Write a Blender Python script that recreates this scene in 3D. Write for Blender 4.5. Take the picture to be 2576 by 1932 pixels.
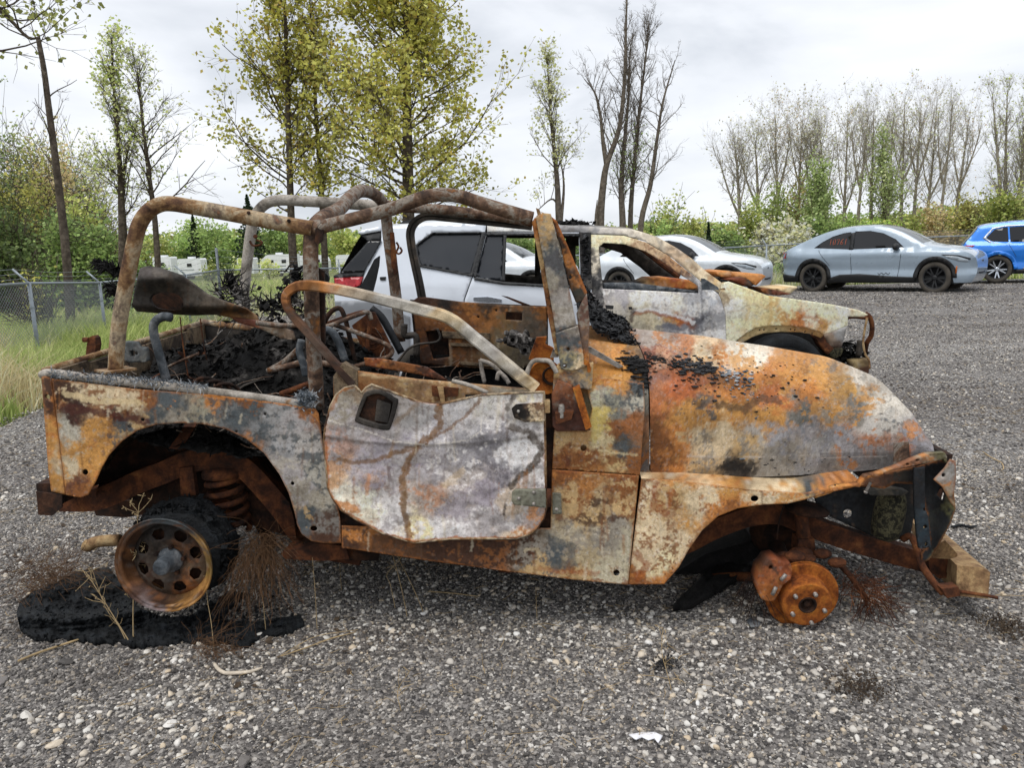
import bpy, math, random
import numpy as np
from mathutils import Vector, noise as mnoise
from mathutils.geometry import delaunay_2d_cdt

random.seed(7); rng = np.random.default_rng(7)
scene = bpy.context.scene
for o in list(bpy.data.objects): bpy.data.objects.remove(o)
COL = scene.collection

# ------------------------------------------------------------------ camera
PW, PH = 2576.0, 1932.0
FPX = 1945.0
CAM_H, PITCH, ROLL = 1.515, math.radians(9.9), math.radians(1.9)
cF = np.array([0, math.cos(PITCH), -math.sin(PITCH)])
cU0 = np.array([0, math.sin(PITCH), math.cos(PITCH)]); cR0 = np.array([1., 0, 0])
cU = math.cos(ROLL)*cU0 + math.sin(ROLL)*cR0
cR = math.cos(ROLL)*cR0 - math.sin(ROLL)*cU0
cC = np.array([0, 0, CAM_H])
cam_d = bpy.data.cameras.new('camera'); cam = bpy.data.objects.new('camera', cam_d); COL.objects.link(cam)
cam_d.sensor_width = 36; cam_d.lens = 36*FPX/PW; cam_d.clip_start = .05; cam_d.clip_end = 2000
from mathutils import Matrix
cam.matrix_world = Matrix(((cR[0], cU[0], -cF[0], cC[0]), (cR[1], cU[1], -cF[1], cC[1]), (cR[2], cU[2], -cF[2], cC[2]), (0, 0, 0, 1)))
scene.camera = cam

# ------------------------------------------------------------------ sky and sun (overcast)
SUN_EL, SUN_AZ = math.radians(68), math.radians(215)      # azimuth clockwise from +Y: behind the camera
world = bpy.data.worlds.new('World'); scene.world = world; world.use_nodes = True
nt = world.node_tree; nt.nodes.clear()
out = nt.nodes.new('ShaderNodeOutputWorld'); bg = nt.nodes.new('ShaderNodeBackground')
sky = nt.nodes.new('ShaderNodeTexSky'); sky.sky_type = 'NISHITA'; sky.sun_disc = False
sky.sun_elevation = SUN_EL; sky.sun_rotation = SUN_AZ
skm = nt.nodes.new('ShaderNodeVectorMath'); skm.operation = 'SCALE'; skm.inputs['Scale'].default_value = .10
tc = nt.nodes.new('ShaderNodeTexCoord'); mp = nt.nodes.new('ShaderNodeMapping'); mp.inputs['Scale'].default_value = (1.1, 1.1, 3.4); mp.inputs['Rotation'].default_value = (.1, .12, .8)
nz = nt.nodes.new('ShaderNodeTexNoise'); nz.inputs['Scale'].default_value = 2.1; nz.inputs['Detail'].default_value = 7; nz.inputs['Roughness'].default_value = .52; nz.inputs['Distortion'].default_value = .35
rp = nt.nodes.new('ShaderNodeValToRGB')
rp.color_ramp.elements[0].position = .30; rp.color_ramp.elements[0].color = (.50, .535, .59, 1)
rp.color_ramp.elements[1].position = .68; rp.color_ramp.elements[1].color = (.90, .915, .94, 1)
e = rp.color_ramp.elements.new(.47); e.color = (.74, .765, .81, 1)
mx = nt.nodes.new('ShaderNodeMix'); mx.data_type = 'RGBA'; mx.inputs[0].default_value = .93
L = nt.links.new
L(tc.outputs['Generated'], mp.inputs['Vector']); L(mp.outputs[0], nz.inputs['Vector']); L(nz.outputs[0], rp.inputs[0])
L(sky.outputs[0], skm.inputs[0]); L(skm.outputs[0], mx.inputs[6]); L(rp.outputs[0], mx.inputs[7])
L(mx.outputs[2], bg.inputs['Color']); bg.inputs['Strength'].default_value = 1.0; L(bg.outputs[0], out.inputs[0])
sun_d = bpy.data.lights.new('sun', 'SUN'); sun = bpy.data.objects.new('sun', sun_d); COL.objects.link(sun)
sun_d.energy = 1.5; sun_d.angle = math.radians(35); sun_d.color = (1, .965, .92)
sdir = Vector((math.sin(SUN_AZ)*math.cos(SUN_EL), math.cos(SUN_AZ)*math.cos(SUN_EL), math.sin(SUN_EL)))
sun.rotation_euler = sdir.to_track_quat('Z', 'Y').to_euler()
sun.location = (0, 0, 30)
vs = scene.view_settings; vs.view_transform = 'Standard'; vs.look = 'None'; vs.gamma = 1; vs.exposure = 0.34; vs.use_curve_mapping = False
scene.render.resolution_x, scene.render.resolution_y = 1024, 769
scene.render.engine = 'CYCLES'
scene.cycles.max_bounces = 6

# ------------------------------------------------------------------ projection helpers (source-photo pixels -> points at a real depth)
def ray(px, py): return cF + cR*((px-PW/2)/FPX) - cU*((py-PH/2)/FPX)
def rays(p):
    p = np.asarray(p, float)
    return cF[None] + ((p[:, 0]-PW/2)/FPX)[:, None]*cR - ((p[:, 1]-PH/2)/FPX)[:, None]*cU
def atY(px, py, Y): d = ray(px, py); return cC + d*(Y/d[1])
def on_ground(px, py, z=0.): d = ray(px, py); return cC + d*((z-CAM_H)/d[2])
def project(V):
    v = np.asarray(V)-cC; z = v@cF
    return np.stack([PW/2+FPX*(v@cR)/z, PH/2-FPX*(v@cU)/z], 1)
def zoom(x0, y0, s): return lambda x, y: (x0+x/s, y0+y/s)
zA = zoom(50, 850, 2.1); zB = zoom(200, 450, 2.765); zC = zoom(750, 900, 2.3284); zE = zoom(1500, 800, 2.0229)
zF = zoom(800, 450, 2.765); zG = zoom(1450, 530, 2.765); zH = zoom(1900, 500, 3.272); zL = zoom(0, 600, 3.318)
zN = zoom(2050, 1080, 3.456); zP = zoom(1200, 500, 3.318)
def zD(x, y): return (x/.8587, y/.8587)
def zmap(z, pts): return [z(*p) for p in pts]

# vehicle frame of the burnt off-roader: X along it, w away from its near side, z up
JTH = math.radians(2.2); JN = np.array([math.sin(JTH), math.cos(JTH), 0]); JAX = np.array([math.cos(JTH), -math.sin(JTH), 0]); JD = 2.85
def Jp(p, w):                       # pixels -> points on the plane w metres behind the near side
    d = rays(p); t = (JD+np.asarray(w, float)-cC@JN)/(d@JN)
    return cC + d*t[:, None]
def J1(p, w=0.): return Jp([p], [w])[0]
def Q(X, w, z): return JAX*X + JN*(JD+w) + np.array([0, 0, z])
def toQ(V): V = np.asarray(V); return np.stack([V@JAX, V@JN-JD, V[:, 2]], 1)

# ------------------------------------------------------------------ value noise
def _h(ix, iy, s):
    n = (ix.astype(np.int64)*374761393 + iy.astype(np.int64)*668265263 + s*1442695041) & 0x7fffffff
    n = ((n ^ (n >> 13))*1274126177) & 0x7fffffff
    return ((n ^ (n >> 16)) & 0xffff)/65535.
def vnoise(x, y, s=0):
    ix, iy = np.floor(x), np.floor(y); fx, fy = x-ix, y-iy
    fx = fx*fx*(3-2*fx); fy = fy*fy*(3-2*fy)
    a = _h(ix, iy, s); b = _h(ix+1, iy, s); c = _h(ix, iy+1, s); d = _h(ix+1, iy+1, s)
    return (a*(1-fx)+b*fx)*(1-fy)+(c*(1-fx)+d*fx)*fy
def fbm(x, y, s=0, o=4, g=.55):
    t = np.zeros_like(x, float); a = 1.; n = 0.
    for k in range(o):
        t += a*vnoise(x*2**k+k*17.3, y*2**k-k*9.1, s+k); n += a; a *= g
    return t/n
def sstep(a, b, x): t = np.clip((x-a)/(b-a), 0, 1); return t*t*(3-2*t)

# ------------------------------------------------------------------ colours
def lin(c): return c/12.92 if c <= .04045 else ((c+.055)/1.055)**2.4
def hx(h, g=1.0): return tuple(min(.9, lin(int(h[i:i+2], 16)/255)*g) for i in (0, 2, 4))

# ------------------------------------------------------------------ objects
def empty(name, loc=(0, 0, 0), label=None, cat=None, group=None):
    o = bpy.data.objects.new(name, None); COL.objects.link(o); o.location = loc; o.empty_display_size = .2
    tag(o, label, cat, group); return o
def tag(o, label=None, cat=None, group=None, kind=None):
    if label: o['label'] = label
    if cat: o['category'] = cat
    if group: o['group'] = group
    if kind: o['kind'] = kind
    return o
def root_off(p):
    t = np.zeros(3)
    while p is not None: t += np.array(p.location); p = p.parent
    return t
def build(name, V, Fc, mat, parent=None, smooth=False, col=None, nv=None):
    V = np.asarray(V, float) - root_off(parent)
    me = bpy.data.meshes.new(name)
    Fa = np.asarray(Fc) if not isinstance(Fc, list) else None
    if Fa is not None and Fa.ndim == 2:
        n, k = Fa.shape
        me.vertices.add(len(V)); me.vertices.foreach_set('co', V.astype(np.float32).ravel())
        me.loops.add(n*k); me.loops.foreach_set('vertex_index', Fa.astype(np.int32).ravel())
        me.polygons.add(n); me.polygons.foreach_set('loop_start', np.arange(0, n*k, k, dtype=np.int32))
        me.polygons.foreach_set('loop_total', np.full(n, k, np.int32)); me.update(calc_edges=True); me.validate()
    else:
        me.from_pydata(V.tolist(), [], [list(map(int, f)) for f in Fc]); me.validate(); me.update()
    if smooth: me.polygons.foreach_set('use_smooth', np.ones(len(me.polygons), bool))
    if col is not None:
        a = me.attributes.new('Col', 'FLOAT_COLOR', 'POINT')
        c = np.ones((len(V), 4), np.float32); c[:, :3] = col; a.data.foreach_set('color', c.ravel())
    if isinstance(mat, str): mat = M[mat]
    me.materials.append(mat)
    o = bpy.data.objects.new(name, me); COL.objects.link(o)
    if parent is not None: o.parent = parent
    return o
class MB:                            # collects shapes for ONE mesh
    def __init__(s): s.V = []; s.F = []; s.n = 0
    def add(s, V, Fc):
        V = np.asarray(V, float); s.V.append(V); s.F += [[int(i)+s.n for i in f] for f in Fc]; s.n += len(V); return s
    def box(s, c, sx, sy, sz, X=(1, 0, 0), Y=(0, 1, 0), Z=(0, 0, 1)):
        c, X, Y, Z = map(np.asarray, (c, X, Y, Z))
        V = [c+X*sx*a/2+Y*sy*b/2+Z*sz*d/2 for d in (-1, 1) for b in (-1, 1) for a in (-1, 1)]
        return s.add(V, [(0, 2, 3, 1), (4, 5, 7, 6), (0, 1, 5, 4), (2, 6, 7, 3), (0, 4, 6, 2), (1, 3, 7, 5)])
    def tube(s, P, r, k=8, closed=False, prof=None): return s.add(*tube_mesh(P, r, k, closed, prof))
    def lathe(s, prof, c, ax, seg=24): return s.add(*lathe_mesh(prof, c, ax, seg))
    def prism(s, poly3, off): return s.add(*prism_mesh(poly3, off))
    def obj(s, name, mat, parent=None, smooth=False, col=None):
        return build(name, np.concatenate(s.V), s.F, mat, parent, smooth, col)
def catmull(P, n=6, closed=False):
    P = np.asarray(P, float); m = len(P); out = []
    if m < 3: return P
    for i in range(m if closed else m-1):
        p0 = P[(i-1) % m] if closed or i > 0 else 2*P[0]-P[1]
        p1 = P[i]; p2 = P[(i+1) % m]
        p3 = P[(i+2) % m] if closed or i+2 < m else 2*P[-1]-P[-2]
        for k in range(n):
            t = k/n; out.append(.5*((2*p1)+(-p0+p2)*t+(2*p0-5*p1+4*p2-p3)*t*t+(-p0+3*p1-3*p2+p3)*t**3))
    if not closed: out.append(P[-1])
    return np.array(out)
def norm(v): return v/(np.linalg.norm(v)+1e-12)
def tube_mesh(P, r, k=8, closed=False, prof=None):
    P = np.asarray(P, float); m = len(P); r = np.broadcast_to(np.asarray(r, float), (m,))
    T = np.zeros_like(P)
    for i in range(m):
        a = P[(i-1) % m] if closed or i > 0 else P[i]; b = P[(i+1) % m] if closed or i < m-1 else P[i]
        T[i] = norm(b-a)
    u = np.cross(T[0], [0, 0, 1.]);
    if np.linalg.norm(u) < .2: u = np.cross(T[0], [0, 1., 0])
    u = norm(u); V = []
    if prof is None: prof = [(math.cos(2*math.pi*j/k), math.sin(2*math.pi*j/k)) for j in range(k)]
    k = len(prof)
    for i in range(m):
        u = norm(u-T[i]*(u@T[i])); v = np.cross(T[i], u)
        for (a, b) in prof: V.append(P[i]+(u*a+v*b)*r[i])
    Fc = []
    for i in range(m if closed else m-1):
        a = i*k; b = ((i+1) % m)*k
        for j in range(k): Fc.append((a+j, a+(j+1) % k, b+(j+1) % k, b+j))
    if not closed: Fc += [tuple(range(k-1, -1, -1)), tuple(range((m-1)*k, m*k))]
    return np.array(V), Fc
def lathe_mesh(prof, c, ax, seg=24, closed=False):      # prof: (radius, offset along axis)
    ax = norm(np.asarray(ax, float)); u = np.cross(ax, [0, 0, 1.])
    if np.linalg.norm(u) < .2: u = np.cross(ax, [0, 1., 0])
    u = norm(u); v = np.cross(ax, u); c = np.asarray(c, float); V = []; Fc = []
    for (r, hh) in prof:
        for j in range(seg):
            a = 2*math.pi*j/seg; V.append(c+ax*hh+(u*math.cos(a)+v*math.sin(a))*r)
    for i in range(len(prof)-1):
        for j in range(seg): Fc.append((i*seg+j, i*seg+(j+1) % seg, (i+1)*seg+(j+1) % seg, (i+1)*seg+j))
    return np.array(V), Fc
def prism_mesh(poly, off):
    poly = np.asarray(poly, float); off = np.asarray(off, float); n = len(poly)
    V = np.concatenate([poly, poly+off]); Fc = [tuple(range(n)), tuple(range(2*n-1, n-1, -1))]
    Fc += [(i, i+n, (i+1) % n+n, (i+1) % n) for i in range(n)]
    return V, Fc
def inside(P, poly):
    P = np.asarray(P); x, y = P[:, 0], P[:, 1]; r = np.zeros(len(P), bool); q = np.asarray(poly); n = len(q)
    j = n-1
    for i in range(n):
        xi, yi = q[i]; xj, yj = q[j]
        c = ((yi > y) != (yj > y)) & (x < (xj-xi)*(y-yi)/(yj-yi+1e-12)+xi); r ^= c; j = i
    return r
def densify(poly, sp):
    out = []; n = len(poly)
    for i in range(n):
        a = np.asarray(poly[i], float); b = np.asarray(poly[(i+1) % n], float); k = max(1, int(np.linalg.norm(b-a)/sp))
        for t in range(k): out.append(a+(b-a)*t/k)
    return np.array(out)
def cdt(outline, holes=(), sp=6., jit=.25):
    loops = [densify(outline, sp)]+[densify(h, sp) for h in holes]
    P = []; E = []
    for l in loops:
        b = len(P); P += list(l); E += [(b+i, b+(i+1) % len(l)) for i in range(len(l))]
    o = np.array(outline); x0, y0 = o.min(0); x1, y1 = o.max(0)
    gx, gy = np.meshgrid(np.arange(x0, x1, sp), np.arange(y0, y1, sp*.87)); gx = gx+((np.arange(gx.shape[0]) % 2)*sp/2)[:, None]
    g = np.stack([gx.ravel(), gy.ravel()], 1); g += rng.uniform(-jit, jit, g.shape)*sp
    ok = inside(g, loops[0])
    for l in loops[1:]: ok &= ~inside(g, l)
    g = g[ok]; bp = np.array(P)
    if len(g):
        keep = np.ones(len(g), bool)
        for i in range(0, len(g), 2000):
            d = ((g[i:i+2000, None]-bp[None])**2).sum(2).min(1); keep[i:i+2000] = d > (sp*.5)**2
        g = g[keep]
    P = np.concatenate([bp, g]) if len(g) else bp
    r = delaunay_2d_cdt([Vector((float(a), float(b))) for a, b in P], E, [], 0, 1e-5)
    V = np.array([(v.x, v.y) for v in r[0]]); T = np.array([f for f in r[2] if len(f) == 3])
    c = V[T].mean(1); ok = inside(c, loops[0])
    for l in loops[1:]: ok &= ~inside(c, l)
    return V, T[ok]
def thicken(V3, T, off):             # sheet with a back face and a rim
    n = len(V3); V = np.concatenate([V3, V3+off])
    e = {}
    for t in T:
        for a, b in ((t[0], t[1]), (t[1], t[2]), (t[2], t[0])):
            e[(int(a), int(b))] = 1
    rim = []
    for (a, b) in e:
        if (b, a) not in e: rim += [(b, a, a+n), (b, a+n, b+n)]
    F2 = np.concatenate([T, T[:, ::-1]+n] + ([np.array(rim)] if rim else []))
    return V, F2

# ------------------------------------------------------------------ painting burnt metal: low-frequency stain maps in vertex colours
def paint(px, samples, strokes=(), seed=1, gain=1.12, mot=15., warp=16., blotch=(.44, .56), drips=0, sootiness=1.):
    px = np.asarray(px, float); X_, Y_ = px[:, 0], px[:, 1]
    x = X_+(fbm(X_/38, Y_/38, seed)-.5)*warp*4+(fbm(X_/10, Y_/10, seed+2, 5, .7)-.5)*warp*2.6; y = Y_+(fbm(X_/38, Y_/38, seed+31)-.5)*warp*4+(fbm(X_/10, Y_/10, seed+33, 5, .7)-.5)*warp*2.6
    S = np.array([s[:2] for s in samples], float); A = np.array([hx(s[2], gain) for s in samples]); Bc = np.array([hx(s[3] if len(s) > 3 else s[2], gain) for s in samples])
    w = 1/(((x[:, None]-S[:, 0])**2+(y[:, None]-S[:, 1])**2)+80.)**3.0
    w /= w.sum(1, keepdims=True); a = w@A; b = w@Bc
    n1 = .6*fbm(X_/mot/2.2, Y_/mot/1.7, seed+7, 6, .62)+.4*fbm(X_/mot*1.4, Y_/mot*1.4, seed+17, 4, .75); m = sstep(.535, .575, n1)[:, None]*.85
    c = a*(1-m)+b*m
    lum = c.mean(1, keepdims=True); c = (lum+(c-lum)*.90)*np.array([1.01, .985, .94]); soot = fbm(X_/85., Y_/60., seed+200, 5, .6); c = c*(1-sootiness*(.50-.62*sstep(.34, .58, soot)))[:, None]                      # ash film takes the edge off the rust
    f2 = fbm(X_/5.5, Y_/5.5, seed+50, 3, .8)
    c *= (.74+.52*f2)[:, None]
    spk = sstep(.60, .68, fbm(X_/8., Y_/8., seed+90, 4, .75))[:, None]; c = c*(1-spk*.34)+spk*.34*np.array(hx('3a2818'))*(.4+2.2*lum)
    spk = sstep(.62, .70, fbm(X_/7., Y_/7., seed+120, 4, .75))[:, None]; c = c*(1-spk*.3)+spk*.3*(lum*1.5+.01)*np.array([1.05, 1., .93])
    dr = sstep(.60, .72, fbm(X_/7., Y_/55., seed+140, 3, .6))[:, None]; c = c*(1-dr*.28)+dr*.28*c*np.array([.62, .50, .36])   # rain streaks of rust
    r_ = np.random.default_rng(seed); lo_, hi_ = px.min(0), px.max(0); auto = []
    for k in range(drips):
        p0 = r_.uniform(lo_, hi_); L_ = r_.uniform(18, 90); dx = r_.normal(0, 3); auto.append(([p0, (p0[0]+dx, p0[1]+L_*.5), (p0[0]+dx*1.6, p0[1]+L_)], r_.uniform(2.5, 7), ('6e4020', '8a5a2c', '4a2c1a', 'c8bca4', '5c4a3c')[r_.integers(5)], r_.uniform(.25, .55)))
    for st in list(strokes)+auto:
        pts, wd, colr = np.asarray(st[0], float), st[1], np.array(hx(st[2], gain)); op = st[3] if len(st) > 3 else .85
        d = np.full(len(px), 1e9)
        xx = X_+(fbm(X_/14, Y_/14, seed+5)-.5)*wd*1.1; yy = Y_+(fbm(X_/14, Y_/14, seed+6)-.5)*wd*1.1
        for i in range(len(pts)-1):
            p, q = pts[i], pts[i+1]; v = q-p; t = np.clip(((xx-p[0])*v[0]+(yy-p[1])*v[1])/(v@v+1e-9), 0, 1)
            d = np.minimum(d, np.hypot(xx-p[0]-t*v[0], yy-p[1]-t*v[1]))
        k = (sstep(wd*.58, wd*.40, d)*op)[:, None]; k = k*(.7+.7*(f2[:, None]-.25)); k = np.clip(k, 0, 1)
        c = c*(1-k)+colr*k*(.75+.5*n1[:, None])
    return np.clip(c, .004, .85)
def jpanel(name, outline, w, samples, parent, strokes=(), holes=(), sp=6., th=.006, seed=1, mat='burnt', smooth=True, mot=15., gain=1.25, soot=.4):
    """sheet-metal panel of the off-roader: outline in photo pixels, w = depth behind its near side (number or function of pixels)"""
    P, T = cdt(outline, holes, sp)
    W = w(P[:, 0], P[:, 1]) if callable(w) else np.full(len(P), float(w))
    W = W + (fbm(P[:, 0]/60., P[:, 1]/60., seed+3)-.5)*.012
    V3 = Jp(P, W); V, Fc = thicken(V3, T, JN*th)
    rim = [(list(map(tuple, outline))+[tuple(outline[0])], 6.5, '8a5426', .6)] if mat == 'burnt' and th < .009 else []
    ar_ = (P[:, 0].max()-P[:, 0].min())*(P[:, 1].max()-P[:, 1].min())
    c = paint(P, samples, list(strokes)+rim, seed, gain, mot, drips=int(ar_/4500) if ar_ > 30000 else 0, sootiness=soot)
    return build(name, V, Fc, mat, parent, smooth, np.concatenate([c, c*.8]))
def circ(c, r, n=12, ry=None): return [(c[0]+r*math.cos(2*math.pi*i/n), c[1]+(ry or r)*math.sin(2*math.pi*i/n)) for i in range(n)]

# ------------------------------------------------------------------ materials
M = {}
def nodes(name):
    m = bpy.data.materials.new(name); m.use_nodes = True; t = m.node_tree; t.nodes.clear()
    o = t.nodes.new('ShaderNodeOutputMaterial'); b = t.nodes.new('ShaderNodeBsdfPrincipled'); t.links.new(b.outputs[0], o.inputs[0])
    M[name] = m; return m, t, b
def tnoise(t, scale, detail=6, rough=.6, coord='Object', dist=0.):
    tc = t.nodes.new('ShaderNodeTexCoord'); n = t.nodes.new('ShaderNodeTexNoise'); n.inputs['Scale'].default_value = scale; n.inputs['Detail'].default_value = detail; n.inputs['Roughness'].default_value = rough; n.inputs['Distortion'].default_value = dist
    t.links.new(tc.outputs[coord], n.inputs['Vector']); return n
def ramp(t, src, stops, interp='LINEAR'):
    r = t.nodes.new('ShaderNodeValToRGB'); r.color_ramp.interpolation = interp; e = r.color_ramp.elements
    while len(e) < len(stops): e.new(.5)
    for k, (p, c) in enumerate(stops): e[k].position = p; e[k].color = (*c, 1)
    t.links.new(src, r.inputs[0]); return r
def bump(t, b, src, strength=.3, dist=.01):
    n = t.nodes.new('ShaderNodeBump'); n.inputs['Strength'].default_value = strength; n.inputs['Distance'].default_value = dist
    t.links.new(src, n.inputs['Height']); t.links.new(n.outputs[0], b.inputs['Normal']); return n
def noise_mat(name, stops, scale=8., rough=.85, bs=.4, bd=.006, metal=0., fine=90., detail=8, spec=.3, dist=.4):
    m, t, b = nodes(name)
    n = tnoise(t, scale, detail, .65, dist=dist); r = ramp(t, n.outputs[0], [(p, hx(c)) for p, c in stops])
    f = tnoise(t, fine, 4, .7); mul = t.nodes.new('ShaderNodeMix'); mul.data_type = 'RGBA'; mul.blend_type = 'MULTIPLY'; mul.inputs[0].default_value = .75
    fr = ramp(t, f.outputs[0], [(.3, (.45, .45, .45)), (.65, (1.15, 1.15, 1.15))])
    t.links.new(r.outputs[0], mul.inputs[6]); t.links.new(fr.outputs[0], mul.inputs[7]); t.links.new(mul.outputs[2], b.inputs['Base Color'])
    b.inputs['Roughness'].default_value = rough; b.inputs['Metallic'].default_value = metal; b.inputs['Specular IOR Level'].default_value = spec
    bump(t, b, f.outputs[0], bs, bd); return m
def plain(name, h, rough=.5, metal=0., spec=.5, coat=0., var=.12, scale=6.):
    m, t, b = nodes(name); c = hx(h); n = tnoise(t, scale, 5)
    r = ramp(t, n.outputs[0], [(.3, tuple(v*(1-var) for v in c)), (.7, tuple(min(1, v*(1+var)) for v in c))])
    t.links.new(r.outputs[0], b.inputs['Base Color']); b.inputs['Roughness'].default_value = rough; b.inputs['Metallic'].default_value = metal
    b.inputs['Specular IOR Level'].default_value = spec; b.inputs['Coat Weight'].default_value = coat; b.inputs['Coat Roughness'].default_value = .08
    return m
# burnt sheet metal: stain map (vertex colours) + flaking grain
m, t, b = nodes('burnt')
at = t.nodes.new('ShaderNodeAttribute'); at.attribute_name = 'Col'
f1 = tnoise(t, 240, 6, .75); f2 = tnoise(t, 55, 8, .7, dist=.6)
r1 = ramp(t, f1.outputs[0], [(.30, (.42, .38, .35)), (.46, (.95, .95, .95)), (.56, (1., 1., 1.)), (.70, (1.4, 1.4, 1.42))])
r2 = ramp(t, f2.outputs[0], [(.32, (.6, .55, .5)), (.5, (1, 1, 1)), (.7, (1.22, 1.22, 1.22))])
m1 = t.nodes.new('ShaderNodeMix'); m1.data_type = 'RGBA'; m1.blend_type = 'MULTIPLY'; m1.inputs[0].default_value = .8
m2 = t.nodes.new('ShaderNodeMix'); m2.data_type = 'RGBA'; m2.blend_type = 'MULTIPLY'; m2.inputs[0].default_value = .5
t.links.new(at.outputs['Color'], m1.inputs[6]); t.links.new(r1.outputs[0], m1.inputs[7]); t.links.new(m1.outputs[2], m2.inputs[6]); t.links.new(r2.outputs[0], m2.inputs[7])
t.links.new(m2.outputs[2], b.inputs['Base Color']); b.inputs['Specular IOR Level'].default_value = .35
rr = ramp(t, f2.outputs[0], [(.35, (.9, .9, .9)), (.7, (.55, .55, .55))]); t.links.new(rr.outputs[0], b.inputs['Roughness'])
bump(t, b, f2.outputs[0], .35, .004)
noise_mat('tube_tan', [(.30, '241c18'), (.40, '5e4230'), (.47, '8a6a48'), (.54, 'b3a084'), (.62, '6a5a4e'), (.72, '9a5c30')], 7, .85)
noise_mat('tube_rust', [(.28, '211c19'), (.40, '4c3a30'), (.48, '745a48'), (.54, '8f877d'), (.60, '5c4536'), (.70, '94602f')], 9, .85)
noise_mat('tub_inner', [(.30, '1c1815'), (.44, '453a30'), (.54, '7d6c56'), (.62, '4a382a'), (.74, '8a6238')], 7, .88)
noise_mat('tube_grey', [(.30, '4a4440'), (.42, '8a8278'), (.52, 'b2aaa0'), (.62, '9a938c'), (.74, '8a6844')], 9, .8)
noise_mat('rust_brown', [(.30, '1d1512'), (.45, '46291b'), (.58, '6a3e24'), (.72, '8a5a34')], 12, .92)
noise_mat('rust_dark', [(.30, '100d0c'), (.48, '2a1d17'), (.62, '4a2f20'), (.75, '5e4634')], 12, .92)
noise_mat('rust_orange', [(.30, '3a1c0e'), (.40, '7a4018'), (.50, '9a5620'), (.6, 'b06a28'), (.72, 'a87838')], 16, .9)
noise_mat('char_heap', [(.34, '060606'), (.50, '151413'), (.60, '2b2826'), (.66, '6a6662'), (.70, '1c1a19'), (.8, '9a9692')], 7, .85, .8, .01, spec=.35)
noise_mat('char_ash', [(.32, '0c0b0b'), (.46, '2e2b29'), (.56, '6e6a67'), (.66, 'a8a4a0'), (.78, '3a3633')], 22, .95)
noise_mat('rust_tan', [(.30, '4e3a28'), (.43, '86684a'), (.55, 'a88a62'), (.66, 'b8a078'), (.76, '8a5a34')], 11, .9)
noise_mat('char', [(.30, '060606'), (.5, '131212'), (.66, '22201f'), (.8, '403c3a')], 22, .8, .8, .01, spec=.35)
noise_mat('char_shiny', [(.30, '070708'), (.5, '15161a'), (.66, '24272c'), (.8, '3f444a')], 26, .55, .7, .008, spec=.5)
noise_mat('ash', [(.30, '3a3836'), (.48, '7a7775'), (.6, 'b4b1ae'), (.75, 'd8d6d2')], 30, .95)
noise_mat('ash_fibre', [(.30, '1c222a'), (.45, '5c646c'), (.6, 'b0b3b6'), (.75, 'd5d6d6')], 20, .95)
noise_mat('black_metal', [(.30, '0c0d0f'), (.5, '16191d'), (.68, '262a2f'), (.8, '4a4038')], 10, .6, spec=.4)
noise_mat('dark_sheet', [(.28, '171413'), (.45, '2e2a27'), (.58, '4a443e'), (.72, '6a5a4c')], 6, .7)
noise_mat('slate_steel', [(.30, '2a2e32'), (.48, '4c5258'), (.62, '787a7c'), (.76, '9a968e')], 12, .65)
noise_mat('bare_steel', [(.3, '77716a'), (.55, 'a6a09a'), (.75, 'c6c2bc')], 30, .5, metal=.6)
noise_mat('canister', [(.34, '15140f'), (.48, '2b291e'), (.56, '5e5a42'), (.62, '2e2b20'), (.72, '7a7558')], 55, .88)
noise_mat('dirt', [(.3, '2c241c'), (.5, '4a3e32'), (.7, '6b5c4a')], 30, .95)
noise_mat('rubber_burnt', [(.30, '0b0d0f'), (.5, '181b1e'), (.66, '20252a'), (.8, '3a4046')], 14, .7, .9, .012)
plain('tyre', '47423b', .85, var=.3); plain('black_plastic', '1b1c1e', .55); plain('dark_trim', '17181a', .6)
plain('galvanised', '8f979e', .5, .4, var=.15, scale=20); plain('wire_galv', '868d92', .5, .3, var=.1)
plain('hair_rust', '5c4128', .9, var=.4, scale=30); plain('straw', 'a58f6a', .9, var=.3, scale=20)
plain('chrome_trim', 'c4cad2', .2, .8); plain('white_gel', 'e4e6e8', .4); plain('rv_grey', '8c8f94', .5); plain('paper', 'e6e6ea', .8, var=.05)
plain('bone', 'c4b8a6', .8, var=.25, scale=40)
def paint_car(name, h, metal=.35):
    m, t, b = nodes(name); b.inputs['Base Color'].default_value = (*hx(h), 1); b.inputs['Metallic'].default_value = metal; b.inputs['Roughness'].default_value = .32
    n = tnoise(t, 3., 6, .6); r = ramp(t, n.outputs[0], [(.35, (.26, .26, .26)), (.75, (.45, .45, .45))]); t.links.new(r.outputs[0], b.inputs['Roughness'])
    d = ramp(t, n.outputs[0], [(.4, hx(h)), (.8, tuple(v*.86 for v in hx(h)))]); t.links.new(d.outputs[0], b.inputs['Base Color'])
    b.inputs['Coat Weight'].default_value = 1.; b.inputs['Coat Roughness'].default_value = .06
paint_car('car_white', 'dfe6ec', .05); paint_car('car_grey', '9dadbb', .15); paint_car('car_blue', '0a7ee6', .2); paint_car('suv_white', 'd9dfe8', .05)
def glass_dark(name, h, rough=.06):
    m, t, b = nodes(name); b.inputs['Base Color'].default_value = (*hx(h), 1); b.inputs['Roughness'].default_value = rough; b.inputs['Specular IOR Level'].default_value = .6
    n = tnoise(t, 5, 4); r = ramp(t, n.outputs[0], [(.3, (rough*.7,)*3), (.7, (rough*1.8,)*3)]); t.links.new(r.outputs[0], b.inputs['Roughness'])
glass_dark('glass', '0c0e11', .05); glass_dark('glass_tint', '26292e', .16); glass_dark('windscreen', '3c4449', .08)
m, t, b = nodes('tail_lamp'); b.inputs['Base Color'].default_value = (*hx('a01018'), 1); b.inputs['Roughness'].default_value = .15
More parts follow.
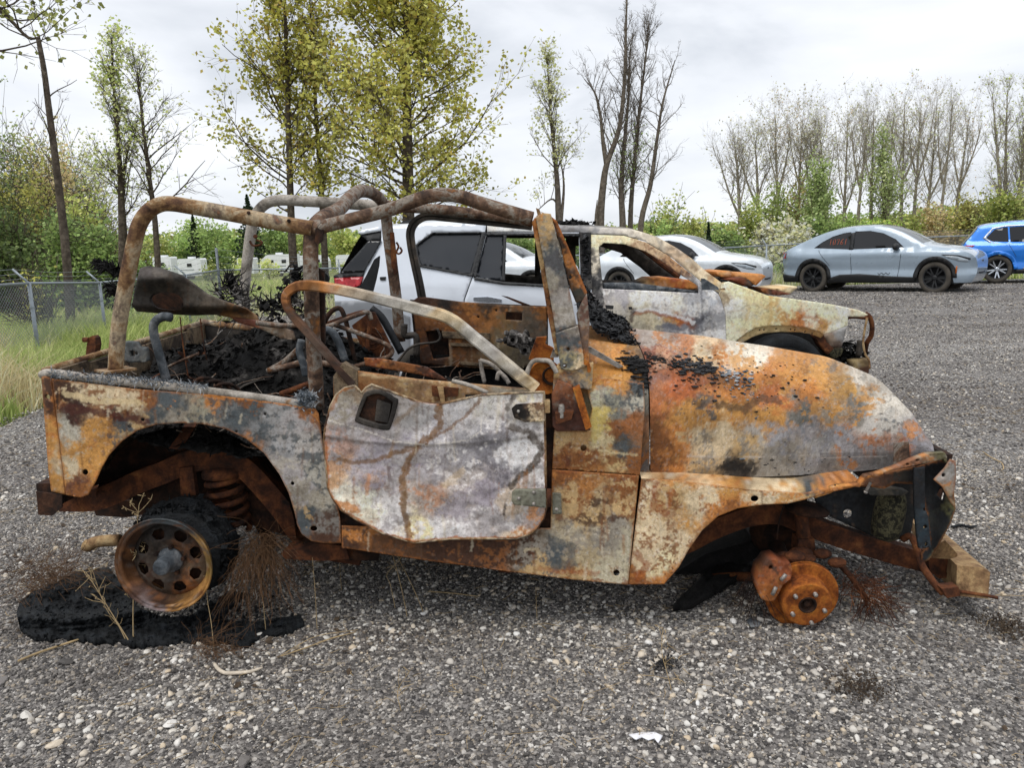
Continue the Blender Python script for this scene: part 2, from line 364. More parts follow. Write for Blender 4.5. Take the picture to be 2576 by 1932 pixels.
n = tnoise(t, 30); r = ramp(t, n.outputs[0], [(.35, hx('8a0c14')), (.7, hx('c03038'))]); t.links.new(r.outputs[0], b.inputs['Base Color'])
plain('lamp_glass', '9aa4ac', .1, spec=.8); plain('amber', 'c86a18', .3)
# plants: colour per leaf in vertex colours
def leafmat(name, trans=.35, rough=.6):
    m, t, b = nodes(name); at = t.nodes.new('ShaderNodeAttribute'); at.attribute_name = 'Col'
    n = tnoise(t, 3., 3); mul = t.nodes.new('ShaderNodeMix'); mul.data_type = 'RGBA'; mul.blend_type = 'MULTIPLY'; mul.inputs[0].default_value = .6
    r = ramp(t, n.outputs[0], [(.3, (.75, .75, .75)), (.7, (1.15, 1.15, 1.1))]); t.links.new(at.outputs['Color'], mul.inputs[6]); t.links.new(r.outputs[0], mul.inputs[7])
    t.links.new(mul.outputs[2], b.inputs['Base Color']); b.inputs['Roughness'].default_value = rough; b.inputs['Specular IOR Level'].default_value = .25
    tr = t.nodes.new('ShaderNodeBsdfTranslucent'); t.links.new(mul.outputs[2], tr.inputs[0]); ms = t.nodes.new('ShaderNodeMixShader'); ms.inputs[0].default_value = trans+.08
    o = [x for x in t.nodes if x.type == 'OUTPUT_MATERIAL'][0]; t.links.new(b.outputs[0], ms.inputs[1]); t.links.new(tr.outputs[0], ms.inputs[2]); t.links.new(ms.outputs[0], o.inputs[0])
leafmat('leaf'); leafmat('grass_blade', .25, .7)
noise_mat('bark', [(.3, '342d27'), (.5, '554b42'), (.7, '7a6f63')], 9, .95); noise_mat('bark_grey', [(.3, '4a433b'), (.5, '6f655a'), (.7, '8f8577')], 9, .95)
noise_mat('bark_pale', [(.3, '857c70'), (.5, 'a39a8c'), (.7, 'b8b0a2')], 9, .95)  # grey-tan bark of the far bare trees, colour lightened for slight haze

# ------------------------------------------------------------------ ground
def gz(x, y):                       # gentle rise of the lot towards the back right
    x = np.asarray(x, float); y = np.asarray(y, float)
    return .07*sstep(9, 20, y)*sstep(-1, 5, x) + .02*(fbm(x/2.2+9, y/2.2, 5)-.5) + .05*(fbm(x/1.1, y/.8, 9)-.5)*sstep(6.5, 9, y)
# field soil under grass
m, t, b = nodes('field_soil')
n = tnoise(t, .35, 8, .6); n2 = tnoise(t, 14, 6, .7)
r = ramp(t, n.outputs[0], [(.35, hx('5d6b33')), (.5, hx('6f7a3c')), (.62, hx('8a8450')), (.75, hx('857a58'))])
r2 = ramp(t, n2.outputs[0], [(.3, (.55,)*3), (.7, (1.2,)*3)]); mm = t.nodes.new('ShaderNodeMix'); mm.data_type = 'RGBA'; mm.blend_type = 'MULTIPLY'; mm.inputs[0].default_value = .8
t.links.new(r.outputs[0], mm.inputs[6]); t.links.new(r2.outputs[0], mm.inputs[7]); t.links.new(mm.outputs[2], b.inputs['Base Color']); b.inputs['Roughness'].default_value = .95
bump(t, b, n2.outputs[0], .8, .05)
def axis_pts(lo, hi, fine0, fine1, fs, cs):
    a = list(np.arange(fine0, fine1, fs)); x = fine1; s = fs
    while x < hi: a.append(x); s = min(cs, s*1.35); x += s
    x = fine0; s = fs
    while x > lo: s = min(cs, s*1.35); x -= s; a.insert(0, x)
    return np.array(a)
ax_x = axis_pts(-420, 420, -9, 17, .5, 40); ax_y = axis_pts(-60, 640, -4, 28, .5, 40)
GX, GY = np.meshgrid(ax_x, ax_y); nx, ny = len(ax_x), len(ax_y)
idx = np.arange(nx*ny).reshape(ny, nx); quads = np.stack([idx[:-1, :-1], idx[:-1, 1:], idx[1:, 1:], idx[1:, :-1]], -1).reshape(-1, 4)
def field_z(x, y): return -.06-1.35*sstep(30, 110, np.asarray(y, float))
V = np.stack([GX, GY, gz(GX, GY)*((GX > -20) & (GY < 40))+field_z(GX, GY)], -1).reshape(-1, 3)
tag(build('ground', V, quads, 'field_soil', None, True), 'grassy field around the lot and out to the far woods', None, None, 'structure')
# gravel lot
m, t, b = nodes('gravel_bed')
tcn = t.nodes.new('ShaderNodeTexCoord')
vo = t.nodes.new('ShaderNodeTexVoronoi'); vo.inputs['Scale'].default_value = 70; vo.inputs['Randomness'].default_value = 1.; t.links.new(tcn.outputs['Object'], vo.inputs['Vector'])
wn = t.nodes.new('ShaderNodeTexWhiteNoise'); t.links.new(vo.outputs['Color'], wn.inputs['Vector'])
r = ramp(t, wn.outputs['Value'], [(0., hx('403f40')), (.40, hx('6e6a67')), (.66, hx('87837f')), (.84, hx('a09c97')), (.95, hx('c4c1bb'))])
big = tnoise(t, .55, 6, .6); mpn = t.nodes.new('ShaderNodeMapping'); mpn.inputs['Scale'].default_value = (.22, 1., 1.); t.links.new(tcn.outputs['Object'], mpn.inputs['Vector']); t.links.new(mpn.outputs[0], big.inputs['Vector'])
rb = ramp(t, big.outputs[0], [(.34, (.50, .46, .45)), (.48, (.84, .82, .81)), (.60, (1.15, 1.15, 1.15))])
mm = t.nodes.new('ShaderNodeMix'); mm.data_type = 'RGBA'; mm.blend_type = 'MULTIPLY'; mm.inputs[0].default_value = .9
t.links.new(r.outputs[0], mm.inputs[6]); t.links.new(rb.outputs[0], mm.inputs[7]); t.links.new(mm.outputs[2], b.inputs['Base Color']); b.inputs['Roughness'].default_value = .9
inv = t.nodes.new('ShaderNodeMath'); inv.operation = 'SUBTRACT'; inv.inputs[0].default_value = 1.; t.links.new(vo.outputs['Distance'], inv.inputs[1])
bump(t, b, inv.outputs[0], .9, .02)
def rut_z(x, y): return 0.
def lot_edge(y): return -4.75 - .18*np.clip(y-6.7, 0, 4) + .25*(vnoise(y*.9, y*0, 3)-.5) - 1.2*sstep(10, 16, y) + 1.8*sstep(9.5, 8, -(y-14))*0
lx = np.concatenate([np.arange(-9, 14, .4), np.arange(14, 60, 2)]); ly = np.concatenate([np.arange(-4, 24.5, .4)])
LX, LY = np.meshgrid(np.linspace(0, 1, 110), ly); xl = lot_edge(ly)[:, None]; LX = xl+(46-xl)*LX**1.7
ny, nx = LX.shape; idx = np.arange(nx*ny).reshape(ny, nx); quads = np.stack([idx[:-1, :-1], idx[:-1, 1:], idx[1:, 1:], idx[1:, :-1]], -1).reshape(-1, 4)
lot_z = gz(LX, LY)
tag(build('gravel_lot', np.stack([LX, LY, lot_z], -1).reshape(-1, 3), quads, 'gravel_bed', None, True), 'grey crushed-gravel lot under the wrecks and parked cars', None, None, 'structure')

# loose stones: instanced on scattered points
m, t, b = nodes('pebble')
oi = t.nodes.new('ShaderNodeObjectInfo')
r = ramp(t, oi.outputs['Random'], [(0., hx('403d3b')), (.26, hx('605d5a')), (.50, hx('7a7673')), (.70, hx('928e89')), (.83, hx('978b79')), (.93, hx('b0aba4')), (1., hx('ccc8c1'))])
n = tnoise(t, 60, 5, .7, 'Object'); lo_ = t.nodes.new('ShaderNodeTexNoise'); lo_.inputs['Scale'].default_value = 1.6; lo_.inputs['Detail'].default_value = 6; lm_ = t.nodes.new('ShaderNodeMapping'); lm_.inputs['Scale'].default_value = (.3, 1., 1.); lm_.inputs['Rotation'].default_value = (0, 0, .12); t.links.new(oi.outputs['Location'], lm_.inputs['Vector']); t.links.new(lm_.outputs[0], lo_.inputs['Vector']); lr = ramp(t, lo_.outputs[0], [(.36, (.62, .58, .55)), (.48, (.98, .97, .96)), (.64, (1.25, 1.25, 1.25))]); pm_ = t.nodes.new('ShaderNodeMix'); pm_.data_type = 'RGBA'; pm_.blend_type = 'MULTIPLY'; pm_.inputs[0].default_value = 1.; t.links.new(r.outputs[0], pm_.inputs[6]); t.links.new(lr.outputs[0], pm_.inputs[7]); r = None
rn = ramp(t, n.outputs[0], [(.3, (.72,)*3), (.7, (1.15,)*3)])
mm = t.nodes.new('ShaderNodeMix'); mm.data_type = 'RGBA'; mm.blend_type = 'MULTIPLY'; mm.inputs[0].default_value = .8
t.links.new(pm_.outputs[2], mm.inputs[6]); t.links.new(rn.outputs[0], mm.inputs[7]); t.links.new(mm.outputs[2], b.inputs['Base Color']); b.inputs['Roughness'].default_value = .8
bump(t, b, n.outputs[0], .3, .003)
m, t, b = nodes('pebble_pale')
oi = t.nodes.new('ShaderNodeObjectInfo')
r = ramp(t, oi.outputs['Random'], [(0., hx('a8a198')), (.3, hx('c4beb4')), (.6, hx('d8d5ce')), (.8, hx('c9b79c')), (1., hx('e4e2de'))])
n = tnoise(t, 60, 5, .7, 'Object'); rn = ramp(t, n.outputs[0], [(.3, (.75,)*3), (.7, (1.1,)*3)])
mm = t.nodes.new('ShaderNodeMix'); mm.data_type = 'RGBA'; mm.blend_type = 'MULTIPLY'; mm.inputs[0].default_value = .8
t.links.new(r.outputs[0], mm.inputs[6]); t.links.new(rn.outputs[0], mm.inputs[7]); t.links.new(mm.outputs[2], b.inputs['Base Color']); b.inputs['Roughness'].default_value = .75
ICO_V = None
def ico():
    p = (1+5**.5)/2; V = np.array([(-1, p, 0), (1, p, 0), (-1, -p, 0), (1, -p, 0), (0, -1, p), (0, 1, p), (0, -1, -p), (0, 1, -p), (p, 0, -1), (p, 0, 1), (-p, 0, -1), (-p, 0, 1)], float); V /= np.linalg.norm(V[0])
    Fc = [(0, 11, 5), (0, 5, 1), (0, 1, 7), (0, 7, 10), (0, 10, 11), (1, 5, 9), (5, 11, 4), (11, 10, 2), (10, 7, 6), (7, 1, 8), (3, 9, 4), (3, 4, 2), (3, 2, 6), (3, 6, 8), (3, 8, 9), (4, 9, 5), (2, 4, 11), (6, 2, 10), (8, 6, 7), (9, 8, 1)]
    return V, np.array(Fc)
def ico2():
    V, Fc = ico(); V = list(map(tuple, V)); d = {}; out = []
    def mid(a, b):
        k = (min(a, b), max(a, b))
        if k not in d: v = (np.array(V[a])+np.array(V[b])); V.append(tuple(v/np.linalg.norm(v))); d[k] = len(V)-1
        return d[k]
    for a, b, c in Fc:
        ab, bc, ca = mid(a, b), mid(b, c), mid(c, a); out += [(a, ab, ca), (b, bc, ab), (c, ca, bc), (ab, bc, ca)]
    return np.array(V), np.array(out)
def pebble_mesh(name, seed, mat, lev=2):
    V, Fc = ico2() if lev == 2 else ico(); r_ = np.random.default_rng(seed)
    for k in range(9):              # chip flat facets off a ball
        nrm = norm(r_.normal(size=3)); d = r_.uniform(.5, .85); s = V@nrm; V = V-np.outer(np.maximum(s-d, 0), nrm)
    V *= np.array([1, r_.uniform(.65, .95), r_.uniform(.45, .75)])
    me = bpy.data.meshes.new(name); me.from_pydata(V.tolist(), [], Fc.tolist()); me.materials.append(M[mat])
    if lev == 2: me.polygons.foreach_set('use_smooth', np.ones(len(me.polygons), bool))
    return me
def scatter(name, P, S, mat, label, nvar, seed, lev=2):
    """ONE object whose geometry nodes put a stone on every point"""
    me = bpy.data.meshes.new(name); me.from_pydata(P.tolist(), [], [])
    a = me.attributes.new('sc', 'FLOAT', 'POINT'); a.data.foreach_set('value', S.astype(np.float32))
    a = me.attributes.new('rot', 'FLOAT_VECTOR', 'POINT'); R_ = np.stack([rng.normal(0, .35, len(P)), rng.normal(0, .35, len(P)), rng.uniform(0, 6.283, len(P))], 1); a.data.foreach_set('vector', R_.astype(np.float32).ravel())
    me.materials.append(M[mat])
    o = bpy.data.objects.new(name, me); COL.objects.link(o); tag(o, label, None, None, 'stuff')
    g = bpy.data.node_groups.new(name+'_nodes', 'GeometryNodeTree'); g.interface.new_socket('Geometry', in_out='INPUT', socket_type='NodeSocketGeometry'); g.interface.new_socket('Geometry', in_out='OUTPUT', socket_type='NodeSocketGeometry')
    gi = g.nodes.new('NodeGroupInput'); go = g.nodes.new('NodeGroupOutput'); last = None
    ri = g.nodes.new('FunctionNodeRandomValue'); ri.data_type = 'INT'; ri.inputs[4].default_value = 0; ri.inputs[5].default_value = nvar-1; ri.inputs['Seed'].default_value = seed
    iop = g.nodes.new('GeometryNodeInstanceOnPoints'); g2i = g.nodes.new('GeometryNodeGeometryToInstance')
    coll = []
    for k in range(nvar):
        pm = pebble_mesh(name+'_stone', seed*31+k, mat, lev); po = bpy.data.objects.new(name+'_stone', pm); coll.append(po)
        on = g.nodes.new('GeometryNodeObjectInfo'); on.inputs['Object'].default_value = po; g.links.new(on.outputs['Geometry'], g2i.inputs[0])
    na = g.nodes.new('GeometryNodeInputNamedAttribute'); na.data_type = 'FLOAT'; na.inputs[0].default_value = 'sc'
    nr = g.nodes.new('GeometryNodeInputNamedAttribute'); nr.data_type = 'FLOAT_VECTOR'; nr.inputs[0].default_value = 'rot'
    er = g.nodes.new('FunctionNodeEulerToRotation')
    g.links.new(nr.outputs[0], er.inputs[0]); g.links.new(gi.outputs[0], iop.inputs['Points']); g.links.new(g2i.outputs[0], iop.inputs['Instance'])
    iop.inputs['Pick Instance'].default_value = True; g.links.new(ri.outputs[2], iop.inputs['Instance Index'])
    g.links.new(er.outputs[0], iop.inputs['Rotation']); g.links.new(na.outputs[0], iop.inputs['Scale']); g.links.new(iop.outputs[0], go.inputs[0])
    md = o.modifiers.new('stones', 'NODES'); md.node_group = g
    return o
def frustum_pts(n, y0, y1, pw=1.):
    u = rng.random(n)**pw; y = y0+(y1-y0)*u; x = rng.uniform(-1, 1, n)*(y*.72+.35)
    return x, y
def gravel_pts(n, y0, y1, pw, s0, s1, cl=0.):
    x, y = frustum_pts(n, y0, y1, pw); ok = x > lot_edge(y)-.25*rng.random(n)
    if cl: ok &= fbm(x*1.7, y*1.7, 77, 3) > rng.uniform(cl-.12, cl+.12, n)
    x, y = x[ok], y[ok]; s = s0*(s1/s0)**(rng.random(len(x))**2.2)
    return np.stack([x, y, gz(x, y)+s*.12], 1), s
P, S_ = gravel_pts(170000, 1.75, 5.2, .8, .0043, .0138); scatter('gravel', P, S_, 'pebble', 'fine grey gravel covering the lot', 8, 3, 1)
P, S_ = gravel_pts(70000, 5.0, 13., .75, .008, .02); scatter('far_gravel', P, S_, 'pebble', 'coarse grey gravel towards the back of the lot', 6, 5, 1)
P, S_ = gravel_pts(26000, 1.75, 5.0, .8, .0035, .0185, .47); scatter('pale_stones', P, S_, 'pebble_pale', 'pale limestone chips scattered through the gravel', 8, 4, 2)
P, S_ = gravel_pts(13000, 4.6, 14., .8, .008, .022, .44); scatter('far_pale_stones', P, S_, 'pebble_pale', 'pale stones speckling the far gravel', 6, 6, 1)
P, S_ = gravel_pts(60000, 12.5, 24., .8, .014, .034, .3); scatter('back_gravel', P, S_, 'pebble', 'coarse gravel in front of the parked crossovers', 5, 8, 1)

# ------------------------------------------------------------------ burnt-out off-roader
jb = Q(-.2, .75, 0.)
JR = empty('burnt_off_roader', jb, 'burnt-out rusty open off-roader with bare roll cage, stripped of doors glass and tyres', 'car')
OR, DO, DB, TN, CR, LG, WH, SL, BK, OC, GR = 'b3722e', '7e4c20', '42291b', 'b39566', 'cbb795', '9c979a', 'c9c6c8', '474e53', '1c1a1a', 'b8843c', '8b8479'
def smp(z, L_): return [(*z(a[0], a[1]), *a[2:]) for a in L_]
def strk(z, L_): return [([z(*p) for p in s[0]], s[1]/2.2, *s[2:]) for s in L_]

# --- rear quarter panel and corner
QS = smp(zA, [(180,320,DB,OR),(160,500,OC,OR),(180,750,OC,OC),(260,290,DB,CR),(400,300,CR,DO),(550,330,CR,DO),(650,300,DO,TN),(300,380,'3c2018','5a2c24'),(500,400,DB,'6b3a2a'),(280,470,'a8a498',GR),(380,480,OC,GR),(440,480,OC,OC),(300,600,OC,'b0a080'),(380,620,OC,OR),(240,700,'b5a68a',OC),(340,640,OC,OC),(310,770,DO,'5e3a2a'),(520,430,SL,DB),(560,500,SL,TN),(700,400,SL,GR),(800,330,SL,OR),(850,420,GR,SL),(960,380,'8d8877',SL),(1100,400,SL,'6d6f70'),(1150,450,SL,SL),(1250,480,'6d6f72',SL),(1200,350,SL,DO),(1350,420,'8a8a8c',SL),(1450,450,'9a9698','6f7275'),(1400,560,'8d8d90',SL),(1500,600,'a09c9a',SL),(1450,700,'aaa39a',LG),(1560,700,'9a978f',SL),(1480,800,GR,LG),(1580,850,'a39c8e',SL),(1530,950,SL,TN),(1620,1000,'6f6a66',DB),(1600,1060,DB,DB),(1560,380,DO,OR),(900,440,'7c7566',SL),(1180,540,OR,SL),(640,470,TN,DB),(480,570,OC,SL),(430,680,OC,OR),(1000,330,OR,SL)])
QK = strk(zA, [([(950,300),(1250,330),(1540,374)],12,OR,.9),([(230,370),(470,405),(660,432)],46,'45221a',.9),([(230,295),(420,335),(620,340)],34,'c9b48c',.85),([(480,600),(560,520),(700,465),(900,452),(1080,480),(1250,580),(1400,800)],14,'5a3a24',.6)])
QO = zmap(zA, [(170,216),(600,270),(1000,300),(1300,335),(1560,375),(1577,400),(1600,560),(1640,760),(1690,940),(1697,1085),(1600,1085),(1540,1075),(1490,1040),(1465,990),(1450,920),(1420,820),(1370,720),(1290,610),(1190,530),(1080,480),(960,455),(840,450),(720,458),(620,490),(540,545),(470,620),(430,690),(400,760),(360,830),(320,845),(243,830)])
QH = [circ(zA(345,710), 7.5), circ(zA(1552,1008), 9, 12, 7), circ(zA(1450,967), 6, 10), circ(zA(1295,403), 4, 8), circ(zA(648,432), 5, 8), circ(zA(1143,495), 4, 8), circ(zA(580,470), 4, 8), circ(zA(1440,770), 5, 8)]
jpanel('rear_quarter_panel', QO, lambda x, y: -.006*np.exp(-((y-1000)/60)**2), QS, JR, QK, QH, 3.8, seed=2)
def wcorner(x, y): u = np.clip((128-x)/42., 0, 1); return .075*u**2
jpanel('rear_corner_panel', zmap(zA, [(112,195),(166,214),(240,829),(165,812),(150,700),(130,430)]), wcorner, QS, JR, strk(zA, [([(115,300),(190,390)],60,'3e2418',.9)]), [circ(zA(148,312), 6)], 5, seed=3)
# arch lip turned inward, following the opening
lip = catmull(np.array(QO[13:28]), 3); n_ = len(lip)
V = np.concatenate([Jp(lip, np.full(n_, .004)), Jp(lip, np.full(n_, .05))])
Fc = np.array([(i, i+1, n_+i+1, n_+i) for i in range(n_-1)])
build('wheel_arch_lip', V, Fc, 'rust_dark', JR, True)
# inner wheel housing (curved sheet behind the opening)
hs = catmull(np.array(zmap(zA, [(1460,1060),(1440,930),(1370,740),(1240,590),(1080,500),(880,470),(680,500),(540,580),(440,720),(400,830)])), 4); n_ = len(hs)
V = np.concatenate([Jp(hs, np.full(n_, .03)), Jp(hs, np.full(n_, .36))]); Fc = [(i, i+1, n_+i+1, n_+i) for i in range(n_-1)]
build('wheel_housing', V, np.array(Fc), 'rust_dark', JR, True)
hb = Jp(hs, np.full(n_, .36)); cen = hb.mean(0); V = np.concatenate([hb, [cen*0+Jp([zA(920,900)], [.36])[0]]]); Fc = [(i, i+1, n_) for i in range(n_-1)]
build('inner_wheel_housing', V, np.array(Fc), 'rust_dark', JR)

# --- tub: floor, far side, tailgate, bulkhead
def zfl(X): return .60-.155*(X+1.9)
for xa, xb, wa, wb in ((-1.93, -.88, .37, 1.12), (-.88, .3, .06, 1.45)):
    mb = MB(); mb.add([Q(xa,wa,zfl(xa)), Q(xb,wa,zfl(xb)), Q(xb,wb,zfl(xb)), Q(xa,wb,zfl(xa)), Q(xa,wa,zfl(xa)-.03), Q(xb,wa,zfl(xb)-.03), Q(xb,wb,zfl(xb)-.03), Q(xa,wb,zfl(xa)-.03)], [(0,1,2,3),(7,6,5,4),(0,4,5,1),(1,5,6,2),(2,6,7,3),(3,7,4,0)]); mb.obj('floor_pan', 'rust_dark', JR)
def ztop(X, w): return 1.098-.155*(X+1.9)+.035*w
# tailgate: two leaves with a post
for (w0, w1, hgt) in ((.07, .30, 0.), (.32, 1.24, -.012), (1.26, 1.46, 0.)):
    mb = MB(); X = -1.93; mb.add([Q(X, w0, .63), Q(X, w1, .63), Q(X, w1, ztop(X, w1)+hgt), Q(X, w0, ztop(X, w0)+hgt), Q(X+.035, w0, .63), Q(X+.035, w1, .63), Q(X+.035, w1, ztop(X, w1)+hgt), Q(X+.035, w0, ztop(X, w0)+hgt)], [(3,2,1,0),(4,5,6,7),(3,7,6,2),(0,4,7,3),(1,2,6,5),(0,1,5,4)])
    mb.obj('tailgate' if w1 > 1 and w0 < 1 else 'rear_post', 'tub_inner', JR)
MB().tube([Q(-1.925, .05, ztop(-1.93, .05)+.004), Q(-1.925, 1.46, ztop(-1.93, 1.46)+.004)], .014, 8).obj('rear_rim', 'tube_tan', JR, True)
# far tub side with rail
mb = MB(); A0 = [(-1.93, zfl(-1.93)), (-.86, zfl(-.86)), (-.86, ztop(-.86, 1.5)), (-1.93, ztop(-1.93, 1.5))]
mb.prism([Q(x, 1.47, z) for x, z in A0], JN*.02); mb.obj('far_side_panel', 'dark_sheet', JR)
MB().tube([Q(-1.93, 1.48, ztop(-1.93, 1.5)+.01), Q(-.86, 1.48, ztop(-.86, 1.5)+.01)], .018, 8).obj('far_side_rail', 'tube_tan', JR, True)
mb = MB(); mb.prism([Q(.27, .08, .3), Q(.27, 1.42, .3), Q(.24, 1.4, 1.0), Q(.24, .12, 1.0)], JAX*.02); mb.obj('firewall', 'rust_dark', JR)
# rails on the near side
rail = Jp(zmap(zA, [(120,195),(165,186),(400,215),(600,236),(800,258),(1000,283),(1250,315),(1505,352)]), np.array([.05,.02,.012,.01,.01,.01,.01,.012]))
MB().tube(catmull(rail, 4), .0165, 10).obj('side_rail', 'tube_grey', JR, True)
pA, pB = zA(165,190), zA(1000,268)
V = []; Fc = []
for i in range(2600):
    t_ = rng.random(); p = (pA[0]+(pB[0]-pA[0])*t_, pA[1]+(pB[1]-pA[1])*t_+rng.normal(0, 2.0)-1.5*math.sin(t_*3.1)*2)
    b0 = J1(p, rng.uniform(-.01, .05)); b0[2] += rng.uniform(-.012, .012); d = rng.normal(size=3)*.010+np.array([0, -.006, .003 if rng.random() < .5 else -.010]); s = norm(np.cross(d, rng.normal(size=3)))*rng.uniform(.0012, .003)
    k = len(V); V += [b0-s, b0+s, b0+d]; Fc.append((k, k+1, k+2))
o = build('ash_fringe', V, np.array(Fc), 'ash_fibre', JR); tag(o, 'strip of pale charred fabric fibres along the side rail', None, None, 'stuff')
V = []; Fc = []
for i in range(700):
    b0 = J1(zA(1515+rng.normal(0, 22), 325+rng.normal(0, 22)), rng.uniform(-.02, .05)); d = rng.normal(size=3)*.012; s = norm(np.cross(d, rng.normal(size=3)))*rng.uniform(.002, .005)
    k = len(V); V += [b0-s, b0+s, b0+d]; Fc.append((k, k+1, k+2))
tag(build('ash_clump', V, np.array(Fc), 'ash_fibre', JR), None, None, None, 'stuff')

# --- chassis rail, cross members, rear suspension
def jpath(z, pts, w): return Jp(zmap(z, pts), np.broadcast_to(np.asarray(w, float), (len(pts),)))
RECT = [(-1, -.5), (1, -.5), (1, .5), (-1, .5)]
def boxpath(name, P, h_, wd, mat, parent=JR, sm=4):      # rectangular bar swept along a path lying in the side plane
    P = catmull(P, sm); n = len(P); V = []; T = np.gradient(P, axis=0)
    for i in range(n):
        up = norm(np.cross(T[i], JN)); up = up if up[2] > 0 or abs(up[2]) < .05 else -up
        for a, b_ in ((-1, 0), (1, 0), (1, 1), (-1, 1)): V.append(P[i]+up*(h_[i*len(h_)//n] if hasattr(h_, '__len__') else h_)/2*a+JN*wd*b_)
    Fc = []
    for i in range(n-1):
        for j in range(4): Fc.append((i*4+j, i*4+(j+1) % 4, i*4+4+(j+1) % 4, i*4+4+j))
    Fc += [(3, 2, 1, 0), (n*4-4, n*4-3, n*4-2, n*4-1)]
    return build(name, V, Fc, mat, parent)
boxpath('frame_rail', jpath(zA, [(200,862),(380,860),(500,820),(620,765),(760,712),(900,655),(1050,640),(1180,690),(1290,800),(1390,920),(1480,1040),(1580,1110),(1800,1150)], .26), .095, .07, 'rust_brown')
boxpath('frame_rail', jpath(zE, [(-500,1250),(200,1240),(440,1160),(600,1080),(780,1015),(940,1005),(1100,1070),(1300,1140),(1500,1200),(1700,1255)], .30), .085, .07, 'rust_brown')
mb = MB(); mb.prism(jpath(zA, [(380,870),(600,860),(870,840),(880,900),(560,950),(400,940)], .5), JN*.3); mb.obj('fuel_tank_skid', 'rust_dark', JR)
mb = MB(); mb.prism(jpath(zA, [(840,690),(910,680),(930,830),(850,838)], .24), JN*.03); mb.obj('shock_bracket', 'rust_brown', JR)
# rear bumper cross member
mb = MB(); mb.prism(jpath(zA, [(85,812),(222,830),(222,895),(172,940),(97,936)], -.0), JN*.006); mb.box(Q(-2.0, .78, .60), .07, 1.42, .10, JAX, JN, (0, 0, 1)); o = mb.obj('rear_cross_member', 'rust_dark', JR)
# coil spring
def helix(c0, c1, R_, turns, n=22):
    c0, c1 = np.array(c0), np.array(c1); a = norm(c1-c0); u = norm(np.cross(a, JN)); v = np.cross(a, u); m = int(turns*n)
    return np.array([c0+(c1-c0)*i/m+(u*math.cos(2*math.pi*i/n)+v*math.sin(2*math.pi*i/n))*R_ for i in range(m+1)])
MB().tube(helix(J1(zA(1080,735), .30), J1(zA(1120,1015), .30), .074, 5.0), .0135, 8).obj('coil_spring', 'rust_brown', JR, True)
MB().lathe([(.0, 0), (.09, 0), (.09, .02), (.075, .04), (.0, .05)], J1(zA(1080,725), .30), (0, 0, 1), 20).obj('spring_seat', 'rust_brown', JR, True)
# rear axle and pipe
hubR = J1(zA(905, 1100), .22)
mb = MB(); mb.tube([hubR, hubR+JN*1.25+np.array([0, 0, .03])], .038, 12); c_ = hubR+JN*.62; V_, F_ = ico2(); mb.add(V_*np.array([.15, .12, .14])+c_, F_); mb.obj('rear_axle', 'rust_dark', JR, True)
MB().tube(catmull(jpath(zA, [(530,1068),(430,1075),(385,1085),(365,1100),(340,1095)], [.6,.6,.6,.6,.6]), 4), .028, 10).obj('exhaust_tip', 'rust_tan', JR, True)
for (a, b_, r_, w_) in [((1500,1110),(1900,1120),.05,.2), ((1250,930),(1330,1100),.03,.5)]:
    MB().tube(jpath(zA, [a, b_], [w_, w_+.05]), r_, 8).obj('trailing_arm', 'rust_dark', JR, True)
mb = MB(); mb.prism(jpath(zA, [(1380,1140),(1560,1090),(1720,1100),(1740,1170),(1600,1180),(1400,1170)], .12), JN*.12); mb.obj('body_mount', 'rust_brown', JR)

def flakes(n, posf, smin, smax, seed, flat=.6, long=2.2):
    r_ = np.random.default_rng(seed); V = []; Fc = []
    for i in range(n):
        c_ = posf(r_); L_ = r_.uniform(smin, smax); d = norm(r_.normal(size=3)*np.array([1, 1, flat])); s = norm(np.cross(d, r_.normal(size=3)*np.array([.6, .6, 1.5]))); nn = np.cross(d, s)
        a = L_*r_.uniform(.5, 1)*d*long/2; b_ = L_*r_.uniform(.3, .6)*s; h_ = nn*L_*.25
        k = len(V); V += [c_-a, c_-b_+h_*r_.uniform(-1, 1), c_+a+h_*r_.uniform(-1, 1), c_+b_+h_*r_.uniform(-1, 1), c_+h_*r_.uniform(.4, 1.2)]
        Fc += [(k, k+1, k+4), (k+1, k+2, k+4), (k+2, k+3, k+4), (k+3, k, k+4)]
    return V, Fc
# --- rear wheel: steel rim with eight windows, hub cap, tyre remains on the inner bead
WC = J1(zA(757, 1205), -.05); wr = empty('rear_wheel', (0, 0, 0)); wr.parent = JR
wr.location = (0, 0, 0)
R0 = .187
mb = MB(); mb.lathe([(R0-.004, .005), (R0+.004, -.004), (R0+.006, .004), (R0, .016), (R0-.010, .022), (R0-.014, .05), (R0-.030, .062), (R0-.032, .12), (R0-.014, .17), (R0-.012, .21), (R0+.004, .225), (R0-.004, .228), (R0-.02, .2), (R0-.02, .17), (R0-.038, .12), (R0-.037, .066), (R0-.022, .05), (R0-.018, .022), (R0-.02, .008), (R0-.012, .002), (R0-.004, .005)], WC, JN, 64)
c = project(np.concatenate(mb.V)); RS = smp(zA, [(520,1150,'8a5a30',DB),(540,1300,'9a6434',DB),(600,1400,'8a6a60','6a4430'),(700,1460,'9a8c90','7a5a50'),(850,1450,OC,DB),(980,1350,OC,DO),(1020,1200,'9a7a30',DO),(1000,1050,'9a7438',SL),(900,960,SL,DO),(750,935,SL,DB),(600,980,'5a4030',SL),(530,1060,'7a5030',SL),(900,1360,'a87838',DB),(760,1400,DB,DO)])
build('rim', np.concatenate(mb.V), mb.F, 'burnt', wr, True, paint(c, RS, seed=11, mot=10, gain=.85))
MB().lathe([(0, .10), (.15, .10), (.155, .11), (.155, .2)], WC, JN, 40).obj('brake_drum', 'rust_dark', wr)
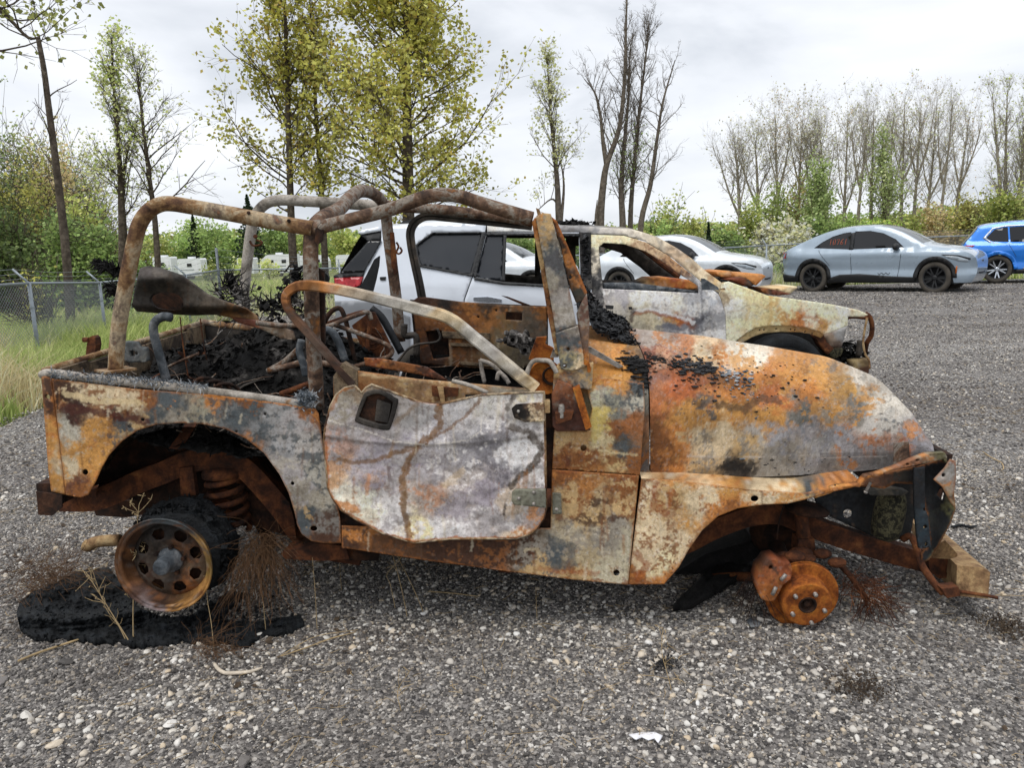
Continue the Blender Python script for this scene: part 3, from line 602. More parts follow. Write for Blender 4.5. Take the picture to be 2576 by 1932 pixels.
# wheel disc with D-shaped windows: drawn in its own plane
ws = []
for k in range(8):
    a0 = 2*math.pi*(k+.35)/8; ws.append([(r_*math.cos(a0+da), r_*math.sin(a0+da)) for r_, da in ((.098,-.19),(.122,-.23),(.134,-.12),(.134,.12),(.122,.23),(.098,.19),(.09,0))])
P2, T2 = cdt(circ((0, 0), R0-.034, 48), ws, .01, .15)
u_ = JAX; v_ = np.array([0, 0, 1.]); rr_ = np.hypot(P2[:, 0], P2[:, 1]); dz = .066-.018*sstep(.055, .09, rr_)*sstep(.15, .12, rr_)
V3 = WC+P2[:, :1]*u_+P2[:, 1:]*v_+dz[:, None]*JN; Vt, Ft = thicken(V3, T2, JN*.006)
cD = paint(project(Vt), smp(zA, [(650,1150,'3c332c','2a2420'),(760,1040,'332c28','241f1c'),(900,1100,'5a3a22','2c2420'),(960,1250,'5a4a3a',DO),(880,1330,DO,DB),(740,1320,'4a3c30',DB),(650,1250,'4a4038',DB),(800,1190,'4c423a','332c28')]), seed=12, mot=9)
build('wheel_disc', Vt, Ft, 'burnt', wr, True, cD)
mb = MB(); mb.lathe([(.0, -.026), (.026, -.026), (.031, -.022), (.033, -.014), (.034, .045), (.05, .052), (.052, .062), (.0, .062)], WC, JN, 28); mb.obj('hub_cap', 'slate_steel', wr, True)
for k in range(16):
    a0 = 2*math.pi*(k+.2)/16; MB().lathe([(0, -.004), (.005, -.004), (.005, .008)], WC+JN*.018+(u_*math.cos(a0)+v_*math.sin(a0))*(R0-.009), JN, 6).obj('rim_bolt', 'rust_dark', wr)
for k in range(5):
    a0 = 2*math.pi*(k+.1)/5; MB().lathe([(0, -.006), (.008, -.006), (.009, .0), (.009, .016), (0, .016)], WC+JN*.05+(u_*math.cos(a0)+v_*math.sin(a0))*.057, JN, 6).obj('lug_nut', 'rust_dark', wr)
V_, F_ = lathe_mesh([(R0-.03, .08), (R0-.004, .085), (R0+.006, .095), (R0-.006, .105), (R0-.008, .12), (R0+.004, .128), (R0-.006, .137), (R0-.004, .155), (R0+.012, .165), (R0+.002, .175), (R0+.016, .19), (R0+.022, .21), (R0+.012, .225), (R0+.016, .24), (R0-.0, .252), (R0-.03, .252)], WC, JN, 110)
q = V_-WC; nn = np.array([mnoise.noise(Vector(v*28.)) for v in q])*.010+np.array([mnoise.noise(Vector(v*9.)) for v in q])*.014; rad = q-np.outer(q@JN, JN); V_ = V_+rad/(np.linalg.norm(rad, axis=1)[:, None]+1e-9)*nn[:, None]
build('tyre_remnant', V_, F_, 'rubber_burnt', wr, False)
g_ = np.random.default_rng(8)
def _tp(g): a = g.uniform(-.6, 2.6); h_ = g.uniform(.09, .25); return WC+JN*h_+(JAX*math.cos(a)+np.array([0, 0, 1.])*math.sin(a))*(R0+.012+g.normal()*.006)
tag(MB().add(*flakes(520, _tp, .006, .026, 78, .8, 1.8)).obj('rubber_crust', 'rubber_burnt', wr), None, None, None, 'stuff')

# --- near door: hanging skin, inner frame, window frame, hinges, handle
DS = smp(zC, [(250,230,GR,'6a6258'),(220,330,GR,LG),(300,430,LG,'8a8080'),(250,500,'a3857a',LG),(200,600,'b08a6c',LG),(200,720,'c9a27c',WH),(280,800,'d6cfc0',OR),(430,860,'dcd6c4',WH),(520,840,WH,WH),(330,920,'cfc4b0',OR),(560,960,WH,LG),(700,980,'d8c9a0',WH),(850,1000,WH,LG),(450,600,'96909a',LG),(450,740,'99909a','a08a80'),(560,650,LG,'96909a'),(700,600,LG,'8a8494'),(800,450,'b0adb4',WH),(800,600,'9b969c',WH),(950,600,'8f8c92',WH),(1100,560,'77757c',WH),(1000,700,'a29a98',WH),(1180,680,'6e6a72','8a858c'),(1100,800,'837c86','8c8690'),(900,850,'8f8890','a0938c'),(750,820,'a0938c','a87a5c'),(1250,550,'c8c8cc',WH),(1300,520,'c8c8cc',WH),(1200,450,'8a878e',WH),(950,330,'b4b2b6',LG),(700,330,'a6a4a6',LG),(1150,280,'c0bdb8',WH),(1350,230,'d0c4ac',WH),(1200,230,'b8b4b2',WH),(1400,480,WH,LG),(1420,700,WH,LG),(1250,850,'b4a494',WH),(1380,920,'c08a60',LG),(1250,960,LG,WH),(1100,960,LG,WH),(1300,1020,'cdb8a0',OR),(330,200,'7a6a58',GR),(620,250,'9a9492',LG)])
DK = strk(zC, [([(820,280),(832,400),(770,470),(700,520),(650,600),(615,700),(610,850),(635,960),(648,1066)],40,'74522c',.9),([(625,800),(615,880),(640,940)],30,'5e4a34',.6),([(1070,240),(1000,330),(860,430),(760,490)],18,'76563a',.8),([(240,600),(330,620),(470,600),(560,560),(690,520)],26,'6c4e30',.85),([(540,570),(560,490)],16,'80603f',.6),([(1255,400),(1340,440),(1420,500),(1422,570),(1370,640),(1300,700),(1248,757)],40,'463c33',.95),([(1212,865),(1206,925)],18,'3a322c',.9),([(1228,300),(1265,230)],30,'4d443c',.85),([(700,270),(560,390)],22,'776552',.75),([(530,640),(545,720)],18,'5c4a4a',.7),([(410,690),(400,790)],24,'b0713c',.6),([(180,365),(400,430),(560,490),(760,515),(1000,480),(1070,430),(1082,230)],7,'d0c8bc',.7),([(160,500),(180,780),(250,890),(500,1030),(680,1078),(900,1058),(1280,1058),(1380,1020)],16,'a65f2c',.8),([(200,300),(250,190),(330,165)],18,'8a5a30',.8),([(860,745),(930,700),(960,660)],40,'b39a74',.5)])
DO_ = zmap(zC, [(152,480),(160,400),(190,285),(225,215),(270,178),(330,163),(372,205),(400,175),(432,157),(560,205),(700,255),(770,268),(832,272),(960,243),(1090,216),(1260,208),(1440,200),(1447,500),(1452,880),(1438,940),(1400,1000),(1350,1035),(1280,1058),(1100,1060),(900,1061),(760,1075),(680,1083),(600,1060),(500,1030),(370,965),(250,890),(200,820),(175,760),(165,640)])
def wdoor(x, y):
    w = -.045+.020*np.sin((x-900)/140.)*np.sin((y-950)/110.)+.030*(fbm(x/95., y/80., 44, 3)-.5)+.010*(fbm(x/32., y/26., 45, 2)-.5)
    e = 515-np.abs(x-1090)*0; cx_, cy_ = zC(760,515); w = w+.010*sstep(-4, 4, (y-cy_)+.00055*(x-cx_)**2*.6)
    return w+.03*sstep(950, 905, y)*sstep(1050, 950, x)
hO = catmull(np.array(zmap(zC, [(400,200),(480,190),(560,235),(582,262),(545,400),(515,425),(420,405),(345,380),(335,350),(375,235)])), 4, True)
hI = catmull(np.array(zmap(zC, [(410,225),(475,212),(545,255),(553,275),(528,375),(508,392),(425,375),(362,352),(358,335),(395,245)])), 4, True)
jpanel('door_skin', DO_, wdoor, DS, JR, DK, [[tuple(p) for p in hI]], 3.6, seed=4, gain=1.32, soot=.2, th=.005)
tag(JR.children[-1], 'buckled pale grey door skin with brown burn streaks')
hem = np.array(densify(DO_, 9.)); MB().tube(Jp(hem, wdoor(hem[:, 0], hem[:, 1])+.003), .0048, 6, True).obj('door_hem', 'tube_tan', JR, True)
IS = smp(zC, [(400,140,'8a6238',DO),(700,170,'8a6a48',TN),(1000,180,'b08a60',GR),(1300,190,'a8a090',GR),(250,150,DO,DB),(240,250,'5a4020',DO),(900,240,TN,DO)])
jpanel('door_inner_panel', zmap(zC, [(205,110),(260,30),(340,75),(700,125),(1000,150),(1365,182),(1440,205),(1440,330),(700,350),(210,320)]), .03, IS, JR, strk(zC, [([(350,95),(1360,190)],14,'c8b088',.6)]), [zmap(zC, [(980,215),(1070,220),(1068,240),(978,236)])], 6, seed=5)
mb = MB(); mb.prism(jpath(zC, [(205,110),(260,30),(345,75),(350,200),(300,420),(220,400)], .02), JN*.05); mb.obj('door_frame_post', 'tub_inner', JR)
mb = MB(); mb.prism(jpath(zC, [(782,165),(940,180),(935,225),(860,232),(785,225)], .016), JN*.012); mb.obj('latch_plate', 'rust_brown', JR)
mb = MB(); mb.prism(jpath(zC, [(815,170),(850,172),(862,270),(838,272)], .006), JN*.014); mb.obj('latch_bracket', 'rust_tan', JR)
# window frame loop
WFp = zmap(zF, [(1515,1462),(1420,1385),(1300,1285),(1100,1120),(905,968),(700,908),(500,855),(300,806),(100,764),(-60,742),(-160,752),(-222,800),(-228,860),(-190,940),(-60,1090),(90,1260),(240,1430)])
WFw = [-.03,-.02,-.005,.01,.025,.03,.03,.035,.04,.045,.05,.055,.055,.05,.04,.03,.02]
P_ = catmull(Jp(WFp, WFw), 5)
def flatbar(name, P, hgt, dep, mat, parent=JR):
    n = len(P); V = []; T = np.gradient(P, axis=0)
    for i in range(n):
        s = norm(np.cross(norm(T[i]), JN)); hh = hgt[i] if hasattr(hgt, '__len__') else hgt
        for a, b_ in ((-1, 0), (-.7, -.35), (.7, -.35), (1, 0), (1, 1), (.35, 1), (.3, .5), (-.3, .5), (-.35, 1), (-1, 1)): V.append(P[i]+s*hh/2*a+JN*dep*b_)
    k = 10; Fc = [(i*k+j, i*k+(j+1) % k, i*k+k+(j+1) % k, i*k+k+j) for i in range(n-1) for j in range(k)]
    Fc += [tuple(range(k-1, -1, -1)), tuple(range((n-1)*k, n*k))]
    c = paint(project(V), WS, seed=6, mot=9); return build(name, V, Fc, 'burnt', parent, False, c)
WS = smp(zF, [(1480,1430,CR,TN),(1350,1330,'b0a898',GR),(1200,1210,'a09c98','b8b4ae'),(1050,1080,'b8b4ae',GR),(930,1000,'b0a080',CR),(850,960,CR,TN),(700,910,'b4b0a8',GR),(500,860,'aeaaa4','8a8680'),(300,810,'a89a88',GR),(150,775,'b09a80',OR),(0,750,OR,'b08860'),(-120,745,OR,DO),(-210,800,'b8763a',OR),(-225,870,DO,OR),(-150,980,'6a4a34',DB),(0,1160,'4a3a30',DB),(150,1330,DB,'2a211c'),(250,1420,DB,DB)])
flatbar('door_window_frame', P_, np.interp(np.linspace(0, 1, len(P_)), [0, .22, .26, .45, .6, .7, 1], [.046, .046, .044, .040, .040, .030, .030]), .022, None)
# hinges
HS = smp(zC, [(1300,820,'6d6e60','7c7c6e'),(1400,800,'77786c','6a6a5c')])
jpanel('lower_hinge', zmap(zC, [(1252,790),(1275,772),(1450,772),(1452,880),(1265,862),(1250,840)]), -.062, HS, JR, (), [], 5, .012, 21)
for p in ((1293,825), (1380,790), (1380,857), (1513,890)):
    MB().lathe([(0, -.006), (.0045, -.006), (.007, -.003), (.007, .004)], J1(zC(*p), -.064), JN, 10).obj('hinge_bolt', 'bare_steel', JR, True)
MB().tube(jpath(zC, [(1470,770),(1472,872)], -.06), .0085, 10).obj('hinge_pin', 'rust_brown', JR, True)
jpanel('hinge_leaf', zmap(zC, [(1490,795),(1540,800),(1545,915),(1490,918)]), -.022, HS, JR, (), [], 6, .016, 22)
US = smp(zC, [(1290,310,BK,'3a2c24'),(1350,310,'3a2820',CR),(1400,330,CR,'4a2c1c'),(1420,280,'7a5a40',CR)])
jpanel('upper_hinge_pad', zmap(zC, [(1250,300),(1275,275),(1440,262),(1445,372),(1330,378),(1265,352)]), -.058, US, JR, strk(zC, [([(1265,300),(1330,330)],50,'15110f',.95)]), [], 4, .01, 23, mot=8)
MB().lathe([(0, -.006), (.005, -.006), (.006, 0), (.006, .01)], J1(zC(1290,315), -.066), JN, 10).obj('hinge_bolt', 'bare_steel', JR, True)
mb = MB(); mb.prism(jpath(zC, [(1443,255),(1475,258),(1475,322),(1443,325)], -.055), JN*.05); mb.obj('upper_hinge_knuckle', 'rust_tan', JR)
# door handle: rounded recess frame and paddle
P2, T2 = cdt(hO, [hI], 4.); V3 = Jp(P2, np.full(len(P2), -.05)); Vt, Ft = thicken(V3, T2, JN*.02); hd = build('door_handle', Vt, Ft, 'dark_sheet', JR)
P2, T2 = cdt(hI, [], 6.); Vt, Ft = thicken(Jp(P2, np.full(len(P2), -.034)), T2, JN*.008); build('handle_recess', Vt, Ft, 'rust_dark', hd)
mb = MB(); mb.prism(jpath(zC, [(462,245),(545,272),(525,382),(448,368)], -.046), JN*.012); mb.obj('handle_paddle', 'dark_sheet', hd)

# --- cowl, rocker, fender
CS = smp(zC, [(1560,700,DO,OR),(1700,720,'a06a30',DO),(1900,760,DO,TN),(1600,850,TN,DO),(1750,850,'a8906a',DB),(1900,880,TN,DO),(1700,950,TN,DB),(1850,980,GR,DB),(1620,1040,'b0a48c',GR),(1800,1060,GR,'b0a48c'),(1900,1150,'b0a890',GR),(1720,1160,'a89878',GR),(1520,1160,SL,GR),(1420,1210,TN,SL),(1600,1230,TN,DO),(1800,1260,'b0a890',DO),(1350,1140,DB,GR),(1150,1150,DB,DO),(900,1110,DB,DO),(600,1100,'5c3c24',DO),(330,1020,OR,DB),(300,1090,DB,DB),(1560,560,DO,'5a2e18'),(1540,480,TN,DO),(1700,600,DO,TN),(1680,480,'b08a58',TN),(1850,620,'b59a68',DO),(1950,620,DO,SL),(1760,480,'c0b088',OC),(1760,380,'b8a458','c0b088'),(1850,400,'7a4a22',DB),(1950,380,'8a5428',DO),(1900,510,'4a4238',SL),(1850,280,'6a6a64',SL),(1980,280,'a4a094',SL),(1780,250,'a8a890',GR),(1750,130,OC,OR),(1880,110,OC,'c08030'),(1990,170,SL,BK),(1700,90,'b07838',OR),(1650,60,'a07040',DO)])
CK = strk(zC, [([(1500,668),(1990,694)],6,'4a2410',.6),([(1570,1040),(1680,1010),(1830,1040),(1830,1070)],16,'6a6256',.5),([(1330,1130),(1400,1120),(1420,1160)],18,'c0b090',.6),([(1540,660),(1700,665),(1960,690)],30,'7a3c14',.55),([(1650,900),(1660,780)],24,'6e3a16',.6),([(1800,760),(1790,900)],20,'6e3a16',.5),([(1420,1240),(1560,1255),(1750,1262)],26,'8a4a22',.5),([(1480,1090),(1600,1100),(1610,1200),(1500,1225)],46,'4a4d4e',.7)])
jpanel('cowl_side_panel', zmap(zC, [(255,985),(700,1000),(1478,1000),(1487,657),(1996,693),(1932,1332),(1600,1300),(1250,1255),(760,1190),(255,1113)]), 0., CS, JR, CK, [circ(zC(1865,1262), 8), ], 3.8, seed=7, mot=13, soot=.25, gain=1.3)
def wcowl(x, y): u = np.clip((1082-y)/175., 0, 1.2); return .05*sstep(0, 1.15, u)**1.0*u+.012
jpanel('cowl_upper_panel', zmap(zC, [(1488,650),(1500,425),(1690,432),(1722,300),(1690,180),(1760,120),(1900,130),(2026,150),(2030,300),(2002,688)]), wcowl, CS, JR, strk(zC, [([(1740,470),(1750,300)],40,'b8a860',.6),([(1760,545),(1980,570)],14,'c9b890',.6)]), [circ(zC(1672,530), 8)], 3.8, seed=8, mot=13, soot=.3, gain=1.3)
FS = smp(zE, [(250,900,CR,DO),(330,950,TN,DO),(400,900,TN,DO),(300,1100,CR,DO),(250,1200,CR,DO),(330,1250,'d8c8a0',DO),(420,1100,CR,DO),(500,950,CR,DO),(450,1050,OC,CR),(600,920,CR,OR),(600,980,OR,DO),(700,930,OR,DO),(850,920,CR,OR),(950,910,CR,OC),(350,1310,OR,DB),(210,1320,DO,OR),(1050,900,TN,OR),(1200,870,OR,DO),(400,830,'c08848',CR),(700,860,OC,OR),(900,870,CR,OC),(1100,870,SL,OC)])
jpanel('front_fender', zmap(zE, [(230,816),(420,830),(650,858),(850,880),(1050,893),(1200,868),(1300,850),(1350,838),(1362,850),(1280,868),(1200,885),(1050,928),(970,946),(850,951),(720,970),(620,1010),(540,1080),(470,1180),(420,1270),(345,1356),(162,1357)]), lambda x, y: -.02+.03*sstep(1680, 1600, x)+.04*sstep(2080, 2160, x), FS, JR, strk(zE, [([(300,850),(290,950),(350,1000)],40,'7a3a14',.6),([(380,880),(370,960)],30,'8a4a1c',.6),([(200,1200),(260,1260),(200,1330)],40,'7a3c16',.7),([(500,1090),(620,1005),(720,968),(960,945)],16,'8a5a2c',.7)]), [circ(zE(806,920), 10, 12, 8)], 3.8, seed=9, mot=12, soot=.2, gain=1.35)
# fender top shelf, from the outer crease in to the bonnet side
oc = np.array(zmap(zE, [(230,817),(420,831),(650,859),(850,881),(1050,894),(1200,869),(1350,839)])); ow = np.array([.0,-.01,-.02,-.02,-.015,.0,.03]); oc = catmull(np.concatenate([oc, ow[:, None]], 1), 8)
O3 = Jp(oc[:, :2], oc[:, 2]); n_ = len(O3); rows = []
for k in range(7):
    f = k/6; dw = f*np.interp(np.linspace(0, 1, n_), [0, 1], [.16, .34]); rows.append(O3+JN*dw[:, None]+np.array([0, 0, 1])*(.012*math.sin(f*2.2))+0)
V = np.concatenate(rows); Fc = np.array([(k*n_+i, k*n_+i+1, (k+1)*n_+i+1, (k+1)*n_+i) for k in range(6) for i in range(n_-1)])
build('fender_top', V, Fc, 'burnt', JR, True, paint(project(V), FS, seed=10, mot=12))

# --- bonnet (hood): lofted shell
def hood_sec(X):
    """cross-section controls at X: near-side bottom/shoulder, crown, far shoulder/bottom as (w, z)"""
    t = np.clip((X-.41)/1.25, 0, 1.2)
    w0 = .06+.18*t; w1 = 1.44-.20*t
    zb = np.interp(X, [.1, .41, .7, 1.02, 1.35, 1.50, 1.7], [.62, .62, .60, .593, .605, .635, .66])
    zs = np.interp(X, [.1, .41, .8, 1.1, 1.3, 1.42, 1.50, 1.56], [1.02, .985, .925, .87, .825, .775, .715, .66])
    zc = np.interp(X, [.1, .41, .8, 1.1, 1.3, 1.42, 1.50, 1.56], [1.15, 1.12, 1.07, 1.012, .965, .905, .815, .69])
    return w0, w1, zb, zs, zc
def hood_pt(X, t):                   # t 0..1 around the section
    w0, w1, zb, zs, zc = hood_sec(X)
    mid = .5*(w0+w1); hw = .5*(w1-w0)
    prof = np.array([(-1, zb), (-1.003, zb*.6+zs*.4), (-.985, zb*.15+zs*.85), (-.93, zs+.018), (-.80, zs+.55*(zc-zs)+.01), (-.45, zc-.012), (0, zc), (.45, zc-.012), (.80, zs+.55*(zc-zs)+.01), (.93, zs+.018), (.985, zb*.15+zs*.85), (1.003, zb*.6+zs*.4), (1, zb)])
    pp = catmull(np.concatenate([prof], 1), 6); s = t*(len(pp)-1); i = np.minimum(s.astype(int), len(pp)-2); f = (s-i)[:, None]
    q = pp[i]*(1-f)+pp[i+1]*f; return mid+hw*q[:, 0], q[:, 1]
def hood_surface(X0, X1, nX, nT, front=False, t0=0., t1=1.):
    tt = np.linspace(t0, t1, nT); V = []
    for X in np.linspace(X0, X1, nX):
        w, z = hood_pt(X, tt)
        # plan-view rounding of the nose: the section bows forward at the centre
        bow = (.07*(1-((w-.75)/.6)**2))*sstep(.9, 1.5, X) if front else 0*w
        V.append(np.stack([JAX[0]*(X+bow)+JN[0]*(JD+w), JAX[1]*(X+bow)+JN[1]*(JD+w), z], 1))
    V = np.concatenate(V); Fc = np.array([(a*nT+b_, (a+1)*nT+b_, (a+1)*nT+b_+1, a*nT+b_+1) for a in range(nX-1) for b_ in range(nT-1)])
    return V, Fc
HSs = smp(zE, [(300,200,'8a4a2c','b88a6a'),(330,100,'a89a90',OR),(300,350,'b0704a','9a6a5a'),(450,330,'b5622a','a85a30'),(300,450,'b06a3a',OR),(280,550,DO,OC),(330,650,DO,OC),(420,600,OR,TN),(350,730,OR,DO),(300,760,DO,DB),(560,480,OC,SL),(450,520,OC,'6a5a4a'),(700,500,OC,OR),(560,600,CR,GR),(640,560,CR,TN),(600,680,CR,GR),(750,640,TN,GR),(850,520,OC,LG),(800,600,'9a948e',CR),(950,620,'8d8d94',GR),(1050,560,'84868e',LG),(1000,700,'807f80',GR),(1150,650,'86878e','90908f'),(1250,600,'8b8a90',OR),(1300,680,'88868a',OR),(1400,620,'a06a48','88888e'),(1450,700,'807c7c','8a8686'),(1560,680,'9a5c38',GR),(1600,600,'86848a',OR),(1650,650,'84828a','7a787c'),(700,760,'3a3632','8a8070'),(560,780,TN,GR),(900,750,'86827c',GR),(1200,750,'7c7a78',GR),(1400,560,'b0aca8',OR),(1500,520,'a8a49e','5c6064'),(1300,450,'7a7670',OC),(1400,400,'b8b0a4',OC),(1500,420,'c0bab0','8a8680'),(1300,350,'b0843e',GR),(1350,300,'c8c0b4','9a948a'),(1150,300,OC,'7a6a58'),(1000,250,'b07830',OR),(1100,400,OR,OC),(900,400,'b0662c',OC),(700,380,OR,'b0662c'),(550,300,'9a5a34',OR),(600,200,'b07028',CR),(550,180,CR,OC),(800,190,'d0c8b8',OC),(700,150,'c0b8a8',OC),(450,140,'a86a38','7a6a60'),(850,280,OR,OC),(1200,480,OC,GR),(900,500,OC,OR),(1050,480,'6a6a66',OC)])
HK = strk(zE, [([(480,790),(620,770),(700,750)],40,'3a342c',.5),([(660,760),(740,750),(760,780)],50,'191614',.9),([(460,705),(900,705),(1480,695)],6,'b8b0a8',.6),([(270,190),(400,230),(560,280),(720,340)],40,'33241c',.5),([(620,440),(690,455),(760,470),(820,410),(930,425)],40,'3a3028',.75),([(510,430),(540,440)],30,'3a2c22',.7)])
V, Fc = hood_surface(.414, 1.56, 230, 240, True)
n_ = len(V); cH = paint(project(V), HSs, HK, 13, mot=18, gain=1.15, sootiness=.6)
up = np.zeros_like(V); up[:] = np.array([0, 0, -.008])
wq = toQ(V); side = (np.abs(wq[:, 1]-.75)/.66) > .9; up[side] = (np.sign(.75-wq[side, 1])*.008)[:, None]*JN
tri = np.concatenate([Fc[:, [0, 1, 2]], Fc[:, [0, 2, 3]]]); Vt = np.concatenate([V, V+up]); Ft = np.concatenate([tri, tri[:, ::-1]+n_])
hood = build('bonnet', Vt, Ft, 'burnt', JR, True, np.concatenate([cH, cH*.7])); tag(hood, 'rust-orange bonnet fading to grey at the nose')
V, Fc = hood_surface(.14, .409, 44, 190); build('cowl_top', V[:], Fc, 'burnt', JR, True, paint(project(V), CS, strk(zC, [([(1700,60),(1900,60),(2000,100)],60,'b87a30',.6)]), 14, mot=16))
HOODV = hood.data
# bonnet hinge and latch pads
for (pts, nm) in (([(1510,635),(1585,628),(1592,745),(1508,752)], 'bonnet_latch'),):
    q3 = []
    for p in pts:
        r_ = ray(*zE(*p)); t_ = np.linspace(2.2, 4.0, 900); pt = cC+r_*t_[:, None]; qq = toQ(pt); zz = np.array([np.interp(w_, *(lambda a: (a[0], a[1]))(hood_pt(np.clip(x_, .42, 1.56), np.linspace(0, .5, 40)))) if True else 0 for x_, w_ in zip(qq[:, 0], qq[:, 1])])
        w0_ = np.array([hood_sec(x_)[0] for x_ in qq[:, 0]]); hit = np.where((qq[:, 1] > w0_) & (qq[:, 2] < zz))[0]; q3.append(pt[hit[0]] if len(hit) else J1(zE(*p), .2))
    q3 = np.array(q3); nrm = norm(np.cross(q3[1]-q3[0], q3[3]-q3[0])); nrm = nrm if nrm[1] < 0 else -nrm
    MB().prism(q3+nrm*.007, -nrm*.012).obj(nm, 'tube_rust', JR)

# --- windscreen frame
WFS = smp(zF, [(1560,300,TN,GR),(1600,450,SL,GR),(1640,560,'4c4c50',SL),(1680,700,'5a5654',SL),(1700,850,'8a8480',GR),(1720,970,'a09a94',GR),(1560,420,TN,GR),(1620,700,'8a8478',GR),(1660,900,GR,'a8a29a'),(1700,1150,SL,'8a5a34'),(1760,1150,SL,'5a6068'),(1800,1200,'b07a48',CR),(1720,1270,'8a8060',SL),(1820,1290,CR,'6a6a58'),(1500,300,OR,TN),(1600,900,DO,TN)])
jpanel('windscreen_pillar', zmap(zF, [(1515,265),(1560,235),(1620,242),(1700,560),(1760,820),(1798,1018),(1655,1068),(1610,800),(1560,520)]), .02, WFS, JR, (), [], 5, .05, 31, mot=9)
jpanel('pillar_base', zmap(zF, [(1652,1075),(1808,1022),(1835,1150),(1857,1308),(1760,1335),(1690,1322),(1668,1200)]), .0, WFS, JR, (), [circ(zF(1740,1185), 5), circ(zF(1718,1303), 5)], 5, .04, 32, mot=10)
jpanel('pillar_flange', zmap(zF, [(1487,300),(1512,262),(1560,520),(1612,800),(1655,1070),(1672,1230),(1650,1215),(1600,960),(1550,640)]), .055, smp(zF, [(1500,300,OR,DO),(1540,600,TN,DO),(1600,900,DO,DB),(1650,1150,TN,DO)]), JR, (), [], 5, .03, 33)
jpanel('windscreen_side_strip', zmap(zF, [(1625,262),(1660,290),(1740,470),(1872,790),(1850,850),(1795,862),(1755,760),(1690,480)]), lambda x, y: .10+.0*x, smp(zF, [(1660,320,DO,DB),(1700,450,'3a2a20',DB),(1760,650,'4a3424',DO),(1820,780,'3a3a34',DB),(1840,700,OR,DO),(1780,560,OR,DO)]), JR, strk(zF, [([(1650,280),(1760,520),(1868,790)],26,'9a5c2c',.9)]), [circ(zF(1755,685), 4)], 5, .03, 34)
jpanel('cowl_corner', zmap(zF, [(1870,800),(1840,850),(1800,940),(1812,1020),(1850,1290),(1890,1310),(1880,1150),(1890,1000)]), .05, smp(zF, [(1840,950,'6a4c40',GR),(1860,1100,'6a5448','8a6a50'),(1870,1250,OR,TN)]), JR, (), [], 5, .03, 35)
MB().tube([J1(zF(1560,285), .06), J1(zF(1560,300), .30), J1(zF(1552,318), .8), J1(zF(1545,330), 1.38)], .026, 10).obj('windscreen_header', 'tube_rust', JR, True)
boxpath('far_windscreen_pillar', Jp([zF(1545,330), zF(1690,1040)], [1.38, 1.36]), .06, .04, 'rust_brown', sm=3)
for p, q_ in (((1515,200),(1530,265)), ((1545,225),(1590,262))):
    MB().prism(jpath(zF, [p, (p[0]+25, p[1]+10), (q_[0]+30, q_[1]), q_], .03), JN*.004).obj('torn_flange', 'rust_tan', JR)
MB().prism(jpath(zF, [(1850,1255),(1885,1270),(1900,1320),(1895,1345),(1875,1345),(1872,1300),(1850,1290)], -.01), JN*.02).obj('pillar_hook', 'rust_orange', JR)

# --- roll cage
CT = 'tube_tan'
def cage(name, z, pts, w, r, mat, n=6, k=14):
    P = catmull(Jp(zmap(z, pts), w), n); return MB().tube(P, r, k).obj(name, mat, JR, True)
cage('rear_cage_bar', zB, [(252,1330),(262,1150),(285,950),(330,700),(385,430),(420,310),(480,225),(560,178),(640,172),(760,190),(1080,248),(1350,300),(1620,345)], np.full(13, .13), .029, CT)
cage('rear_cage_bar', zB, [(1135,900),(1150,740),(1175,500),(1200,330),(1240,230),(1300,170),(1380,148),(1500,150),(1800,168),(1950,178),(2130,195)], np.full(11, 1.37), .029, 'tube_grey')
cage('main_hoop', zB, [(1652,1600),(1640,1350),(1620,1000),(1612,700),(1608,480),(1625,350),(1690,272),(1800,215),(1870,140),(1950,85),(2040,100),(2105,160),(2132,260),(2150,420),(2200,800),(2230,1130)], [.13,.13,.13,.13,.14,.16,.24,.45,.62,.8,1.05,1.25,1.36,1.38,1.38,1.38], .030, 'tube_rust', 5)
cage('door_rail', zF, [(-15,350),(60,325),(200,290),(500,213),(650,158),(760,122),(880,108),(1000,125),(1100,158),(1300,220),(1490,275)], [.13,.12,.11,.10,.09,.09,.09,.09,.09,.08,.07], .0255, 'tube_rust')
cage('door_rail', zF, [(470,180),(640,200),(770,207),(900,216),(1080,238),(1280,264),(1490,300)], np.full(7, 1.37), .027, 'tube_rust')
MB().lathe([(0, 0), (.085, 0), (.085, .008), (.0, .008)], J1(zB(252,1335), .13), (0, 0, 1), 4).obj('cage_foot', 'tube_tan', JR)
MB().lathe([(.031, -.03), (.036, -.03), (.036, .03), (.031, .03)], J1(zB(1625,350), .15), JAX, 14).obj('cage_collar', 'tube_rust', JR, True)
mb = MB(); mb.prism(jpath(zB, [(1640,350),(1680,300),(1700,330),(1690,430),(1660,455),(1635,430)], .10), JN*.01); mb.obj('cage_gusset', 'rust_dark', JR)
for p in ((1175,235), (1455,290)):
    MB().lathe([(0, -.003), (.006, -.003), (.007, .004)], J1(zB(*p), .10), JN, 8).obj('cage_bolt', 'rust_dark', JR)
mb = MB(); mb.prism(jpath(zB, [(1640,610),(1700,640),(1705,1150),(1640,1180)], .15), JN*.02); mb.obj('belt_guide', 'rust_dark', JR)
mb = MB(); mb.lathe([(.006, 0), (.022, 0), (.022, .02), (.006, .02)], J1(zB(1695,690), .2), JN, 16); mb.obj('belt_reel', 'black_metal', JR)
mb = MB(); mb.prism(jpath(zF, [(500,370),(525,370),(555,650),(530,665),(510,600)], 1.34), JN*.02); mb.tube(catmull(jpath(zF, [(545,440),(560,470),(545,510),(565,520),(583,500),(570,475)], 1.33), 3), .006, 6); mb.obj('far_belt_bracket', 'rust_brown', JR)
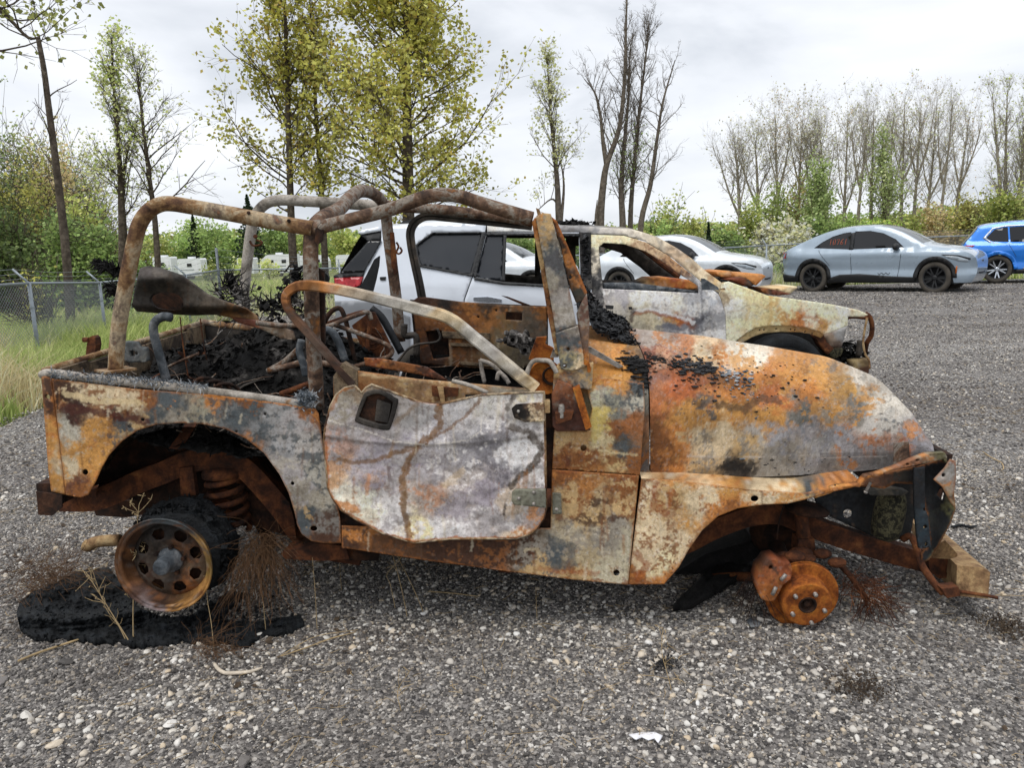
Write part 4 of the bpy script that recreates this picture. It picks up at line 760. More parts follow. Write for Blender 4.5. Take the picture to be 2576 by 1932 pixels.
mb = MB(); mb.lathe([(0, -.012), (.01, -.012), (.012, 0)], J1(zB(1225,400), 1.33), JN, 10); mb.tube(catmull(jpath(zB, [(1185,430),(1205,462),(1250,460),(1270,440),(1230,425)], 1.33), 3), .006, 6); mb.obj('cage_eyelet', 'rust_brown', JR)

# --- dark jambs behind the panel gaps
for nm, pts, w_ in (('door_shell', [(190,520),(1470,500),(1490,1030),(260,1030)], .035), ('hinge_jamb', [(1380,215),(1505,215),(1505,1060),(1380,1060)], .03), ('cowl_jamb', [(1960,170),(2070,170),(2050,690),(1990,1335),(1880,1325),(1940,690)], .10)):
    MB().prism(jpath(zC, pts, w_), JN*.01).obj(nm, 'rust_dark', JR)
# --- far door seen from inside
FD = smp(zF, [(720,850,'5a3a28',DB),(900,870,'2e2622','4a3a30'),(1200,880,'4a3a2c',OR),(1500,900,OR,DO),(800,960,'a0642c',OR),(1000,960,OR,DO),(1200,960,'a86e34',OR),(1450,960,'6a5a48','5a5a50'),(1300,1050,'8a6a40','7a6a50'),(1450,1080,'77685a','6a6256'),(900,1120,DO,OR),(1100,1120,'8a5a30',DO),(1250,1180,'7a6a4c','6e6450'),(1000,1220,'6a4a2c',DO),(800,1210,DB,DO),(1400,1200,'6e6450','5a5044'),(700,1050,DO,DB)])
jpanel('far_door', zmap(zF, [(655,850),(690,825),(740,822),(1000,856),(1300,878),(1590,890),(1600,1290),(1300,1330),(720,1290),(690,1150)]), 1.40, FD, JR, strk(zF, [([(820,905),(1060,920)],8,'4a2c18',.7),([(1060,920),(1060,1000),(830,990)],8,'5a3418',.7)]), [zmap(zF, [(1308,926),(1420,932),(1420,986),(1306,980)]), zmap(zF, [(748,1062),(840,1050),(905,1080),(915,1240),(800,1255)]), circ(zF(1115,960), 3), circ(zF(1240,915), 3)], 5, .02, 41, gain=.85)
MB().prism(jpath(zF, [(640,1225),(1640,1225),(1640,1560),(640,1560)], 1.46), JN*.01).obj('far_sill', 'char', JR)
MB().prism(jpath(zF, [(640,840),(1600,885),(1600,1300),(690,1300)], 1.47), JN*.01).obj('far_door_skin', 'rust_dark', JR)
for pts in ([(920,1140),(1190,1155),(1190,1172),(920,1160)], [(860,1060),(1195,1075),(1195,1120),(870,1105)], [(980,1270),(1200,1290),(1200,1305),(980,1290)]):
    MB().prism(jpath(zF, pts, 1.385), JN*.02).obj('door_rib', 'tub_inner', JR)
fw = catmull(Jp(zmap(zF, [(722,835),(700,720),(665,560),(645,450),(640,370),(665,310),(720,268),(790,258),(900,268),(1200,298),(1490,328)]), np.full(11, 1.42)), 5)
V = []; T_ = np.gradient(fw, axis=0)
for i in range(len(fw)):
    s_ = norm(np.cross(norm(T_[i]), JN))
    for a, b_ in ((-1, 0), (-.2, 0), (-.2, .5), (.2, .5), (.2, 0), (1, 0), (1, 1), (-1, 1)): V.append(fw[i]+s_*.022*a+JN*.03*b_)
Fc = [(i*8+j, i*8+(j+1) % 8, i*8+8+(j+1) % 8, i*8+8+j) for i in range(len(fw)-1) for j in range(8)]
build('far_window_frame', V, Fc, 'dark_sheet', JR)
MB().prism(jpath(zF, [(1275,812),(1320,820),(1480,880),(1440,885)], 1.40), JN*.02).obj('wiper_arm', 'rust_dark', JR)

# --- seats: bare tube frames and pan
def jtube(name, z, pts, w, r, mat, n=5, k=8):
    P = Jp(zmap(z, pts), np.broadcast_to(np.asarray(w, float), (len(pts),))); return MB().tube(catmull(P, n), r, k).obj(name, mat, JR, True)
jtube('seat_frame', zF, [(40,1000),(90,925),(150,900),(185,960),(220,1100),(262,1290)], .85, .012, 'rust_dark')
jtube('seat_frame', zF, [(20,1025),(200,960),(320,928),(360,960),(352,1100),(340,1240)], 1.0, .012, 'rust_brown')
jtube('seat_frame', zF, [(100,1010),(300,1080),(470,1150),(515,1190),(500,1230),(430,1255),(240,1310)], .8, .011, 'tube_rust')
jtube('seat_frame', zF, [(20,1050),(90,1060),(140,1130),(190,1270)], .7, .019, 'slate_steel')
jtube('seat_frame', zF, [(-350,1340),(-230,1270),(-110,1160)], .55, .014, 'tube_rust')
jtube('seat_frame', zF, [(-345,1335),(-200,1300),(-60,1275),(240,1310)], .5, .014, 'tube_rust')
jtube('seat_frame', zF, [(-260,1500),(-150,1460),(-60,1425)], .45, .014, 'rust_brown')
jtube('seat_strap', zB, [(1545,1120),(1530,1200),(1560,1300),(1575,1370)], .3, .016, 'slate_steel')
mb = MB(); mb.prism(jpath(zF, [(235,1020),(360,925),(395,930),(500,1150),(505,1230),(330,1235)], 1.05), JN*.02)
mb.obj('seat_pan', 'rust_brown', JR)
for r_ in (.03, .055): MB().lathe([(r_-.004, -.004), (r_, -.008), (r_+.004, -.004)], J1(zF(375,1110), 1.05), JN, 24).obj('seat_pan_ring', 'rust_brown', JR, True)
mb = MB(); mb.prism(jpath(zF, [(425,535),(390,560),(330,680),(265,805),(370,815),(400,700),(420,600)], 1.25), JN*.03); mb.obj('seat_shell', 'black_metal', JR)
jtube('cable', zF, [(560,1270),(620,1190),(700,1150),(820,1135),(850,1100),(830,1040)], 1.1, .006, 'dark_sheet')
jtube('seat_bracket', zF, [(370,900),(440,960),(500,1060),(580,1210)], 1.15, .02, 'black_metal')
jtube('seat_bracket', zF, [(600,1010),(605,1090),(680,1095),(685,1240)], 1.25, .018, 'dark_sheet')
# dash remains
jtube('dash_frame', zF, [(1130,1255),(1140,1330),(1160,1420)], .7, .010, 'tube_grey'); jtube('dash_frame', zF, [(1125,1260),(1220,1300),(1330,1420)], .7, .010, 'tube_grey')
jtube('dash_frame', zF, [(1245,1400),(1260,1350),(1300,1380),(1330,1425)], .5, .010, 'tube_grey')
mb = MB(); mb.prism(jpath(zF, [(1465,1255),(1520,1105),(1590,1100),(1580,1150),(1640,1180),(1640,1260),(1540,1270)], .18), JN*.03); mb.obj('dash_bracket', 'rust_orange', JR)
mb = MB(); mb.prism(jpath(zF, [(1615,1245),(1635,1190),(1675,1205),(1672,1240)], .06), JN*.02); mb.obj('dash_clip', 'tube_grey', JR)
V_, F_ = ico2(); col_ = []
mb = MB()
for k in range(46):
    p = (rng.normal(1440, 62), 0); p = (p[0], 1135+.35*(p[0]-1440)+rng.normal(0, 26)); r_ = rng.uniform(.012, .03)
    mb.add(V_*r_*rng.uniform(.6, 1.3, 3)+J1(zF(*p), .75+rng.normal(0, .03)), F_)
for c0 in ((1355,1110), (1440,1180)): mb.lathe([(.01, -.06), (.024, -.06), (.024, .02)], J1(zF(*c0), .72), JN, 14)
mb.obj('melted_column', 'char_ash', JR)
# loudspeaker in the cowl side
spk_c = J1(zF(1580,1385), .02)
MB().lathe([(.0, .01), (.058, .01), (.062, .0), (.066, .008), (.066, .03)], spk_c, JN, 32).obj('speaker_plate', 'rust_orange', JR, True)
MB().lathe([(.0, .03), (.018, .02), (.034, .0), (.036, -.006), (.032, -.008)], J1(zF(1625,1370), .02), JN, 28).obj('speaker_cone', 'rust_dark', JR, True)
jtube('speaker_bracket', zF, [(1445,1390),(1465,1320),(1500,1268),(1560,1262),(1610,1270),(1640,1310),(1660,1350)], -.01, .009, 'tube_grey')
# mirror bracket
jpanel('mirror_bracket', zmap(zC, [(1485,215),(1520,130),(1600,160),(1680,330),(1712,425),(1515,432),(1490,400)]), -.012, smp(zC, [(1540,180,'7a4a2c',GR),(1550,300,'4a2c22','5a3426'),(1620,380,'4e2e24','5a3426'),(1520,400,'5a3426',DB)]), JR, (), [], 5, .02, 51)
mb = MB(); mb.prism(jpath(zC, [(1610,185),(1650,165),(1720,405),(1685,425)], -.045), JN*.04); mb.obj('bracket_fold', 'rust_orange', JR)
mb = MB(); mb.prism(jpath(zC, [(1505,325),(1615,312),(1600,362),(1510,390)], -.06), JN*.04); mb.obj('hinge_block', 'rust_brown', JR)
MB().lathe([(0, -.03), (.009, -.03), (.012, -.02), (.012, .02)], J1(zC(1543,320), -.05), (0, 0, -1), 12).obj('hinge_stud', 'bare_steel', JR, True)
jpanel('hinge_pillar_face', zmap(zC, [(1490,220),(1500,60),(1560,20),(1640,60),(1730,30),(1720,190),(1660,180),(1600,170)]), .01, smp(zC, [(1550,80,TN,DO),(1620,140,'8a7a68',SL),(1700,100,TN,GR),(1560,180,DO,GR)]), JR, (), [circ(zC(1515,205), 4), circ(zC(1560,50), 4)], 5, .04, 52)

# --- front end: inner fender, canister, twisted fender nose, bumper, brakes
jpanel('inner_fender', zmap(zE, [(1110,915),(1300,860),(1600,800),(1640,880),(1600,1100),(1550,1130),(1400,1110),(1190,1010),(1120,945)]), .30, smp(zE, [(1200,950,'1c2025','24282e'),(1400,900,'17191c','22262a'),(1500,1000,'1a1c1e','141516')]), JR, (), [circ(zE(1280,997), 12)], 8, .01, 61, mat='burnt')
P_, F_ = lathe_mesh([(0, -.11), (.03, -.11), (.052, -.095), (.058, -.06), (.06, .0), (.058, .045), (.05, .08), (.03, .1), (0, .1)], J1(zE(1490,995), .20), (.14, 0, 1), 24); build('vapour_canister', P_, F_, 'canister', JR, True)
jpanel('canister_bracket', zmap(zE, [(1380,890),(1500,868),(1590,885),(1560,905),(1400,905)]), .12, smp(zE, [(1480,885,'2c2c2a','4a443a')]), JR, (), [], 6, .05, 62)
# nose: dark inner sheet, strut, flange strips
jpanel('fender_nose', zmap(zN, [(880,330),(1090,265),(1180,285),(1215,330),(1190,500),(1225,690),(1180,820),(1080,1010),(990,1140),(930,1165),(925,1080),(1000,1010),(960,700)]), lambda x, y: .16-.10*sstep(2330, 2410, x)+.04*np.sin(y/60.), smp(zN, [(1000,400,'14161a','1c2026'),(1050,600,'121418','181c22'),(1150,760,'1e2126','14161a'),(1000,1000,'181a1e','23272c'),(1200,700,'5a5a3a','22241e')]), JR, strk(zN, [([(1220,690),(1180,820),(1060,1030),(960,1160)],16,'4a4a38',.7)]), [zmap(zN, [(1085,520),(1110,515),(1128,570),(1110,630),(1095,600),(1060,570)])], 6, .006, 63)
jpanel('nose_flange', zmap(zN, [(1180,262),(1225,275),(1228,420),(1210,560),(1225,690),(1180,640),(1110,505),(1035,440),(1130,340)]), .06, smp(zN, [(1180,320,'8a8886',GR),(1130,420,'9a9896','a8a4a0'),(1190,480,'8a7a70',OR),(1200,600,'8a7c64',DB)]), JR, strk(zN, [([(1035,440),(1110,500),(1180,470)],14,OR,.8),([(1190,265),(1228,330)],16,'7a4a30',.8)]), [circ(zN(1118,400), 5)], 5, .008, 64)
jpanel('nose_edge_strip', zmap(zN, [(0,560),(0,600),(130,560),(200,520),(330,500),(390,505),(440,430),(560,400),(640,370),(800,330),(1030,280),(1120,262),(1145,300),(1150,240),(1130,205),(980,215),(850,265),(700,330),(540,385),(440,405),(380,475),(200,495)]), lambda x, y: .0+.09*sstep(2200, 2390, x), smp(zN, [(100,540,OC,OR),(300,490,OR,DO),(450,420,OR,DB),(600,385,'a87a4c',OR),(800,310,'8a5a3a',GR),(1000,245,'a08a70',OR),(1120,230,'6a6648',GR)]), JR, strk(zN, [([(850,290),(960,260)],26,'4a3a30',.6)]), [circ(zN(890,270), 5, 8, 3), circ(zN(805,305), 5, 8, 3)], 5, .03, 65)
jpanel('nose_return', zmap(zN, [(400,500),(440,420),(640,372),(880,325),(880,480),(700,470),(600,520),(480,500)]), .10, smp(zN, [(500,450,'5a3a26',DB),(700,400,'2c2824',DB),(850,400,BK,'242628')]), JR, (), [], 6, .008, 66)
MB().lathe([(0, -.03), (.006, -.03), (.009, -.024), (.006, -.02), (.006, .02)], J1(zN(465,500), .08), norm(-JN*.2+np.array([.3, 0, .9])), 8).obj('nose_bolt', 'bare_steel', JR)
jpanel('fender_strut', zmap(zN, [(862,340),(955,330),(958,690),(985,760),(1010,1030),(905,1035),(885,900),(865,640)]), .05, smp(zN, [(910,500,'15171b','1c2026'),(960,900,'22303a','1c242c'),(900,950,'1c2026','262c32')]), JR, (), [circ(zN(960,850), 5), circ(zN(968,1003), 4, 8, 6), circ(zN(955,700), 4)], 5, .012, 67)
# bumper beam
Bn = [J1(zN(*p), .06) for p in ((1275,1390), (1205,1110), (1235,1075), (1390,1295), (1535,1300), (1370,1385))]
near_c = J1(zN(1370,1330), .06); far_c = J1(zN(860,830), 1.30)
bd = norm(far_c-near_c); sx = norm(np.cross(np.array([0, 0, 1.]), bd)); uz = np.cross(bd, sx)
prof = np.array([(-.055, -.06), (.055, -.06), (.06, .045), (.03, .06), (-.055, .06)]); V = []
for c_ in np.linspace(0, 1, 9):
    for a, b_ in prof: V.append(near_c+(far_c-near_c)*c_+sx*(-a)*1.0+uz*b_)
Fc = [(i*5+j, i*5+(j+1) % 5, i*5+5+(j+1) % 5, i*5+5+j) for i in range(8) for j in range(5)]+[(4, 3, 2, 1, 0), (40, 41, 42, 43, 44)]
build('front_bumper', V, Fc, 'rust_tan', JR)
mb = MB(); mb.prism(jpath(zN, [(990,1095),(1170,1105),(1240,1085),(1130,965),(1060,1010)], .18), np.array([0, 0, -.012])); mb.obj('bumper_bracket', 'rust_tan', JR)
mb = MB(); mb.prism(jpath(zN, [(985,1090),(1170,1100),(1140,1240),(1180,1290),(1080,1300),(1000,1240)], .24), JN*.06); mb.obj('frame_horn', 'rust_brown', JR)
jtube('sway_bar_link', zN, [(760,960),(820,930),(860,970),(900,1080),(930,1180),(1000,1290),(1080,1390),(1120,1430)], [.22,.2,.18,.15,.12,.09,.07,.06], .014, 'rust_brown')
mb = MB(); mb.prism(jpath(zN, [(1105,1390),(1250,1375),(1265,1450),(1150,1470)], .03), JN*.05); mb.obj('sway_bar_end', 'rust_brown', JR)
jtube('drag_rod', zN, [(1250,1410),(1380,1430),(1500,1450),(1590,1468)], [.06,.05,.03,.02], .007, 'rust_brown')
# front suspension and brake
jtube('front_strut', zE, [(1040,960),(1050,1080),(1075,1200)], .24, .028, 'rust_brown', k=14)
MB().lathe([(0, 0), (.085, 0), (.09, .012), (.06, .03), (0, .032)], J1(zE(1070,985), .26), (.1, 0, 1), 22).obj('strut_plate', 'rust_dark', JR, True)
mb = MB(); mb.prism(jpath(zE, [(1030,1130),(1110,1125),(1120,1215),(1020,1225)], .2), JN*.08); mb.obj('strut_clamp', 'rust_brown', JR)
HC = J1(zE(1076,1462), -.01); cen_r = J1(zE(1066,1414), .05)
fax = norm(cen_r-HC); fax = norm(JN*1.0+np.array([0, 0, .12]))
rot = HC+fax*.062
MB().lathe([(.05, .0), (.140, 0), (.1425, .003), (.1425, .010), (.12, .011), (.12, .016), (.1425, .017), (.1425, .024), (.05, .026)], rot, fax, 56).obj('brake_rotor', 'rust_orange', JR, False)
MB().lathe([(.034, .0), (.088, .0), (.095, .006), (.097, .06), (.10, .062)], HC, fax, 48).obj('rotor_hat', 'rust_orange', JR, False)
MB().lathe([(.0, .008), (.012, .008), (.013, .016), (.026, .018), (.028, .004), (.030, -.003), (.0345, -.003), (.036, .004), (.036, .02)], HC, fax, 28).obj('hub_bore', 'rust_dark', JR, False)
uu = norm(np.cross(fax, [0, 0, 1.])); vv = np.cross(fax, uu)
for p in ((1012,1415), (1113,1405), (1160,1487), (1093,1550), (998,1505)):
    d_ = ray(*zE(*p)); t_ = ((HC-cC)@fax)/(d_@fax); c_ = cC+d_*t_
    MB().lathe([(0, -.016), (.0055, -.016), (.0085, -.012), (.0085, .0), (.010, .001)], c_, fax, 10).obj('wheel_stud', 'bare_steel', JR, True)
jpanel('brake_caliper', zmap(zE, [(818,1335),(830,1290),(872,1232),(915,1225),(960,1250),(985,1245),(998,1280),(990,1330),(950,1360),(930,1400),(905,1440),(870,1445),(840,1430),(820,1380)]), lambda x, y: .01-.02*np.exp(-(((x-1953)/25)**2+((y-1460)/30)**2)), smp(zE, [(860,1300,'8a4a1c',DO),(900,1380,'9a5a20',OR),(950,1300,'a0582a',DO),(880,1270,DB,DO),(960,1270,'7a3c18',OR)]), JR, (), [circ(zE(888,1272), 6)], 5, .09, 71)
for (a, b_) in (((965,1305),(940,1335)), ((915,1370),(895,1410))):
    MB().tube(jpath(zE, [a, b_], -.012), .008, 8).obj('caliper_pin', 'bare_steel', JR, True)
mb = MB(); V_, F_ = ico2()
for (p, r_, w_) in (((1010,1215),.035,.08), ((1070,1225),.03,.1), ((960,1215),.03,.1), ((1225,1245),.03,.12), ((900,1240),.02,.1), ((1150,1200),.03,.15), ((1040,1200),.04,.14)): mb.add(V_*r_*np.array([1.3, .8, .7])+J1(zE(*p), w_), F_)
mb.obj('steering_knuckle', 'rust_brown', JR)
mb = MB(); mb.tube([HC+fax*.09, HC+fax*.3, Q(1.06, .75, .22), Q(1.06, 1.45, .26)], [.05, .036, .036, .036], 12); mb.add(V_*np.array([.13, .12, .12])+Q(1.06, .55, .21), F_); mb.obj('front_axle', 'rust_dark', JR, True)
jtube('tie_rod', zE, [(590,1325),(700,1318),(830,1318)], .45, .022, 'rust_brown')
jtube('track_bar', zE, [(1220,1240),(1290,1310),(1380,1440)], [.2,.15,.12], .012, 'rust_brown')
jtube('brake_line', zE, [(955,950),(930,1040),(918,1130)], .2, .003, 'rust_dark')
mb = MB(); mb.prism(jpath(zE, [(400,1300),(560,1200),(800,1130),(870,1180),(760,1260),(480,1400)], .55), JN*.5); mb.obj('engine_crossmember', 'char', JR)
MB().lathe([(.12, 0), (.14, 0), (.14, .22), (.12, .22)], Q(1.06, 1.28, .16), JN, 30).obj('far_brake_rotor', 'rust_orange', JR)
MB().lathe([(.10, 0), (.19, 0), (.20, .03), (.20, .18), (.19, .2), (.1, .2)], Q(-1.47, 1.25, .24), JN, 36).obj('far_rear_wheel', 'rust_dark', JR, True)
# grille panel and radiator under the bonnet nose
mb = MB(); mb.prism([Q(1.60, .30, .30), Q(1.60, 1.20, .32), Q(1.66, 1.20, .64), Q(1.66, .30, .62)], JAX*.03); mb.obj('grille_panel', 'rust_dark', JR)
mb = MB(); mb.box(Q(.95, .78, .5), .5, .4, .35, JAX, JN); mb.obj('engine_block', 'char', JR)

# --- bits standing in the bed
LS = smp(zB, [(480,650,'3a3431','2a2624'),(600,700,'3e3a36','2a2725'),(450,800,'2c2826','201d1c'),(800,800,'4a443e','36312d'),(900,870,'5a5046','4a443c'),(1100,930,'7a5a3c','4c443c'),(1200,990,'8a6a4a','5a4a3c'),(600,910,'3a241a','241c18'),(420,890,'2c2624','1c1918'),(750,860,'3c3631','2c2825')])
LO = zmap(zB, [(420,620),(470,605),(560,620),(700,668),(800,740),(880,800),(1000,850),(1150,900),(1230,955),(1250,1020),(1200,1012),(1050,965),(950,945),(780,950),(600,940),(400,922),(365,885),(385,760)])
def wlid(x, y): return .55-.10*np.exp(-(((x-380)/70)**2+((y-700)/26)**2))-.05*np.sin((x-330)/90.)+.10*sstep(770, 792, y)
jpanel('buckled_panel', LO, wlid, LS, JR, strk(zB, [([(1000,940),(1200,985),(1240,1010)],30,'8a6238',.7),([(520,640),(700,740),(900,830)],30,'5e564e',.5)]), [catmull(np.array(zmap(zB, [(490,830),(540,795),(640,790),(700,820),(722,870),(700,905),(600,910),(520,890)])), 4, True)], 5, .02, 81)
P2, T2 = cdt(catmull(np.array(zmap(zB, [(470,820),(540,780),(650,775),(715,810),(738,870),(715,920),(600,925),(500,905)])), 3, True), [], 9); build('panel_recess', *thicken(Jp(P2, np.full(len(P2), .62)), T2, JN*.006), 'rust_dark', JR)
jtube('panel_arm', zB, [(1230,1000),(1350,1018),(1500,1020),(1700,1030),(1830,985),(1950,940),(2010,930),(2030,980)], [.55,.6,.65,.7,.8,.9,.95,.95], .011, 'tube_rust')
jpanel('bent_channel', zmap(zB, [(1050,960),(1350,1000),(1480,1060),(1500,1120),(1400,1110),(1250,1040),(1100,1000)]), .62, smp(zB, [(1150,1000,'6a3c2c',DO),(1350,1050,'7a6450',GR),(1450,1100,'6a5a4c',DB)]), JR, (), [], 6, .02, 82)
jtube('bed_hoop', zB, [(640,965),(590,958),(545,975),(518,1010),(515,1060),(530,1130),(575,1290),(605,1400)], .32, .019, 'slate_steel')
jpanel('bed_bracket', zmap(zB, [(315,1130),(390,1135),(410,1170),(455,1175),(470,1270),(350,1280),(312,1260)]), .25, smp(zB, [(380,1180,SL,'5c6064'),(420,1240,'6a6c6a',SL)]), JR, (), [zmap(zB, [(350,1195),(385,1195),(385,1235),(350,1235)]), circ(zB(395,1215), 4)], 5, .03, 83)
mb = MB(); mb.prism(jpath(zL, [(715,970),(725,880),(745,825),(768,812),(790,830),(800,890),(790,950)], .75), JN*.05); mb.tube(jpath(zL, [(695,845),(740,845)], .75), .012, 8); mb.obj('spare_carrier_hinge', 'rust_brown', JR)
MB().lathe([(.10, 0), (.14, .005), (.15, .03), (.14, .06), (.10, .06)], Q(-2.02, .98, .98), JAX, 30).obj('spare_wheel_hub', 'black_metal', JR, True)
for i, (x0, y0) in enumerate(((850,1400), (920,1420), (990,1440))):
    jtube('loose_spring_coil', zB, [(x0-60,y0+30),(x0-20,y0-8),(x0+50,y0-12),(x0+110,y0+20),(x0+140,y0+75)], [.30,.28,.3,.33,.33], .008, 'rust_dark')
for pts in ([(700,960),(720,1150),(760,1400)], [(840,970),(860,1130),(885,1260)]): jtube('hanging_wire', zB, pts, .5, .003, 'rust_brown')
jtube('bed_rod', zB, [(610,1310),(730,1255),(830,1215)], .4, .006, 'tube_rust')
jtube('trim_strip', zC, [(900,135),(1000,160),(1110,205)], .0, .008, 'tube_grey')
mb = MB(); mb.prism(jpath(zF, [(1872,1168),(1900,1172),(2125,1305),(2090,1318),(1880,1205)], .12), JN*.02); mb.obj('wiper_blade', 'bare_steel', JR)
jpanel('rusted_floor_flap', zmap(zF, [(320,1245),(430,1250),(600,1280),(760,1310),(900,1400),(860,1405),(700,1360),(520,1330),(330,1300)]), .25, smp(zF, [(400,1260,'8a4a24',OR),(600,1300,DO,'3a241a'),(800,1360,'7a4428',DB)]), JR, (), [], 5, .01, 84)

# ------------------------------------------------------------------ charred debris lying in and on the wreck
def heap(name, poly_q, zf, label, seed, nfl, smin, smax, mat='char', sp=.03, fl_mat=None):
    """lumpy heap: height field over an outline in (X, w) plus loose flakes"""
    P, T = cdt(poly_q, [], sp); z = zf(P[:, 0], P[:, 1])+(fbm(P[:, 0]*14, P[:, 1]*14, seed, 4)-.5)*.12
    V = np.array([Q(a, b_, c_) for (a, b_), c_ in zip(P, z)]); mbx = MB(); mbx.add(V, T)
    lo = np.array(poly_q).min(0); hi = np.array(poly_q).max(0)
    def pf(r_):
        while True:
            p = r_.uniform(lo, hi)
            if inside(p[None], poly_q)[0]: break
        zz = zf(np.array([p[0]]), np.array([p[1]]))[0]+(fbm(np.array([p[0]*14]), np.array([p[1]*14]), seed, 4)[0]-.5)*.12
        return Q(p[0], p[1], zz+r_.uniform(-.005, .012))
    mbx.add(*flakes(nfl, pf, smin, smax, seed)); o = mbx.obj(name, mat); tag(o, label, 'debris'); return o
heap('charred_debris', [(-1.86,.12),(-1.1,.10),(-.80,.16),(-.72,.5),(-.75,1.2),(-.9,1.42),(-1.86,1.42)], lambda X, w: zfl(X)+.25+.20*sstep(.2, .9, w)+.24*np.exp(-(((X+1.2)/.36)**2+((w-.95)/.4)**2)), 'heap of black charred debris filling the rear bed of the burnt off-roader', 91, 5200, .005, .036, 'char_heap')
heap('charred_seat_remains', [(-.72,.2),(-.1,.12),(.2,.2),(.2,1.3),(-.7,1.35)], lambda X, w: zfl(X)+.30+.20*np.exp(-(((X+.42)/.16)**2+((w-.75)/.25)**2))+.05*np.sin(X*9), 'black ashy seat remains on the front floor of the burnt off-roader', 92, 3000, .005, .026, 'char_heap')
heap('charred_dash_heap', [(.16,.42),(.42,.36),(.45,.7),(.43,1.36),(.14,1.36),(.12,.8)], lambda X, w: np.interp(X, [.1, .41], [1.15, 1.12])-.02+.30*np.exp(-(((X-.10)/.15)**2))*sstep(.25, .6, w)+.04*np.exp(-(((X-.3)/.1)**2+((w-1.0)/.3)**2)), 'glossy black melted dashboard heap spilling over the cowl of the burnt off-roader', 93, 5200, .004, .026, 'char_shiny', .012)
def hood_hit(p):
    r_ = ray(*p); t_ = np.linspace(2.4, 4.6, 400)
    for tt in t_:
        pt = cC+r_*tt; q = toQ(pt[None])[0]
        if .14 < q[0] < 1.55:
            w_, z_ = hood_pt(q[0], np.linspace(.05, .95, 60))
            if w_[0] < q[1] < w_[-1] and q[2] < np.interp(q[1], w_, z_): return pt
    return cC+r_*2.9
def hood_cluster(name, pts, n, s0, s1, spread, label, seed, mat='char'):
    ctr = [hood_hit(zE(*p)) for p in pts]
    r_ = np.random.default_rng(seed); mbx = MB(); Vi, Fi = ico()
    for k in range(n):
        c_ = ctr[r_.integers(len(ctr))]+r_.normal(size=3)*np.array([spread, spread*1.5, 0])*r_.uniform(.3, 1.4); s = s0+(s1-s0)*r_.random()**2.5; q = toQ(c_[None])[0]
        if .15 < q[0] < 1.5: w_, z_ = hood_pt(q[0], np.linspace(.05, .95, 60)); c_[2] = np.interp(q[1], w_, z_)+s*.25
        mbx.add(Vi*s*r_.uniform(.5, 1.2, 3)*np.array([1.2, 1.2, .45])*r_.uniform(.65, 1.3, (12, 1))+c_, Fi)
    tag(mbx.obj(name, mat), label, 'debris')
hood_cluster('char_crumbs', [(280,200),(330,215),(390,230),(410,250)], 150, .003, .010, .022, 'trail of black char crumbs at the rear of the rusty bonnet', 101)
hood_cluster('char_chunks', [(450,240),(500,250),(560,250),(590,270),(520,290)], 210, .004, .016, .026, 'pile of black char chunks on the middle of the rusty bonnet', 102, 'char_shiny')
hood_cluster('char_flakes', [(660,295),(720,310),(770,335)], 160, .003, .012, .022, 'black and white flakes further forward on the rusty bonnet', 103, 'ash_fibre')
if 0: hood_cluster('soot_crust', [(620,440),(690,450),(740,460),(810,405),(900,420),(520,432)], 130, .006, .018, .026, 'thin soot crust along the near shoulder of the rusty bonnet', 104)
hood_cluster('cowl_cinder', [(190,245),(215,255),(160,235),(230,270)], 260, .004, .017, .02, 'dark cinder lump by the rear corner of the rusty bonnet', 105)
hood_cluster('ash_crumbs', [(900,300),(1000,330),(850,350),(1050,390),(760,420),(620,370)], 110, .003, .009, .09, 'tiny dark crumbs dotted over the rusty bonnet', 106)
# stringy charred remains sticking up from the bed
def strands(name, anchors, n, L0, L1, mat, label, seed, up=.7, wd=.006):
    """shredded charred remains: bundles of splintered, curling fibres over a few torn flakes"""
    r_ = np.random.default_rng(seed); mb = MB()
    for (p, w, sp) in anchors:
        d0 = norm(r_.normal(size=3)*np.array([1, .6, .6])+np.array([0, 0, up])); c0 = J1(p, w)
        for i in range(max(14, n//len(anchors)//3)):
            q = c0+r_.normal(size=3)*sp*np.array([1, 1, .7]); d = norm(d0+r_.normal(size=3)*.33); L_ = r_.uniform(L0, L1); rr = wd*r_.uniform(.18, .55); pts = [q]
            for k in range(4): d = norm(d+r_.normal(size=3)*.22); q = q+d*L_/4; pts.append(q)
            mb.tube(pts, [rr, rr*1.1, rr*.9, rr*.6, rr*.2], 4)
        mb.add(*flakes(26, lambda g: c0+g.normal(size=3)*sp*.9, .012, .04, seed*7+int(p[0]), .7, 1.7))
    o = mb.obj(name, mat); tag(o, label, 'debris'); return o
# tangle of wires, rods, springs and strips in the bed
r_ = np.random.default_rng(301); segs_ = []
for k in range(150):
    X = r_.uniform(-1.8, -.2); w = r_.uniform(.15, 1.35); p = Q(X, w, zfl(X)+.30+.14*r_.random()+.08*sstep(.3, 1.1, w)); d = norm(r_.normal(size=3)*np.array([1, 1, .5])); L_ = r_.uniform(.08, .34); rr = r_.uniform(.0012, .004)
    for m_ in range(6): d = norm(d+r_.normal(size=3)*.35-np.array([0, 0, .05])); q = p+d*L_/6; segs_.append((p, q, rr)); p = q
mb = MB()
for a, b_, rr in segs_: mb.tube([a, b_+(b_-a)*.1], rr, 4)
tag(mb.obj('wire_tangle', 'tube_rust'), 'tangle of burnt wires and rods over the charred bed of the off-roader', None, None, 'stuff')
for k in range(9):
    X = -1.62+.1*k+r_.normal()*.03; w = r_.uniform(.35, 1.1); c0 = Q(X, w, zfl(X)+.36+.12*sstep(.3, 1., w)); MB().tube(helix(c0, c0+np.array([r_.normal()*.03, r_.normal()*.03, .09]), .028, 4, 12), .003, 5).obj('seat_spring', 'rust_brown', JR, True)
